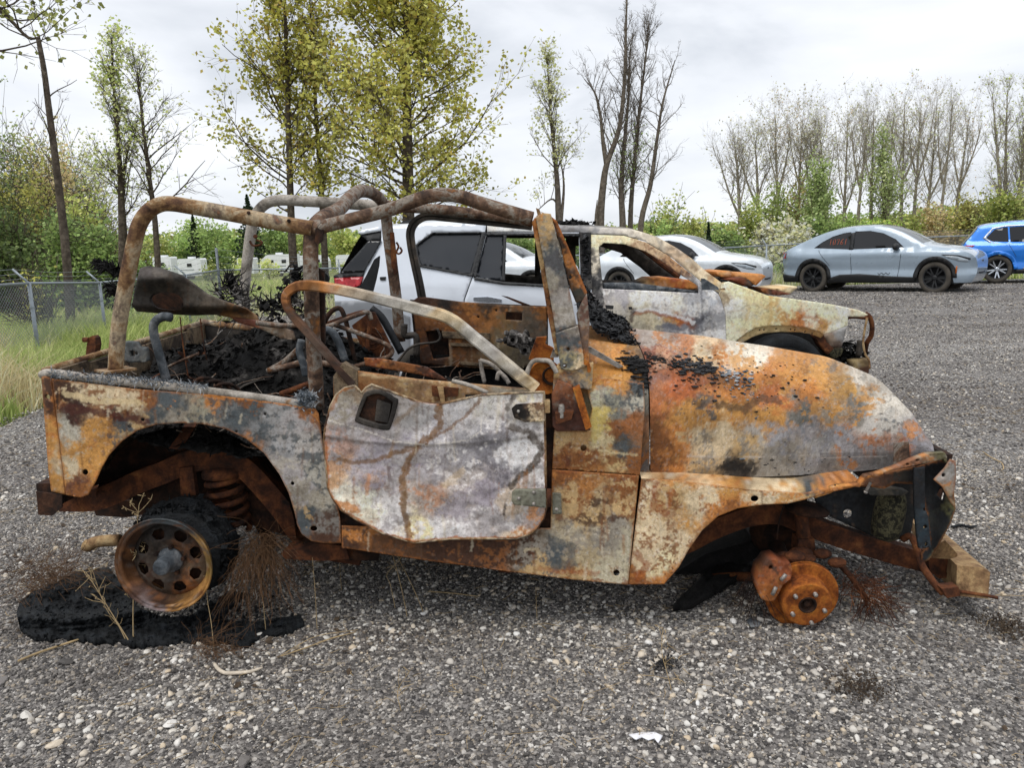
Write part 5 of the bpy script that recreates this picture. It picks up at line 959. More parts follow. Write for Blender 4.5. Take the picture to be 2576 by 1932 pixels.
for k in range(16):
    X = r_.uniform(-1.75, -.85); w = r_.uniform(.3, 1.25); c0 = Q(X, w, zfl(X)+.36+.16*sstep(.3, 1.1, w)); a = r_.uniform(0, 6.28); d = np.array([math.cos(a), math.sin(a), r_.normal()*.5]); d = norm(d); s_ = norm(np.cross(d, [0, 0, 1.]))*r_.uniform(.012, .035); L_ = r_.uniform(.10, .26); pts_ = [c0, c0+d*L_*.35+np.array([0, 0, .02]), c0+d*L_*.7+np.array([0, 0, r_.normal()*.03]), c0+d*L_]
    V = []
    for p in pts_: V += [p-s_, p+s_, p-s_-np.array([0, 0, .004]), p+s_-np.array([0, 0, .004])]
    Fc = []
    for i in range(3): o4 = i*4; Fc += [(o4, o4+1, o4+5, o4+4), (o4+2, o4+6, o4+7, o4+3), (o4, o4+4, o4+6, o4+2), (o4+1, o4+3, o4+7, o4+5)]
    build('charred_board', V, Fc+[(0, 2, 3, 1), (12, 13, 15, 14)], ('char', 'char_ash', 'dark_sheet', 'rust_brown')[k % 4], JR)
strands('charred_upholstery', [(zB(1050,850), .95, .05), (zB(1130,800), .95, .04), (zB(1180,850), .9, .05), (zB(1100,900), .9, .06), (zB(1000,800), .9, .04)], 420, .03, .12, 'char_ash', 'grey stringy charred upholstery standing up behind the buckled panel', 111, .3)
strands('charred_stump', [(zB(1060,720), .95, .014), (zB(1050,690), .95, .01), (zB(1070,760), .95, .016)], 90, .04, .10, 'char', 'short black charred stump among the grey strands', 112, 2.5)
strands('charred_headrest', [(zB(1470,720), .9, .03), (zB(1440,800), .9, .03), (zB(1430,870), .9, .03), (zB(1500,690), .9, .02), (zB(1380,900), .85, .03), (zB(1300,880), .85, .02)], 420, .03, .10, 'char', 'black charred headrest leaning behind the door window frame', 113, .9, .009)
strands('charred_strip', [(zB(130,580), .8, .006), (zB(180,605), .8, .008), (zB(230,630), .8, .008), (zB(280,650), .8, .010), (zB(250,640), .8, .01)], 160, .03, .07, 'char', 'black charred strip poking out past the rear cage bar', 114, -.1, .01)
strands('charred_foam', [(zB(1640,900), .9, .03), (zB(1530,880), .9, .04), (zB(1580,960), .9, .04)], 160, .03, .08, 'char_ash', 'pale charred foam hanging by the main hoop', 115, -.3)
strands('charred_lump', [(zB(250,760), .8, .018), (zB(250,790), .8, .016)], 90, .02, .05, 'char', 'small black lump behind the rear cage bar', 116, .2, .012)

# ------------------------------------------------------------------ burnt white SUV parked behind
SY = 6.8
def Sp(p, w):
    d = rays(p); w = np.broadcast_to(np.asarray(w, float), (len(d),)); t = (SY+w)/d[:, 1]; return cC+d*t[:, None]
SR = empty('burnt_suv', (.9, SY+.95, 0), 'white SUV with burnt tan front end and scorched door parked behind the rusty wreck', 'car')
F2G = lambda L_: [(x+1797., y+221.) for x, y in L_]
BELT = zF(0, 740)[1]
def wsuv(x, y): return .17*np.clip((BELT-y)/155., 0, 1.15)**1.15+.02*np.clip((y-BELT-60)/120., 0, 1)**2-.02*np.exp(-((y-(BELT+45))/40.)**2)
YV = np.array([0, 1., 0])
def spanel(name, outline, mat, samples=None, holes=(), w=wsuv, sp=9., th=.01, seed=1, strokes=(), parent=None, mot=14., off=0., far=False, smooth=True, gain=1.5):
    P, T = cdt(outline, holes, sp); W = (w(P[:, 0], P[:, 1]) if callable(w) else np.full(len(P), float(w)))+off
    V3 = Sp(P, W)
    if far: V3 = Sp(P, 0*W); V3[:, 1] += 1.92-W*1.0; T = T[:, ::-1]
    V, Fc = thicken(V3, T, YV*(-th if far else th)); c = None
    if samples is not None: c = paint(P, samples, strokes, seed, gain, mot, blotch=(.47, .53), sootiness=.12, warp=11.); c = np.concatenate([c, c*.8])
    return build(name, V, Fc, mat, parent or SR, smooth, c)
qO = zmap(zF, [(440,430),(440,326),(800,309),(1172,308),(1161,372),(1074,672),(1014,840),(1006,1300),(960,1300),(930,1180),(840,1110),(740,1110),(640,1180),(600,1300),(560,1420),(170,1420),(135,1200),(122,960),(112,775),(300,768),(312,690),(322,640)])
qWin = zmap(zF, [(683,460),(740,415),(795,376),(1152,372),(1070,670),(712,604),(690,530)])
spanel('quarter_panel', qO, 'suv_white', holes=[qWin])
spanel('quarter_window', zmap(zF, [(676,458),(736,410),(792,370),(1157,368),(1074,676),(705,608),(684,530)]), 'glass_tint', off=.012, th=.006)
rdO = zmap(zF, [(1167,372),(1817,372),(1850,560),(1903,762),(1895,1400),(1012,1400),(1020,842),(1080,674)])
rdH = zmap(zF, [(1172,384),(1815,388),(1822,745),(1600,735),(1296,716),(1097,682)])
spanel('rear_door', rdO, 'suv_white', holes=[rdH])
spanel('b_pillar', zmap(zF, [(1816,370),(1899,372),(1899,560),(1907,764),(1868,775),(1835,762),(1826,745),(1822,560)]), 'burnt', smp(zF, [(1050,900,'d8dee6'),(1300,900,'d8dde4'),(1500,850,'d6dbe2'),(1600,950,'d4d9e0'),(1830,880,'cfd2d6','8a8a8c'),(1860,800,'3a3836','5a5856'),(1850,500,'1c1c1e','2a2a2c'),(1840,600,'1c1c1e','333236'),(1500,378,'3a3c40'),(1200,376,'2a2c30'),(1200,1200,'cfd5dc'),(1600,1200,'cfd5dc')]), seed=61, mot=8, off=-.006, sp=4.)
def ring(nm, poly, k0, k1, off=-.016):
    c_ = np.mean(poly, 0); o_ = c_+(np.array(poly)-c_)*k1; i_ = c_+(np.array(poly)-c_)*k0; spanel(nm, [tuple(p) for p in densify(o_, 12)], 'black_plastic', holes=[[tuple(p) for p in densify(i_, 12)]], off=off, th=.03, sp=5.)
ring('window_trim', qWin, .955, 1.045)
spanel('rear_door_glass', zmap(zF, [(1166,380),(1300,380),(1286,712),(1092,690)]), 'glass_tint', off=.012, th=.006)
for pts in ([(1290,386),(1312,386),(1300,716),(1278,712)], [(1152,370),(1172,372),(1096,690),(1072,674)], [(1090,682),(1296,716),(1600,735),(1822,746),(1822,764),(1600,752),(1290,736),(1085,702)], [(1172,372),(1818,376),(1818,398),(1172,390)]):
    spanel('window_trim', zmap(zF, pts), 'black_plastic', off=-.016, th=.03, sp=5.)
spanel('roof_side', zmap(zF, [(1176,308),(1500,318),(1900,330)])+zmap(zG, [(400,130),(560,180),(700,260),(800,330),(900,420),(1010,500),(990,572),(850,478),(800,438),(640,308),(480,213),(330,170),(100,163)])+zmap(zF, [(1500,368),(1176,368)]), 'burnt', smp(zF, [(1250,340,'ccd2da'),(1450,340,'c4c8cc','d0d4d8'),(1600,345,'8a8a8e','5a5a5e'),(1800,350,'6a6a6e','8a8a8c'),(1900,350,'77777a','a8a4a0')])+smp(zG, [(200,140,'a8a4a0','8a8884'),(400,160,'b0aaa0','c9c0b0'),(560,220,'b8ac98',GR),(700,300,'b09a80','8a7a68'),(800,370,'a89880','7a5a3c'),(900,450,'c0b094','8a6a48'),(980,520,'c8b898',TN)]), seed=62, mot=9)
fd = spanel('front_door', zmap(zG, [(98,166),(330,173),(480,217),(640,312),(800,442),(850,482),(988,580),(1005,620),(1036,720),(1042,900),(1042,1250),(95,1250),(98,550)]), 'burnt', smp(zG, [(120,200,CR,'d0c4a8'),(120,350,'b0a898','5a5854'),(120,480,'2a2a2c','6a6866'),(250,200,CR,'b8a88a'),(500,250,'9a8468','6a4a34'),(700,390,'8a6a4a','4a3428'),(170,580,'8a888a',WH),(300,620,'9a989c','8a8890'),(450,620,'c4beb8','8a8890'),(600,640,'d8d0c4','9a98a0'),(700,640,'c4bcb2','8a8a94'),(830,600,'8a8c92','5c5e64'),(820,680,'9a9ca2','c4c4c6'),(950,620,'9498a0','c0c0c4'),(980,700,'a8a8ac','74767c'),(270,690,'a8a49c','6a6866'),(240,740,'8a8678','a09c90'),(450,730,'a8a088','b0a890'),(550,760,'a39c86','b0a68a'),(650,760,'9a7a48','b08a58'),(720,770,'8a4c24',OR),(780,770,'6a4030','4c4a50'),(600,690,'d0ccc8','7a7880'),(850,740,'4c4e56','6a6c74'),(640,810,'74767e','5c5e66'),(750,830,'6a6c74','b8b8bc'),(900,800,'5a5c62','8a8c90'),(920,860,'b4b4b6','6a6c72'),(1000,850,'c8c4be','8a8a8e'),(450,820,'9a9484','8a8474'),(300,830,'7a7668','6a6458'),(700,1000,'7a7a7e','5a5a5e'),(300,1000,'5a5a5a','6a6a6a')]), [zmap(zG, [(155,252),(190,224),(330,232),(480,282),(610,362),(720,442),(845,522),(850,574),(500,556),(185,542)])], seed=63, sp=4.2, gain=1.75, mot=11,
    strokes=strk(zG, [([(400,700),(500,690),(640,720),(760,760),(810,780)],22,'e0dcd6',.8),([(400,720),(520,705),(660,745),(780,780)],16,'7a3e1c',.8),([(110,480),(150,560),(170,640)],50,'141416',.9),([(570,810),(640,795),(720,830)],26,'4a4c54',.8),([(395,690),(385,760)],26,'3a2e2a',.9),([(870,500),(876,760)],8,'3a3a40',.6)]))
MB().prism(Sp(zmap(zG, [(200,655),(260,660),(255,685),(205,680)]), -.02), YV*.02).obj('door_handle_socket', 'black_plastic', fd)
MB().prism(Sp(zmap(zG, [(362,668),(388,668),(386,688),(364,686)]), -.02), YV*.02).obj('door_handle_socket', 'black_plastic', fd)
MB().prism(Sp(zmap(zG, [(858,470),(880,470),(975,530),(985,575),(862,590)]), .05), YV*-.06).obj('mirror_mount', 'slate_steel', SR)
spanel('sill_rail', zmap(zG, [(185,500),(400,500),(850,560),(850,580),(500,562),(185,546)]), 'slate_steel', w=.05, th=.06)
spanel('front_fender', zmap(zG, [(990,585),(1012,500),(1060,492),(1250,560),(1330,590),(1500,612),(1700,640),(1800,655),(1960,690),(2030,722),(2000,738),(1890,737),(1885,800),(1800,835),(1720,864),(1690,842),(1600,814),(1500,801),(1350,799),(1250,813),(1180,852),(1110,907),(1070,975),(1055,1100),(1048,1250),(1044,900),(1038,720),(1008,620)]), 'burnt', smp(zG, [(1050,540,'d4c8ac','b09a70'),(1150,560,'d0c09a','d8ccb0'),(1250,620,'ccb88e','d6c8a4'),(1080,640,'c8c4c0','d4ccb8'),(1150,700,'d4cab4','c0b8a8'),(1350,650,'cdb98c','b89c68'),(1500,660,'d4c6a2','d8ccae'),(1700,690,'d4c8aa','d0c09a'),(1850,720,'d0c6b0','d8d0bc'),(1950,705,'c8baa0',TN),(1850,790,'d0c4a8','d8d0bc'),(1780,800,'d6ccb4','c8b890'),(1700,790,'a07840','b8945c'),(1640,750,'c8bca8','8a5a30'),(1550,770,'a86a34','c8ac78'),(1450,770,'b08a54','d0c09a'),(1300,760,'c8b484','d6c8a6'),(1150,780,'cfc2a0','bcae8c'),(1080,850,'d2c6a8','c6bca4'),(1080,1000,'c8bca0','a89c84'),(1200,520,'c9b68c',TN),(1050,600,'8a7a60','c8b898')]), seed=64, sp=4.2, gain=1.65, mot=12, strokes=strk(zG, [([(1350,600),(1355,700),(1345,780)],22,'a88850',.6),([(1200,680),(1180,760)],16,'b0945c',.5),([(1500,760),(1620,740),(1700,780)],18,'8a4c20',.6),([(1060,700),(1160,690),(1250,640)],10,'a89a84',.5),([(1000,560),(1050,590)],20,'6a5a48',.7)]))
MB().prism(Sp(zmap(zG, [(990,545),(1030,535),(1055,580),(1015,600)]), -.01), YV*.03).obj('fender_bracket', 'rust_tan', SR)
spanel('arch_flange', zmap(zG, [(1110,907),(1180,852),(1250,813),(1350,799),(1500,801),(1600,814),(1690,842),(1720,864),(1700,885),(1640,860),(1550,845),(1420,842),(1300,852),(1220,880),(1160,915)]), 'burnt', smp(zG, [(1200,870,'a89468',TN),(1400,825,'a08c60','b8a478'),(1600,840,'96703f',TN)]), [circ(zG(x, y), 2.2, 8) for x, y in ((1275,830),(1305,828),(1390,822),(1490,826),(1520,830),(1590,842),(1640,855))], w=.03, seed=65, sp=7.)
spanel('arch_liner', zmap(zG, [(1660,870),(1720,864),(1740,910),(1790,960),(1750,1000),(1700,940)]), 'rust_brown', w=.06, th=.12)
# front wheel and rear wheel
def wheel(parent, c, ax, R_, wd, rim_r, spokes, tyre_mat, rim_mat, face_mat=None, twin=True):
    wl = empty('wheel', (0, 0, 0)); wl.parent = parent; ax = norm(np.asarray(ax, float)); c = np.asarray(c, float)   # ax points outward
    prof = [(rim_r, -wd*.40), (R_*.90, -wd*.48), (R_*.98, -wd*.40), (R_, -wd*.25), (R_, wd*.25), (R_*.98, wd*.40), (R_*.90, wd*.49), (rim_r*1.06, wd*.47), (rim_r, wd*.40), (rim_r*.98, wd*.1)]
    MB().lathe(prof, c, ax, 40).obj('tyre', tyre_mat, wl, True)
    r_ = MB(); r_.lathe([(rim_r*1.02, wd*.44), (rim_r*.95, wd*.45), (rim_r*.92, wd*.36), (rim_r*.90, -wd*.1), (0, -wd*.12)], c, ax, 36); rim = r_.obj('rim', rim_mat, wl, True)
    u = norm(np.cross(ax, [0, 0, 1.])); v = np.cross(ax, u); s = MB()
    for k in range(spokes):
        a = 2*math.pi*(k+.3)/spokes
        for da in ((-.12, .12) if twin else (0.,)):
            d0_ = u*math.cos(a)+v*math.sin(a); d1 = u*math.cos(a+da*1.8)+v*math.sin(a+da*1.8); t0 = np.cross(ax, d0_); p0 = c+ax*wd*.30+d0_*rim_r*.16; p1 = c+ax*wd*.38+d1*rim_r*.95
            w0, w1 = rim_r*.075, rim_r*.055
            s.add([p0-t0*w0, p0+t0*w0, p1+t0*w1, p1-t0*w1, p0-t0*w0-ax*.03, p0+t0*w0-ax*.03, p1+t0*w1-ax*.03, p1-t0*w1-ax*.03], [(0,1,2,3),(4,7,6,5),(0,4,5,1),(1,5,6,2),(2,6,7,3),(3,7,4,0)])
    s.lathe([(0, wd*.36), (rim_r*.12, wd*.36), (rim_r*.22, wd*.30), (rim_r*.22, wd*.2)], c, ax, 16)
    s.obj('spokes', face_mat or rim_mat, rim); return wl
fwc = Sp([zG(1420, 1150)], .12)[0]; wheel(SR, fwc, (0, -1, 0), .385, .24, .27, 5, 'rubber_burnt', 'black_metal', 'slate_steel')
wheel(SR, Sp([zF(790, 1400)], .12)[0], (0, -1, 0), .385, .24, .27, 5, 'tyre', 'black_plastic')
MB().box(np.array([fwc[0], SY+.95, .5]), 1.2, 1.3, .55).obj('engine_bay', 'char', SR)
# tail: black wrap glass, spoiler, lamp, bumper, tail panel
spanel('rear_wrap_glass', zmap(zF, [(350,432),(440,430),(320,642),(158,652),(200,600)]), 'glass', off=-.02, th=.04, sp=5.)
spanel('spoiler', zmap(zF, [(275,372),(300,356),(440,326),(440,360),(300,385)]), 'suv_white', off=-.004, th=.06); spanel('spoiler_underside', zmap(zF, [(275,376),(300,386),(440,362),(440,432),(350,432)]), 'black_plastic', off=.01, th=.05)
spanel('tail_lamp', zmap(zF, [(112,690),(312,680),(292,740),(200,772),(122,764)]), 'tail_lamp', off=-.015, th=.03); spanel('tail_lamp_trim', zmap(zF, [(108,672),(160,650),(325,642),(312,682),(110,692)]), 'black_plastic', off=-.01, th=.03)
spanel('bumper_cladding', zmap(zF, [(116,850),(380,840),(640,960),(640,1180),(600,1300),(560,1420),(170,1420),(135,1200)]), 'rv_grey', off=-.012, th=.03)
mb = MB(); a = Sp(zmap(zF, [(112,680),(112,775),(122,960),(135,1200),(170,1420)]), .0); n_ = len(a); mb.add(np.concatenate([a, a+YV*1.9]), [(i, i+1, n_+i+1, n_+i) for i in range(n_-1)]); mb.obj('tailgate', 'suv_white', SR)
mb = MB(); rp_ = zmap(zF, [(300,388),(250,470),(200,560),(150,655),(112,690)]); a = Sp(rp_, wsuv(np.array(rp_)[:, 0], np.array(rp_)[:, 1])+.07); n_ = len(a); mb.add(np.concatenate([a, a+YV*1.86]), [(i, i+1, n_+i+1, n_+i) for i in range(n_-1)]); mb.obj('rear_window', 'glass_tint', SR)
MB().prism(Sp(zmap(zF, [(1080,824),(1180,820),(1278,838),(1276,858),(1180,858),(1082,846)]), -.03), YV*.03).obj('door_handle', 'chrome_trim', SR)
MB().prism(Sp(zmap(zF, [(430,682),(470,680),(470,704),(432,704)]), -.004), YV*.02).obj('door_handle', 'black_plastic', SR)
MB().prism(Sp(zmap(zF, [(540,318),(600,290),(660,278),(700,282),(720,314)]), .5), YV*.03).obj('roof_fin', 'black_plastic', SR)
# roof and pillars
rl = Sp(zmap(zF, [(275,372),(440,326),(800,309),(1172,308),(1500,318),(1900,330)])+zmap(zG, [(400,130),(560,180)]), .19); n_ = len(rl); rows = []
for k in range(9):
    f = k/8; rows.append(rl+YV*(1.55*f)+np.array([0, 0, 1])*(.035*(1-(2*f-1)**2)))
V = np.concatenate(rows); V2 = V-np.array([0, 0, .03]); Fc = [(k*n_+i, k*n_+i+1, (k+1)*n_+i+1, (k+1)*n_+i) for k in range(8) for i in range(n_-1)]
build('roof', np.concatenate([V, V2]), Fc+[tuple(j+len(V) for j in reversed(f)) for f in Fc], 'burnt', SR, True, np.concatenate([paint(project(V), smp(zF, [(500,310,'d4dae2'),(1000,300,'d4dae2'),(1400,300,'c8ccd0'),(1700,310,'4a4a4e','2a2a2c'),(1900,320,'6a6a6c','8a8886')])+smp(zG, [(400,120,'a8a49a',GR),(560,170,'a89a80',TN)]), seed=66), np.full((len(V), 3), .02)]))
farH = [zmap(zF, [(760,400),(1110,390),(1060,660),(770,600)]), zmap(zF, [(1180,392),(1560,392),(1560,730),(1110,690)]), zmap(zF, [(1610,392),(1830,392),(1830,745),(1610,738)]), zmap(zG, [(120,240),(330,240),(520,300),(700,430),(850,560),(130,530)])]
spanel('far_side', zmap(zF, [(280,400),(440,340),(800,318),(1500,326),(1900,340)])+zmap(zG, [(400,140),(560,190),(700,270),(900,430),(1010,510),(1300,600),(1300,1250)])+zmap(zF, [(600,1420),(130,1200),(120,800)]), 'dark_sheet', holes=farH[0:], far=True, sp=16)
for y_ in (.24, 1.68):
    pass
MB().tube(Sp(zmap(zG, [(560,188),(700,268),(900,428),(1010,508)]), 0)+YV*1.7, .03, 8).obj('far_pillar', 'rust_brown', SR)
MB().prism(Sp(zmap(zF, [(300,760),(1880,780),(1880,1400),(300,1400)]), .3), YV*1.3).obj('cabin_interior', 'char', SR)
for xx in (1330, 1700): MB().prism(Sp(zmap(zF, [(xx,640),(xx+80,600),(xx+110,900),(xx-20,900)]), .5), YV*.9).obj('seat_frame', 'char', SR) if xx > 1e9 else None
# wrecked dash, bonnet and nose
spanel('dash_wreck', zmap(zG, [(380,552),(430,510),(520,470),(640,465),(840,490),(845,545),(620,548)]), 'burnt', smp(zG, [(430,520,DB,'1c1614'),(560,500,OR,DO),(700,500,'9a4c1c',OR),(820,520,OR,DO),(500,545,OR,TN)]), w=.45, th=.5, seed=67, sp=7)
for nm, pts, w_, th_, sm in (('bonnet_wreck', [(965,425),(1060,418),(1110,430),(1290,440),(1318,455),(1250,520),(1180,470),(1080,465),(1000,460)], .5, .7, [(1000,440,OR,TN),(1100,445,'b08050',OR),(1250,470,'c08040',OR)]), ('bonnet_wreck', [(1050,480),(1160,462),(1200,480),(1230,520),(1190,530),(1120,500)], .3, .3, [(1100,490,'6a3418',DO),(1200,510,'2a2a2a',DB)]), ('bonnet_wreck', [(1260,530),(1330,540),(1500,580),(1390,590),(1310,575)], .35, .4, [(1350,560,'5a2e1c',DB),(1300,550,DO,DB)]), ('bonnet_wreck', [(1350,545),(1530,525),(1540,535),(1480,582)], .7, .5, [(1450,550,'c0a880',TN),(1500,540,CR,TN)])):
    spanel(nm, zmap(zG, pts), 'burnt', smp(zG, sm), w=w_, th=th_, seed=68, sp=8)
def stub(name, z, pts, w, r, mat, k=8): return MB().tube(catmull(Sp(zmap(z, pts), np.broadcast_to(np.asarray(w, float), (len(pts),))), 4), r, k).obj(name, mat, SR, True)
stub('radiator_support', zG, [(1885,740),(1940,733),(2025,745)], .1, .022, 'rust_brown'); stub('radiator_support', zG, [(2010,715),(2040,740),(2056,800),(2050,870),(2020,920),(2010,980)], [.1,.1,.12,.15,.2,.3], .022, 'rust_brown')
stub('nose_wire', zG, [(2022,745),(2005,830),(1995,920),(2010,1000),(2035,1040),(2040,1100)], .05, .010, 'rust_tan'); stub('radiator_support', zG, [(1960,1010),(1970,960),(1975,900)], .2, .03, 'dark_sheet')
spanel('bumper_bracket', zmap(zG, [(1920,1045),(2030,1030),(2038,1080),(2030,1145),(1990,1140),(1920,1100)]), 'burnt', smp(zG, [(1960,1080,'7a6a48','4a3a2c'),(2020,1100,DB,'6a5a3c')]), w=.1, th=.12, seed=69)
spanel('strut_tower', zmap(zG, [(1720,864),(1800,838),(1882,805),(1860,900),(1840,960),(1780,960)]), 'burnt', smp(zG, [(1760,890,'8a7a6c','5a4a40'),(1850,850,'8a8c90','b0aeac'),(1800,930,'4a3c34',DB)]), w=.2, th=.1, seed=70)
spanel('headlamp_remains', zmap(zG, [(1750,965),(1860,960),(1840,1010),(1790,1030),(1755,1000)]), 'canister', w=.15, th=.15)
MB().add(*flakes(260, lambda r_: Sp([zG(r_.normal(1890, 55), r_.normal(1010, 45))], [.25+.15*r_.random()])[0], .02, .07, 171)).obj('nose_char', 'char', SR); tag(SR.children[-1], None, None, None, 'stuff')
MB().add(*flakes(160, lambda r_: Sp([zF(r_.normal(1750, 60), r_.normal(312, 8))], [.3+.5*r_.random()])[0], .02, .07, 172)).obj('roof_char', 'char', SR); tag(SR.children[-1], None, None, None, 'stuff')
MB().add(*flakes(200, lambda r_: Sp([zF(r_.normal(1862, 14), r_.uniform(390, 800))], [.1-.1*r_.random()])[0], .015, .05, 173)).obj('pillar_char', 'char_shiny', SR); tag(SR.children[-1], None, None, None, 'stuff')

# ------------------------------------------------------------------ parked electric crossovers (built in their own coordinates, then set on the lot)
def interp_prof(P, n): P = np.asarray(P, float); return catmull(P, n)
def make_car(name, label, paintm, spec, group=None):
    R_ = empty(name, (0, 0, 0), label, 'car', group); R_.scale = (spec.get('big', 1.), spec.get('big', 1.), spec.get('tall', 1.))
    Lc = spec['L']; prof = interp_prof(spec['top'], 6); hw = spec['hw']; zb = spec['belt']; crown = spec.get('crown', .05)
    def W(x, z):
        x = np.asarray(x, float); z = np.asarray(z, float); u = (x-Lc*.48)/(Lc*.52)
        plan = hw*(1-.035*u**2-.24*np.clip((np.abs(u)-.74)/.26, 0, 1)**2.6)
        low = -.07*np.clip((.45-z)/.25, 0, 1)**1.5; zbx = np.interp(x, [0, Lc*.5, Lc], [zb+.02, zb, zb-.06])
        tum = np.clip(z-zbx, 0, 2); sh = -.035*np.exp(-((z-.56)/.11)**2)+.02*np.exp(-((z-.90)/.05)**2)+.03*(np.exp(-((x-spec['wr'])/.5)**2)+np.exp(-((x-spec['wf'])/.45)**2))*np.exp(-((z-.80)/.14)**2)
        zt = np.interp(x, topx, topz); rnd = -.10*np.clip((z-(zt-.13))/.13, 0, 1)**2.2
        return np.maximum(plan+low+sh-(.10*np.clip(tum/.06, 0, 1)*np.clip((zt-zbx)/.3, 0, 1)+.36*np.clip(tum-.06, 0, 2))+rnd*np.clip((x-0)/1., .6, 1), .3)
    o_ = np.argsort(prof[:, 0]); topx = prof[o_, 0]; topz = prof[o_, 1]
    # side outline: follow the profile, then the sill with wheel arches
    zr = prof[:, 1]-crown*np.clip((prof[:, 1]-.6)/.4, 0, 1)
    outl = [(a, b_) for (a, _), b_ in zip(prof, zr)]
    sill = spec['sill']; ar = spec['arch']; bot = []
    for cx_ in (spec['wf'], spec['wr']):
        for k in range(15):
            a = math.pi*k/14; p = (cx_+ar*math.cos(a), spec['wz']+ar*math.sin(a)); bot.append((p[0], max(p[1], sill)))
    outl = outl+[(spec['wf']+ar+.02, sill)]+bot+[(spec['wr']-ar-.02, sill)]
    holes = spec['windows']
    P, T = cdt(outl, holes, .075, .1)
    def side(P, off=0.):
        y = W(P[:, 0], P[:, 1])+off; return np.stack([P[:, 0], -y, P[:, 1]], 1), np.stack([P[:, 0], y, P[:, 1]], 1)
    a, b_ = side(P); V = np.concatenate([a, b_]); Fc = np.concatenate([T, T[:, ::-1]+len(a)])
    n, m_ = len(prof), 19; ff = np.linspace(-1, 1, m_)
    wtop = W(prof[:, 0], zr); TV = np.stack([np.repeat(prof[:, :1], m_, 1), wtop[:, None]*ff[None], zr[:, None]+(prof[:, 1]-zr)[:, None]*(1-np.abs(ff[None])**2.2)], 2)
    rows_ws = (prof[:, 0] > spec['ws'][0]) & (prof[:, 0] < spec['ws'][1]); rows_rw = (prof[:, 0] > spec['rw'][0]) & (prof[:, 0] < spec['rw'][1])
    base = len(V); V = np.concatenate([V, TV.reshape(-1, 3)]); body_f = []; ws_f = []; rw_f = []; rf_f = []
    for i in range(n-1):
        xm = .5*(prof[i, 0]+prof[i+1, 0])
        for j in range(m_-1):
            q = (base+i*m_+j, base+i*m_+j+1, base+(i+1)*m_+j+1, base+(i+1)*m_+j); inn = 1 <= j <= m_-3
            up = prof[i, 1] > .9
            (ws_f if spec['ws'][0] < xm < spec['ws'][1] and inn and up else rw_f if spec['rw'][0] < xm < spec['rw'][1] and inn and up else rf_f if spec['rf'][0] < xm < spec['rf'][1] and inn and up else body_f).append(q)
    build('body', V, Fc.tolist()+body_f, paintm, R_, True)
    build('windscreen', V, ws_f, spec.get('wsmat', 'windscreen'), R_, True); build('rear_window', V, rw_f, 'glass', R_, True)
    build('roof_panel', V, rf_f, spec.get('roofmat', paintm), R_, True)
    for k, h_ in enumerate(holes):
        hp = np.array(h_); c_ = hp.mean(0); P2, T2 = cdt(c_+(hp-c_)*1.015, [], .12, .1)
        for s_ in (0, 1):
            a = side(P2, -.012)[s_]; pane = build('window', a, T2 if s_ == 0 else T2[:, ::-1], 'glass', R_, True)
    def patch(nm, poly, mat, off=.006, both=True, hl=()):
        P2, T2 = cdt(poly, hl, .06, .1)
        for s_ in ((0, 1) if both else (0,)):
            a = side(P2, off)[s_]; Vt, Ft = thicken(a, T2 if s_ == 0 else T2[:, ::-1], np.array([0, .012 if s_ == 0 else -.012, 0])); build(nm, Vt, Ft, mat, R_, True)
    for cx_ in (spec['wf'], spec['wr']):
        ring = [(cx_+(ar+.085)*math.cos(math.pi*k/20), max(sill, spec['wz']+(ar+.085)*math.sin(math.pi*k/20))) for k in range(21)]+[(cx_+(ar-.01)*math.cos(math.pi*k/20), max(sill, spec['wz']+(ar-.01)*math.sin(math.pi*k/20))) for k in range(20, -1, -1)]
        patch('arch_trim', ring, spec.get('trim', 'dark_trim'), .012)
        for s_ in (-1, 1): wheel(R_, (cx_, s_*(hw-.115), spec['R']), (0, s_, 0), spec['R'], .23, spec['R']*.70, 5, 'tyre', 'black_plastic', spec.get('spoke', 'black_plastic'))
        MB().box((cx_, 0, .45), .78, hw*2-.5, .5).obj('wheel_well', 'black_plastic', R_)
    for nm, poly, mat, off in spec['patches']: patch(nm, poly, mat, off)
    for (xa, za, xb, zb_) in spec['seams']:
        t_ = np.linspace(0, 1, 8); xs = xa+(xb-xa)*t_; zs = za+(zb_-za)*t_
        for s_ in (-1, 1): MB().tube(np.stack([xs, s_*(W(xs, zs)+.0005), zs], 1), .006, 4).obj('door_gap', 'black_plastic', R_)
    MB().box((Lc*.5, 0, .32), Lc*.82, hw*1.75, .16).obj('underbody', 'black_plastic', R_)
    for s_ in (-1, 1):
        mx_, mz = spec['mirror']; V_, F_ = ico2(); MB().add(V_*np.array([.085, .13, .085])+np.array([mx_, s_*(W(mx_, mz)+.14), mz]), F_).obj('mirror', 'black_plastic', R_, True)
        MB().box((mx_+.02, s_*(W(mx_, mz)+.03), mz-.05), .05, .14, .03).obj('mirror_arm', 'black_plastic', R_)
    spec['front'](R_, W, prof); R_['_W'] = 1; del R_['_W']
    return R_, W
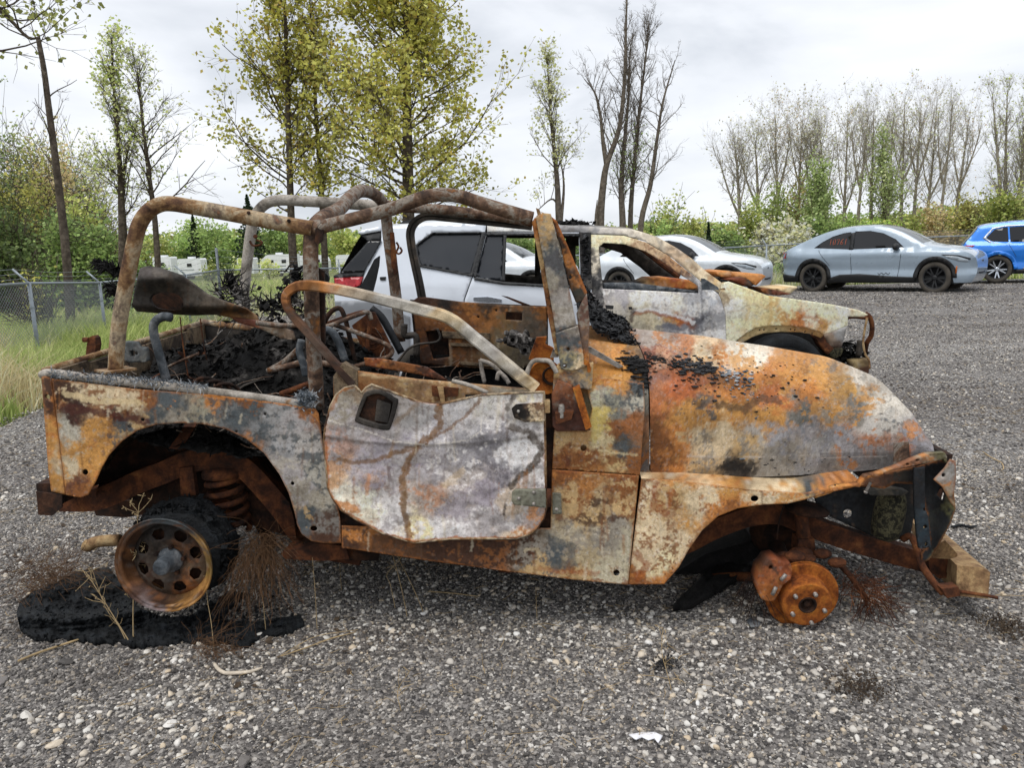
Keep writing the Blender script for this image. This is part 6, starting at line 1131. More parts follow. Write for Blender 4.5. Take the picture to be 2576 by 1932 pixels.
def ev_front(R_, W, prof):
    # closed grille shield with dark outline and small emblem, lower intake
    def fx(z): return np.interp(z, [.25, .45, .6, .75, .88], [4.60, 4.70, 4.72, 4.70, 4.60])
    pts = [(.50, .82), (.56, .70), (.42, .50), (.25, .46), (-.25, .46), (-.42, .50), (-.56, .70), (-.50, .82)]
    loop = catmull(np.array([(fx(z)-.10*(abs(y)/.6)**2+.012, y, z) for y, z in pts]), 5, True); MB().tube(loop, .028, 6, True).obj('grille_outline', 'black_plastic', R_, True)
    mb = MB(); a = [(fx(z)-.10*(abs(y)/.6)**2+.01, y, z) for y, z in ((.32, .40), (.30, .28), (-.30, .28), (-.32, .40))]; mb.prism(a, (-.03, 0, 0)); mb.obj('lower_intake', 'black_plastic', R_)
    for s_ in (-1, 1):
        mb = MB(); a = [(fx(z)-.10*(abs(y)/.6)**2-.06*(abs(y)-.5)+.02, s_*y, z) for y, z in ((.46, .42), (.74, .42), (.80, .28), (.76, .28), (.70, .38), (.46, .38))]; mb.prism(a, (-.03, 0, 0)); mb.obj('bumper_vent', 'black_plastic', R_)
    mb = MB(); mb.prism([(4.715, y, z) for y, z in ((.05, .73), (.01, .745), (-.05, .73), (-.02, .71), (-.03, .69), (.0, .705), (.04, .70))], (.008, 0, 0)); mb.obj('emblem', 'slate_steel', R_)
EV = dict(L=4.72, hw=.94, belt=.98, crown=.05, sill=.25, arch=.40, wf=3.87, wr=.89, wz=.36, R=.365,
    top=[(.10,.25),(.03,.5),(.0,.75),(.03,.98),(.14,1.10),(.42,1.24),(.8,1.40),(1.2,1.53),(1.6,1.60),(2.0,1.62),(2.35,1.615),(2.7,1.56),(3.05,1.43),(3.35,1.27),(3.56,1.16),(3.8,1.11),(4.15,1.06),(4.42,1.0),(4.60,.92),(4.69,.79),(4.715,.62),(4.70,.42),(4.62,.25)],
    windows=[[(.86,1.09),(1.06,1.23),(1.32,1.36),(1.58,1.43),(1.78,1.455),(1.80,1.04)], [(1.90,1.04),(1.88,1.465),(2.25,1.465),(2.58,1.40),(2.90,1.25),(3.12,1.06)]],
    ws=(2.45, 3.52), rw=(.30, 1.25), rf=(1.25, 2.45), mirror=(2.96, 1.08),
    patches=[('headlamp', [(4.05,.86),(4.35,.84),(4.55,.76),(4.56,.70),(4.40,.72),(4.15,.80)], 'lamp_glass', .006), ('headlamp_surround', [(4.0,.885),(4.35,.865),(4.60,.79),(4.60,.75),(4.35,.835),(4.05,.862)], 'black_plastic', .007), ('sill_trim', [(1.34,.25),(3.42,.25),(3.42,.38),(2.9,.40),(2.1,.46),(1.6,.44),(1.34,.36)], 'dark_trim', .008), ('tail_lamp', [(.0,1.0),(.10,1.0),(.13,.86),(.02,.86)], 'tail_lamp', .006), ('amber_marker', [(4.315,.46),(4.345,.46),(4.35,.62),(4.325,.62)], 'amber', .02), ('pillar_trim', [(1.79,1.03),(1.90,1.03),(1.88,1.445),(1.78,1.43)], 'black_plastic', .002), ('rear_bumper_trim', [(.06,.25),(.48,.25),(.49,.40),(.02,.46)], 'dark_trim', .006)],
    seams=[(1.86,1.02,1.90,.34), (3.10,1.0,3.02,.34), (1.0,1.05,1.33,.66)], front=ev_front)
EV['tall'] = 1.13; EV['big'] = 1.04; EVg = dict(EV); EVw = dict(EV); EVw['roofmat'] = 'glass'; EVw['big'] = 1.; EVw['tall'] = 1.06; EVw['wsmat'] = 'windscreen'
def digits(R_, W, s, x0, z0, h_, mat):
    pts = {'1': [[(.4,0),(.5,1)]], '0': [[(.1,.1),(.1,.8),(.5,1),(.8,.7),(.7,.1),(.3,0),(.1,.1)]], '7': [[(0,.9),(.8,1),(.4,0)]], '6': [[(.8,1),(.2,.6),(.1,.1),(.6,0),(.7,.4),(.2,.45)]]}
    for k, ch in enumerate(s):
        mb = MB()
        for pl in pts[ch]:
            p = np.array(pl)*np.array([h_*.6, h_])+np.array([x0+k*h_*.75, z0]); mb.tube(np.stack([p[:, 0], -(W(p[:, 0], p[:, 1])+.001), p[:, 1]], 1), .006, 4)
        mb.obj('chalk_digit', mat, R_)
plain('grease_red', 'c06a50', .8)
gC, gW = make_car('parked_crossover', 'grey-blue electric crossover with black wheels parked by the fence', 'car_grey', EVg)
digits(gC, gW, '10761', 1.25, 1.16, .13, 'grease_red')
mb = MB(); xs = np.linspace(2.55, 2.85, 26); zs = .46+.018*np.sin(xs*60)+.008*np.sin(xs*140); mb.tube(np.stack([xs, -(gW(xs, zs)+.004), zs], 1), .007, 4); mb.obj('door_script', 'black_plastic', gC)
def place(R_, wr_px, Yr, psi, dz, wrx, hw):
    c, s = math.cos(psi), math.sin(psi); p = atY(*wr_px, Yr); loc = np.array([p[0], Yr])-np.array([c*wrx-s*(-hw), s*wrx+c*(-hw)])
    R_.location = (loc[0], loc[1], dz); R_.rotation_euler = (0, 0, psi)
place(gC, zH(470, 650), 21.9, math.radians(-42), .03, .93, .98)
wC, wW = make_car('parked_crossover', 'white electric crossover with dark roof parked behind the burnt SUV', 'car_white', EVw)
place(wC, zG(300, 500), 21.6, math.radians(-31), .05, .93, .98)
def blue_front(R_, W, prof): MB().prism([(4.82, y, z) for y, z in ((.5,.6),(.5,.35),(-.5,.35),(-.5,.6))], (.01, 0, 0)).obj('front_intake', 'black_plastic', R_)
BL = dict(L=4.84, hw=.96, belt=1.02, crown=.05, sill=.25, arch=.41, wf=3.93, wr=.98, wz=.37, R=.375, spoke='chrome_trim',
    top=[(.12,.25),(.04,.5),(.0,.8),(.05,1.0),(.12,1.12),(.30,1.34),(.42,1.50),(.48,1.57),(.7,1.62),(1.2,1.67),(1.8,1.69),(2.3,1.66),(2.8,1.55),(3.2,1.36),(3.5,1.18),(3.8,1.10),(4.3,1.03),(4.65,.90),(4.80,.70),(4.82,.5),(4.74,.25)],
    windows=[[(.66,1.22),(.86,1.45),(1.10,1.50),(1.18,1.50),(1.22,1.10),(.82,1.12)], [(1.26,1.10),(1.22,1.50),(2.0,1.52),(2.03,1.08)], [(2.12,1.08),(2.09,1.52),(2.5,1.46),(2.9,1.28),(3.15,1.08)]],
    ws=(2.5, 3.5), rw=(.10, .44), rf=(.44, 2.5), mirror=(3.0, 1.1),
    patches=[('window_trim', [(.58,1.22),(.80,1.49),(1.10,1.545),(1.9,1.56),(1.9,1.53),(1.1,1.515),(.83,1.46),(.66,1.23),(.82,1.10),(1.3,1.08),(1.3,1.06),(.78,1.07)], 'chrome_trim', .006), ('tail_lamp', [(.02,1.0),(.10,1.04),(.40,1.04),(.30,.96),(.18,.94),(.16,.84),(.03,.86)], 'tail_lamp', .008), ('tail_trim', [(.03,.84),(.2,.86),(.34,.74),(.42,.62),(.20,.66),(.03,.6)], 'black_plastic', .006), ('sill_trim', [(1.44,.25),(3.47,.25),(3.47,.36),(1.44,.36)], 'dark_trim', .008), ('sill_strip', [(1.6,.37),(3.4,.40),(3.4,.43),(1.6,.41)], 'chrome_trim', .009)],
    seams=[(2.07,1.06,2.1,.34), (1.2,1.08,1.42,.7)], front=blue_front, trim='car_blue')
bC, bW = make_car('parked_crossover', 'bright blue electric crossover with silver spoked wheels', 'car_blue', BL)
bC.scale = (1, 1, 1.05); place(bC, zH(1990, 590), 22.3, math.radians(-28), .1, .98, .96)
w2, _ = make_car('parked_crossover', 'white crossover mostly hidden behind the burnt SUV, seen through its rear door', 'car_white', EVw)
w2.location = (-2.6, 23.2, .06); w2.rotation_euler = (0, 0, math.radians(-22))

# ------------------------------------------------------------------ chain-link fences with barbed wire
def chain_fence(name, label, posts, arm_dir, tall=()):
    """posts: list of (x, y, rail_z); arms lean outward"""
    R_ = empty(name, (posts[0][0], posts[0][1], 0), label, 'fence')
    for i, (x, y, z) in enumerate(posts):
        zt = 1.80 if i in tall else z+.02; zb_ = -.4
        po = MB().tube([(x, y, zb_), (x, y, zt)], .038 if i in tall else .030, 8).obj('post', 'galvanised', R_, True)
        if i not in tall: MB().tube([(x, y, z), (x+arm_dir[0]*.30, y+arm_dir[1]*.30, z+.22)], .018, 6).obj('barb_arm', 'galvanised', po, True)
        for k in (.35, .7): MB().lathe([(.031, -.012), (.036, -.012), (.036, .012), (.031, .012)], (x, y, z*k), (0, 0, 1), 8).obj('tie_band', 'galvanised', po)
    P = np.array(posts)
    for i in range(len(P)-1): MB().tube([P[i], P[i+1]], .021, 8).obj('top_rail', 'galvanised', R_, True)
    for k in range(3):
        f = .33*(k+1); pts = [np.array([x+arm_dir[0]*.3*f, y+arm_dir[1]*.3*f, z+.22*f]) if i not in tall else np.array([x, y, z+.18*(k+1)]) for i, (x, y, z) in enumerate(posts)]
        mb = MB(); fine = []
        for i in range(len(pts)-1):
            for t_ in np.linspace(0, 1, 9)[:-1]: fine.append(pts[i]*(1-t_)+pts[i+1]*t_-np.array([0, 0, .03*math.sin(math.pi*t_)]))
        fine.append(pts[-1]); mb.tube(fine, .0035, 3); mb.obj('barbed_wire', 'wire_galv', R_)
    for i in range(len(P)-1):        # diamond mesh, one panel per bay
        a, b_ = P[i], P[i+1]; Lb = np.hypot(*(b_-a)[:2]); H_ = 1.2; sp = .062; V = []; Fc = []
        e = np.array([(b_-a)[0]/Lb, (b_-a)[1]/Lb, 0]); zt0, zt1 = a[2]-.01, b_[2]-.01
        n = int((Lb+H_)/sp)
        for k in range(n):
            for sg in (1, -1):
                s0 = k*sp-H_; s1 = s0+H_; z0, z1 = 0., H_
                if s0 < 0: z0 = -s0; s0 = 0.
                if s1 > Lb: z1 = H_-(s1-Lb); s1 = Lb
                if z1 <= z0: continue
                if sg < 0: z0, z1 = H_-z0, H_-z1
                p0 = a+e*s0; p1 = a+e*s1; zt_0 = zt0+(zt1-zt0)*s0/Lb; zt_1 = zt0+(zt1-zt0)*s1/Lb
                p0 = np.array([p0[0], p0[1], zt_0-H_+z0]); p1 = np.array([p1[0], p1[1], zt_1-H_+z1]); nrm_ = np.array([-e[1], e[0], 0])*.0032; up = np.array([0, 0, .0032])
                q = len(V); V += [p0+nrm_, p0-nrm_*.5+up, p0-nrm_*.5-up, p1+nrm_, p1-nrm_*.5+up, p1-nrm_*.5-up]
                Fc += [(q, q+1, q+4, q+3), (q+1, q+2, q+5, q+4), (q+2, q, q+3, q+5)]
        o = build('wire_mesh', V, np.array(Fc), 'wire_galv', R_); tag(o, None, None, None, 'stuff')
    return R_
chain_fence('chain_link_fence', 'chain-link fence with barbed-wire arms running beside the tall grass', [(-7.35,6.0,1.27),(-7.4,9.0,1.26),(-7.36,12.0,1.24),(-7.85,15.0,1.14),(-7.42,18.0,1.17),(-7.59,20.5,1.22)], (-.8, .1), (5,))
chain_fence('chain_link_fence', 'chain-link fence with barbed wire along the back behind the parked crossovers', [(-7.59,20.5,1.22),(-4.5,20.9,1.17),(-1.5,21.8,1.22),(1.2,22.9,1.26),(3.6,24.0,1.28),(5.9,25.0,1.30),(8.36,25.3,1.36),(11.,25.6,1.41),(13.5,25.9,1.45),(16.,26.2,1.46),(18.5,26.5,1.46),(21,26.8,1.46)], (-.25, .8), (0,))

# ------------------------------------------------------------------ campers parked far beyond the fence
def rv(label, px0, px1, top, Y, kind, seed):
    z5 = zoom(350, 600, 4.022); a = atY(*z5(px0, top), Y); b_ = atY(*z5(px1, top), Y); Lr = b_[0]-a[0]; H_ = a[2]+.05+1.35; r_ = np.random.default_rng(seed)
    ZG = float(field_z(0, Y))
    R_ = empty('camper', (a[0], Y, ZG), label, 'camper', 'campers parked beyond the field')
    x0, x1 = a[0], b_[0]; D_ = 2.4
    prof = {'box': [(0,.16),(0,.9),(.02,.97),(.06,1),(.95,1),(1,.94),(1,.16)], 'nose': [(0,.16),(0,.60),(.05,.78),(.2,.97),(.28,1.0),(1,1.0),(1,.16)], 'slant': [(0,.16),(0,.95),(.03,1),(.8,1),(.92,.92),(1,.7),(1,.16)]}[kind]
    mb = MB(); mb.prism([(x0+Lr*u, Y, ZG+H_*v) for u, v in prof], (0, D_, 0)); mb.obj('shell', 'white_gel', R_)
    MB().box((x0+Lr*.5, Y+1.2, ZG+H_+.12), min(.9, Lr*.3), .8, .28).obj('roof_unit', 'white_gel', R_)
    for k in range(max(1, int(Lr/2.2))):
        u = .15+.7*(k+.5)/max(1, int(Lr/2.2)); MB().box((x0+Lr*u, Y-.01, ZG+H_*.68), .7, .06, .5).obj('window', 'glass', R_)
    MB().box((x0+Lr*.5, Y-.012, ZG+H_*.47), Lr*.92, .04, .10).obj('stripe', 'rv_grey', R_)
    MB().box((x0+Lr*.78, Y-.015, ZG+H_*.60), .6, .05, H_*.48).obj('door', 'paper', R_)
    for u in (.42, .56): MB().lathe([(.0, -.2), (.34, -.2), (.34, .05), (.2, .06), (0, .06)], (x0+Lr*u, Y+.1, ZG+.33), (0, -1, 0), 14).obj('wheel', 'tyre', R_)
rv('white camper trailer with a dark awning side beside the bare trunks', 382, 620, 205, 118, 'box', 1)
rv('half hidden white camper behind the rear cage bar', 130, 318, 188, 122, 'box', 2)
rv('narrow white camper end beside the far cage leg', 985, 1150, 196, 122, 'box', 3)
rv('tall white fifth-wheel camper with a rounded nose', 1210, 1580, 165, 118, 'nose', 4)
rv('white camper with a grey slanting end', 1600, 1900, 172, 124, 'slant', 5)
rv('white camper just clear of the burnt SUV tail', 1985, 2400, 165, 112, 'box', 6)
for k, (xa, xb, tp) in enumerate(((2700, 3300, 170), (3500, 4300, 170), (4500, 5200, 165), (5400, 6000, 160))): rv('white camper glimpsed through the burnt SUV windows', xa, xb, tp, 115, ('box', 'nose')[k % 2], 7+k)

# ------------------------------------------------------------------ trees
def seg_mesh(segs, sides=4):
    S = np.array(segs, float).reshape(-1, 8); p0, p1, r0, r1 = S[:, :3], S[:, 3:6], S[:, 6], S[:, 7]
    d = p1-p0; d /= np.linalg.norm(d, axis=1)[:, None]+1e-9; p1 = p1+d*r1[:, None]*.6
    ref = np.where((np.abs(d[:, 2]) > .9)[:, None], np.array([1., 0, 0]), np.array([0, 0, 1.])); u = np.cross(d, ref); u /= np.linalg.norm(u, axis=1)[:, None]; v = np.cross(d, u); V = []
    for j in range(sides):
        a = 2*math.pi*j/sides; w = u*math.cos(a)+v*math.sin(a); V.append(p0+w*r0[:, None]); V.append(p1+w*r1[:, None])
    V = np.stack(V, 1).reshape(-1, 3); n = len(S); b_ = (np.arange(n)*2*sides)[:, None]
    Fc = np.concatenate([np.concatenate([b_+2*j, b_+2*((j+1) % sides), b_+2*((j+1) % sides)+1, b_+2*j+1], 1) for j in range(sides)]); return V, Fc
def leaf_mesh(C_, size, r_, cols, droop=.3):
    n = len(C_); a = r_.normal(size=(n, 3)); a[:, 2] *= .5; a[:, 2] -= droop; a /= np.linalg.norm(a, axis=1)[:, None]; b_ = np.cross(a, r_.normal(size=(n, 3))); b_ /= np.linalg.norm(b_, axis=1)[:, None]
    s = (size*r_.uniform(.6, 1.3, n))[:, None]; V = np.stack([C_-a*s*.5, C_+b_*s*.42-a*s*.05, C_+a*s*.55, C_-b_*s*.42-a*s*.05], 1).reshape(-1, 3)
    Fc = np.arange(n*4).reshape(n, 4); c = np.repeat(cols, 4, 0); return V, Fc, c
def polyline(p, d, L_, n, r_, wob, trop):
    out = [p]; d = d/np.linalg.norm(d)
    for k in range(n):
        d = d+r_.normal(size=3)*wob+np.array([0, 0, trop]); d = d/np.linalg.norm(d); p = p+d*(L_/n); out.append(p)
    return out, d
def palette(cols, n, r_, g=1.0):
    A = np.array([hx(c) for c in cols]); lu = A.mean(1, keepdims=True); A = lu+(A-lu)*.80; k = r_.integers(len(A), size=n); return np.clip(A[k]*r_.uniform(.7, 1.3, (n, 1))*g*2.0, 0, .8)
def tree(name, label, trunk_px, Y, r0, r1, seed, bark='bark', nb=30, t0=.25, blen=(1.6, .5), bang=(55, 25), nsub=5, ntw=4, leaves=0, lsize=.1, lcols=('8a8a2c',), spread=.12, group=None, extra=(), cat='tree', trop=.06, wob=.14, prof=None, lt0=0., lmax=1.):
    r_ = np.random.default_rng(seed); T = catmull(np.array([atY(*zD(*p), Y) for p in trunk_px]), 4)
    n = len(T); zb = T[:, 2].argmin()
    if T[0, 2] < T[-1, 2]: pass
    else: T = T[::-1]
    gzb = float(field_z(0, Y))-.3
    if T[0, 2] > gzb: T = np.concatenate([[[T[0, 0], T[0, 1], gzb]], T])
    n = len(T); rad = np.linspace(r0, r1, n); R_ = empty(name, (T[0, 0], T[0, 1], 0), label, cat, group); trunk = []; br = []; tips = []
    for i in range(n-1): trunk.append((*T[i], *T[i+1], rad[i], rad[i+1]))
    for ex in extra:
        E_ = catmull(np.array([atY(*zD(*p), Y+ex[2]) for p in ex[0]]), 4); rr = np.linspace(ex[1], .012, len(E_))
        for i in range(len(E_)-1): trunk.append((*E_[i], *E_[i+1], rr[i], rr[i+1]))
        for k in range(ex[3]):
            i = r_.integers(len(E_)//3, len(E_)-1); br.append((E_[i], rr[i], i/len(E_)))
    src = [(T[int(t*(n-1))]*(1-(t*(n-1)) % 1)+T[min(n-1, int(t*(n-1))+1)]*((t*(n-1)) % 1), np.interp(t, [0, 1], [r0, r1]), t) for t in np.sort(r_.uniform(t0, 1, nb))]+br
    segs = []; ga = r_.uniform(0, 6.28)
    for (p, rr, t) in src:
        ga += 2.4+r_.normal()*.4; tt = (t-t0)/(1-t0); L_ = np.interp(tt, [0, 1], blen)*r_.uniform(.6, 1.15) if prof is None else np.interp(tt, prof[0], prof[1])*r_.uniform(.65, 1.1)
        an = math.radians(np.interp(tt, [0, 1], bang)+r_.normal()*8); d = np.array([math.cos(ga)*math.sin(an), math.sin(ga)*math.sin(an), math.cos(an)])
        pl, dd = polyline(p, d, L_, 5, r_, wob, trop); rb = min(rr*.5, .008+.009*L_); rs = np.linspace(rb, rb*.3, 6)
        for k in range(5): segs.append((*pl[k], *pl[k+1], rs[k], rs[k+1]))
        tips.append((pl[-1], tt))
        for s in range(nsub):
            k = r_.integers(1, 5); f = r_.random(); q = pl[k]*(1-f)+pl[k+1]*f; d2 = norm(norm(np.array(pl[k+1])-pl[k])+r_.normal(size=3)*.55+np.array([0, 0, .15])); L2 = L_*r_.uniform(.25, .5); pl2, _ = polyline(q, d2, L2, 3, r_, wob*1.3, trop); r2 = rs[k]*.5
            for m_ in range(3): segs.append((*pl2[m_], *pl2[m_+1], r2*(1-m_*.25), r2*(.75-m_*.25)))
            tips.append((pl2[-1], tt)); tips.append((pl2[1], tt))
            for w_ in range(ntw):
                j = r_.integers(1, 3); d3 = norm(d2+r_.normal(size=3)*.6+np.array([0, 0, .1])); pl3, _ = polyline(pl2[j], d3, L2*r_.uniform(.3, .65), 2, r_, wob*1.5, trop); r3 = max(.0035, r2*.4)
                for m_ in range(2): segs.append((*pl3[m_], *pl3[m_+1], r3, r3*.55))
                tips.append((pl3[-1], tt)); tips.append((pl3[1], tt))
    V, Fc = seg_mesh(trunk, 8); build('trunk', V, Fc, bark, R_, True)
    V, Fc = seg_mesh(segs, 4 if Y < 30 else 3); build('branches', V, Fc, bark, R_)
    if leaves:
        tp = np.array([a for a, tt in tips if lt0 <= tt <= lmax]); k = r_.integers(len(tp), size=leaves); C_ = tp[k]+r_.normal(size=(leaves, 3))*spread
        # whole twigs share a tint
        tw = r_.uniform(.75, 1.25, len(tp))[k][:, None]; V, Fc, c = leaf_mesh(C_, lsize, r_, palette(lcols, leaves, r_)*tw); build('crown', V, Fc, 'leaf', R_, False, c)
    return R_
OL = ('97942f', 'a39e3a', '858328', '94802a', 'b0a848', '7a782a'); PG = ('a5b35a', 'b4bd70', '96a64c', 'c0c487'); BR = ('82984a', '748a42', '92a656')
tree('dead_tree', 'dark leafless trunk with a snapped top standing in the grass', [(153,720),(150,640),(140,520),(130,430),(118,330),(105,230),(95,150),(83,85)], 16, .10, .045, 1, 'bark', 9, .45, (1.0,.6), (50,35), 2, 2, cat='tree')
tree('young_tree', 'slender tree with pale new leaves and a forked trunk', [(262,640),(264,560),(262,450),(258,350),(250,250),(245,170),(240,80)], 22, .13, .012, 2, 'bark', 46, .32, (1.7,.5), (38,18), 6, 4, 2300, .085, PG, .10, extra=(([(275,640),(272,520),(266,420),(275,330),(300,250)], .07, .1, 10),))
tree('young_tree', 'thin sparse tree with drooping bare side branches', [(345,640),(335,480),(322,380),(310,280),(300,180),(295,135)], 22, .10, .010, 3, 'bark', 38, .28, (1.9,.5), (50,22), 6, 4, 900, .075, PG, .1, trop=.03)
tree('maple_tree', 'tall olive-green maple with spreading lower branches left of the main hoop', [(640,640),(632,540),(628,440),(624,300),(620,150),(615,0),(612,-160)], 24, .15, .03, 4, 'bark', 58, .30, None, (62,30), 7, 5, 8200, .118, OL, .10, prof=([0,.15,.5,1],[2.4,2.9,2.0,1.1]))
tree('maple_tree', 'thinner maple with bare upper twigs beside the tall olive one', [(705,640),(698,480),(690,350),(680,200),(672,60),(666,-70)], 24.6, .12, .015, 5, 'bark', 50, .30, None, (52,22), 6, 5, 3600, .112, OL, .10, prof=([0,.3,.6,1],[1.5,2.0,1.5,.9]), lmax=.62)
tree('maple_tree', 'broad full-crowned olive maple behind the roll cage', [(885,640),(882,450),(880,300),(878,150),(876,0),(875,-240)], 24, .22, .05, 6, 'bark', 84, .20, None, (74,38), 8, 5, 23000, .122, OL+('a3a23a', 'b0ab4a'), .12, prof=([0,.12,.35,.7,1],[2.6,3.7,2.6,1.9,1.2]), wob=.12)
tree('young_tree', 'small sparse tree with yellowish new leaves above the burnt SUV', [(1215,600),(1207,470),(1204,400),(1198,330),(1190,250),(1186,180),(1180,125)], 26, .13, .01, 7, 'bark_grey', 34, .42, (1.5,.5), (32,14), 6, 4, 1500, .09, ('b5b878', 'c4c490', 'a3a860'), .09, extra=(([(1212,480),(1218,400),(1210,340)], .06, 0, 5), ([(1205,440),(1190,430),(1160,455)], .04, .2, 3)))
GD = 'dead trees in the clump behind the burnt SUV'
tree('dead_tree', 'bare forked grey tree with a broken stump at its foot', [(1300,600),(1297,480),(1303,400),(1312,350),(1338,275),(1350,160),(1352,60),(1356,-60)], 26, .15, .02, 8, 'bark_grey', 40, .45, (1.4,.6), (34,18), 5, 4, extra=(([(1310,355),(1303,310),(1297,250),(1285,200),(1262,170)], .08, 0, 12), ([(1287,600),(1287,480),(1290,432)], .09, -.2, 0)))
tree('dead_tree', 'straight bare tree with a fan of fine twigs in the clump behind the burnt SUV', [(1347,600),(1345,480),(1342,400),(1350,300),(1358,200),(1362,95)], 26.4, .14, .012, 9, 'bark_grey', 60, .30, (1.3,.7), (26,14), 6, 4, 260, .07, BR, .1, lmax=.35)
tree('dead_tree', 'bare tree with a wide twiggy crown in the clump behind the burnt SUV', [(1362,600),(1362,470),(1368,380),(1380,250),(1395,120),(1402,50)], 26.8, .11, .01, 10, 'bark_grey', 60, .28, (1.5,.7), (30,16), 6, 4, 240, .07, BR, .1, lmax=.3)
tree('dead_tree', 'leaning bare tree with crooked side branches behind the burnt SUV', [(1380,600),(1385,480),(1405,400),(1418,310),(1432,220),(1458,130)], 26, .12, .015, 11, 'bark_grey', 28, .35, (1.5,.6), (48,22), 5, 3, wob=.24)
r_ = np.random.default_rng(5)
LB = 'slender near-leafless tree in the hazy row beyond the back fence'; GB = 'near-leafless trees in a row beyond the back fence'
for k, (x, top, lean) in enumerate([(1600,318,-14),(1640,300,-10),(1682,262,-8),(1722,262,12),(1762,300,-5),(1790,258,-22),(1822,238,10),(1850,250,26),(1880,228,8),(1915,236,16),(1945,222,10),(1972,232,18),(2000,216,24),(2028,222,30),(2060,235,34)]):
    top += r_.normal(0, 9); sx_ = r_.uniform(18, 34)*r_.choice([-1, 1]); tm = r_.uniform(.35, .6); yb = 545+(top-545)*tm*.8
    tree('bare_tree', LB, [(x,545),(x+lean*.2,450),(x+lean*.6,350),(x+lean,top)], 46+r_.uniform(-3, 4), .15, .015, 40+k, 'bark_pale', r_.integers(22, 34), .36, (2.0,1.6), (30,20), 6, 5, r_.integers(150, 900), .11, [('b0a890', 'b8ae98', 'a39a80'), ('a8b080', 'b0b488'), ('b8a088', 'b0a890')][k % 3], .2, group=GB, wob=.13, extra=(([(x+lean*.25,yb),(x+lean*.4+sx_*.5,yb-40),(x+lean*.6+sx_,yb-95),(x+lean*.8+sx_*1.3,top+r_.uniform(5, 40))], .08, .3, 12), ([(x+lean*.3,yb-20),(x+lean*.4-sx_*.4,yb-60),(x+lean*.6-sx_*.9,top+r_.uniform(15, 60))], .06, -.3, 9)))
for k, (x, top, lean) in enumerate([(2170,205,-26),(2168,195,8),(2196,200,22),(2190,190,34)]):
    tree('bare_tree', 'tall grey bare tree with upswept limbs behind the blue crossover', [(x-2,545),(x+lean*.25,450),(x+lean*.6,330),(x+lean,top)], 40, .15, .02, 60+k, 'bark_pale', 34, .34, (2.4,1.), (30,14), 6, 5, 260, .1, PG, .15, group='grey bare trees behind the blue crossover')
tree('leafy_tree', 'narrow fresh-green tree standing among the leafless row', [(1912,545),(1910,450),(1908,380),(1906,300)], 43, .16, .03, 70, 'bark_grey', 46, .12, (2.1,.8), (34,15), 6, 4, 3300, .13, ('8c9860', '7e8c54', '9aa46c'), .2)
tree('leafy_tree', 'bright green bushy tree in front of the leafless row', [(1772,545),(1770,480),(1768,390)], 40, .14, .03, 71, 'bark_grey', 40, .12, (1.7,1.0), (45,20), 5, 4, 3800, .13, ('88965a', '7a8a4e', '94a066', '6c7c48'), .18)
# overhanging branch at the top left: a tree standing outside the view
tree('overhanging_tree', 'leafy branch tips hanging in from a tree at the top left', [(-200,900),(-190,500),(-170,200),(-150,-80),(-140,-300)], 10.5, .16, .05, 72, 'bark', 10, .55, (1.6,.8), (70,40), 5, 3, 900, .075, ('7b7f3c', '8a8a48', '6a6e34'), .07, extra=(([(-150,-60),(-90,-40),(-30,0),(20,40),(60,80),(85,80)], .04, 0, 12),))

# ------------------------------------------------------------------ shrubs and hedge woods
def shrub(name, label, x, top, base, hw, Y, cols, seed, n=2200, ls=.11, group=None, bare=.0, cat='shrub', stem='bark', lumps=9):
    r_ = np.random.default_rng(seed); b_ = atY(*zD(x, base), Y); t = atY(*zD(x, top), Y); W_ = hw*Y/1670.; ZG = float(field_z(0, Y)); H_ = (t[2]-ZG)*1.08; ctr = np.array([b_[0], Y, ZG]); R_ = empty(name, ctr, label, cat, group)
    segs = []; tips = []; L_ = []
    for k in range(lumps): a = r_.uniform(0, 6.28); rr = math.sqrt(r_.random())*.75; L_.append(np.array([math.cos(a)*rr*W_, math.sin(a)*rr*W_*.8, H_*r_.uniform(.22, .92)*(1-.30*rr)]))
    for c in L_:
        pl, _ = polyline(np.array([c[0]*.2, c[1]*.2, -.1]), c-np.array([0, 0, 0]), np.linalg.norm(c)*1.1, 4, r_, .12, .05)
        for k in range(4): segs.append((*(pl[k]+ctr), *(pl[k+1]+ctr), .03*(1-k*.2), .03*(.8-k*.2)))
        for w_ in range(16):
            d = norm(r_.normal(size=3)+np.array([0, 0, .8])); q = pl[2]+(pl[4]-pl[2])*r_.random(); pl2, _ = polyline(q, d, H_*r_.uniform(.15, .4), 3, r_, .2, .05); tips += pl2[1:]
            for k in range(3): segs.append((*(pl2[k]+ctr), *(pl2[k+1]+ctr), .010, .006))
    V, Fc = seg_mesh(segs, 3); build('stems', V, Fc, stem, R_)
    k = r_.integers(lumps, size=n); sz = np.array([W_*.42, W_*.40, H_*.20]); d = r_.normal(size=(n, 3)); d /= np.linalg.norm(d, axis=1)[:, None]; C_ = np.array(L_)[k]+d*(r_.random((n, 1))**.45)*sz*np.array(r_.uniform(.7, 1.3, lumps))[k][:, None]
    m_ = r_.random(n) < .35; C_[m_] = np.array(tips)[r_.integers(len(tips), size=m_.sum())]+r_.normal(size=(m_.sum(), 3))*ls*1.2; C_[:, 2] = np.maximum(C_[:, 2], .03)
    tw = r_.uniform(.72, 1.28, lumps)[k][:, None]; V, Fc, c = leaf_mesh(C_+ctr, ls, r_, palette(cols, n, r_)*tw); build('foliage', V, Fc, 'leaf', R_, False, c); return R_
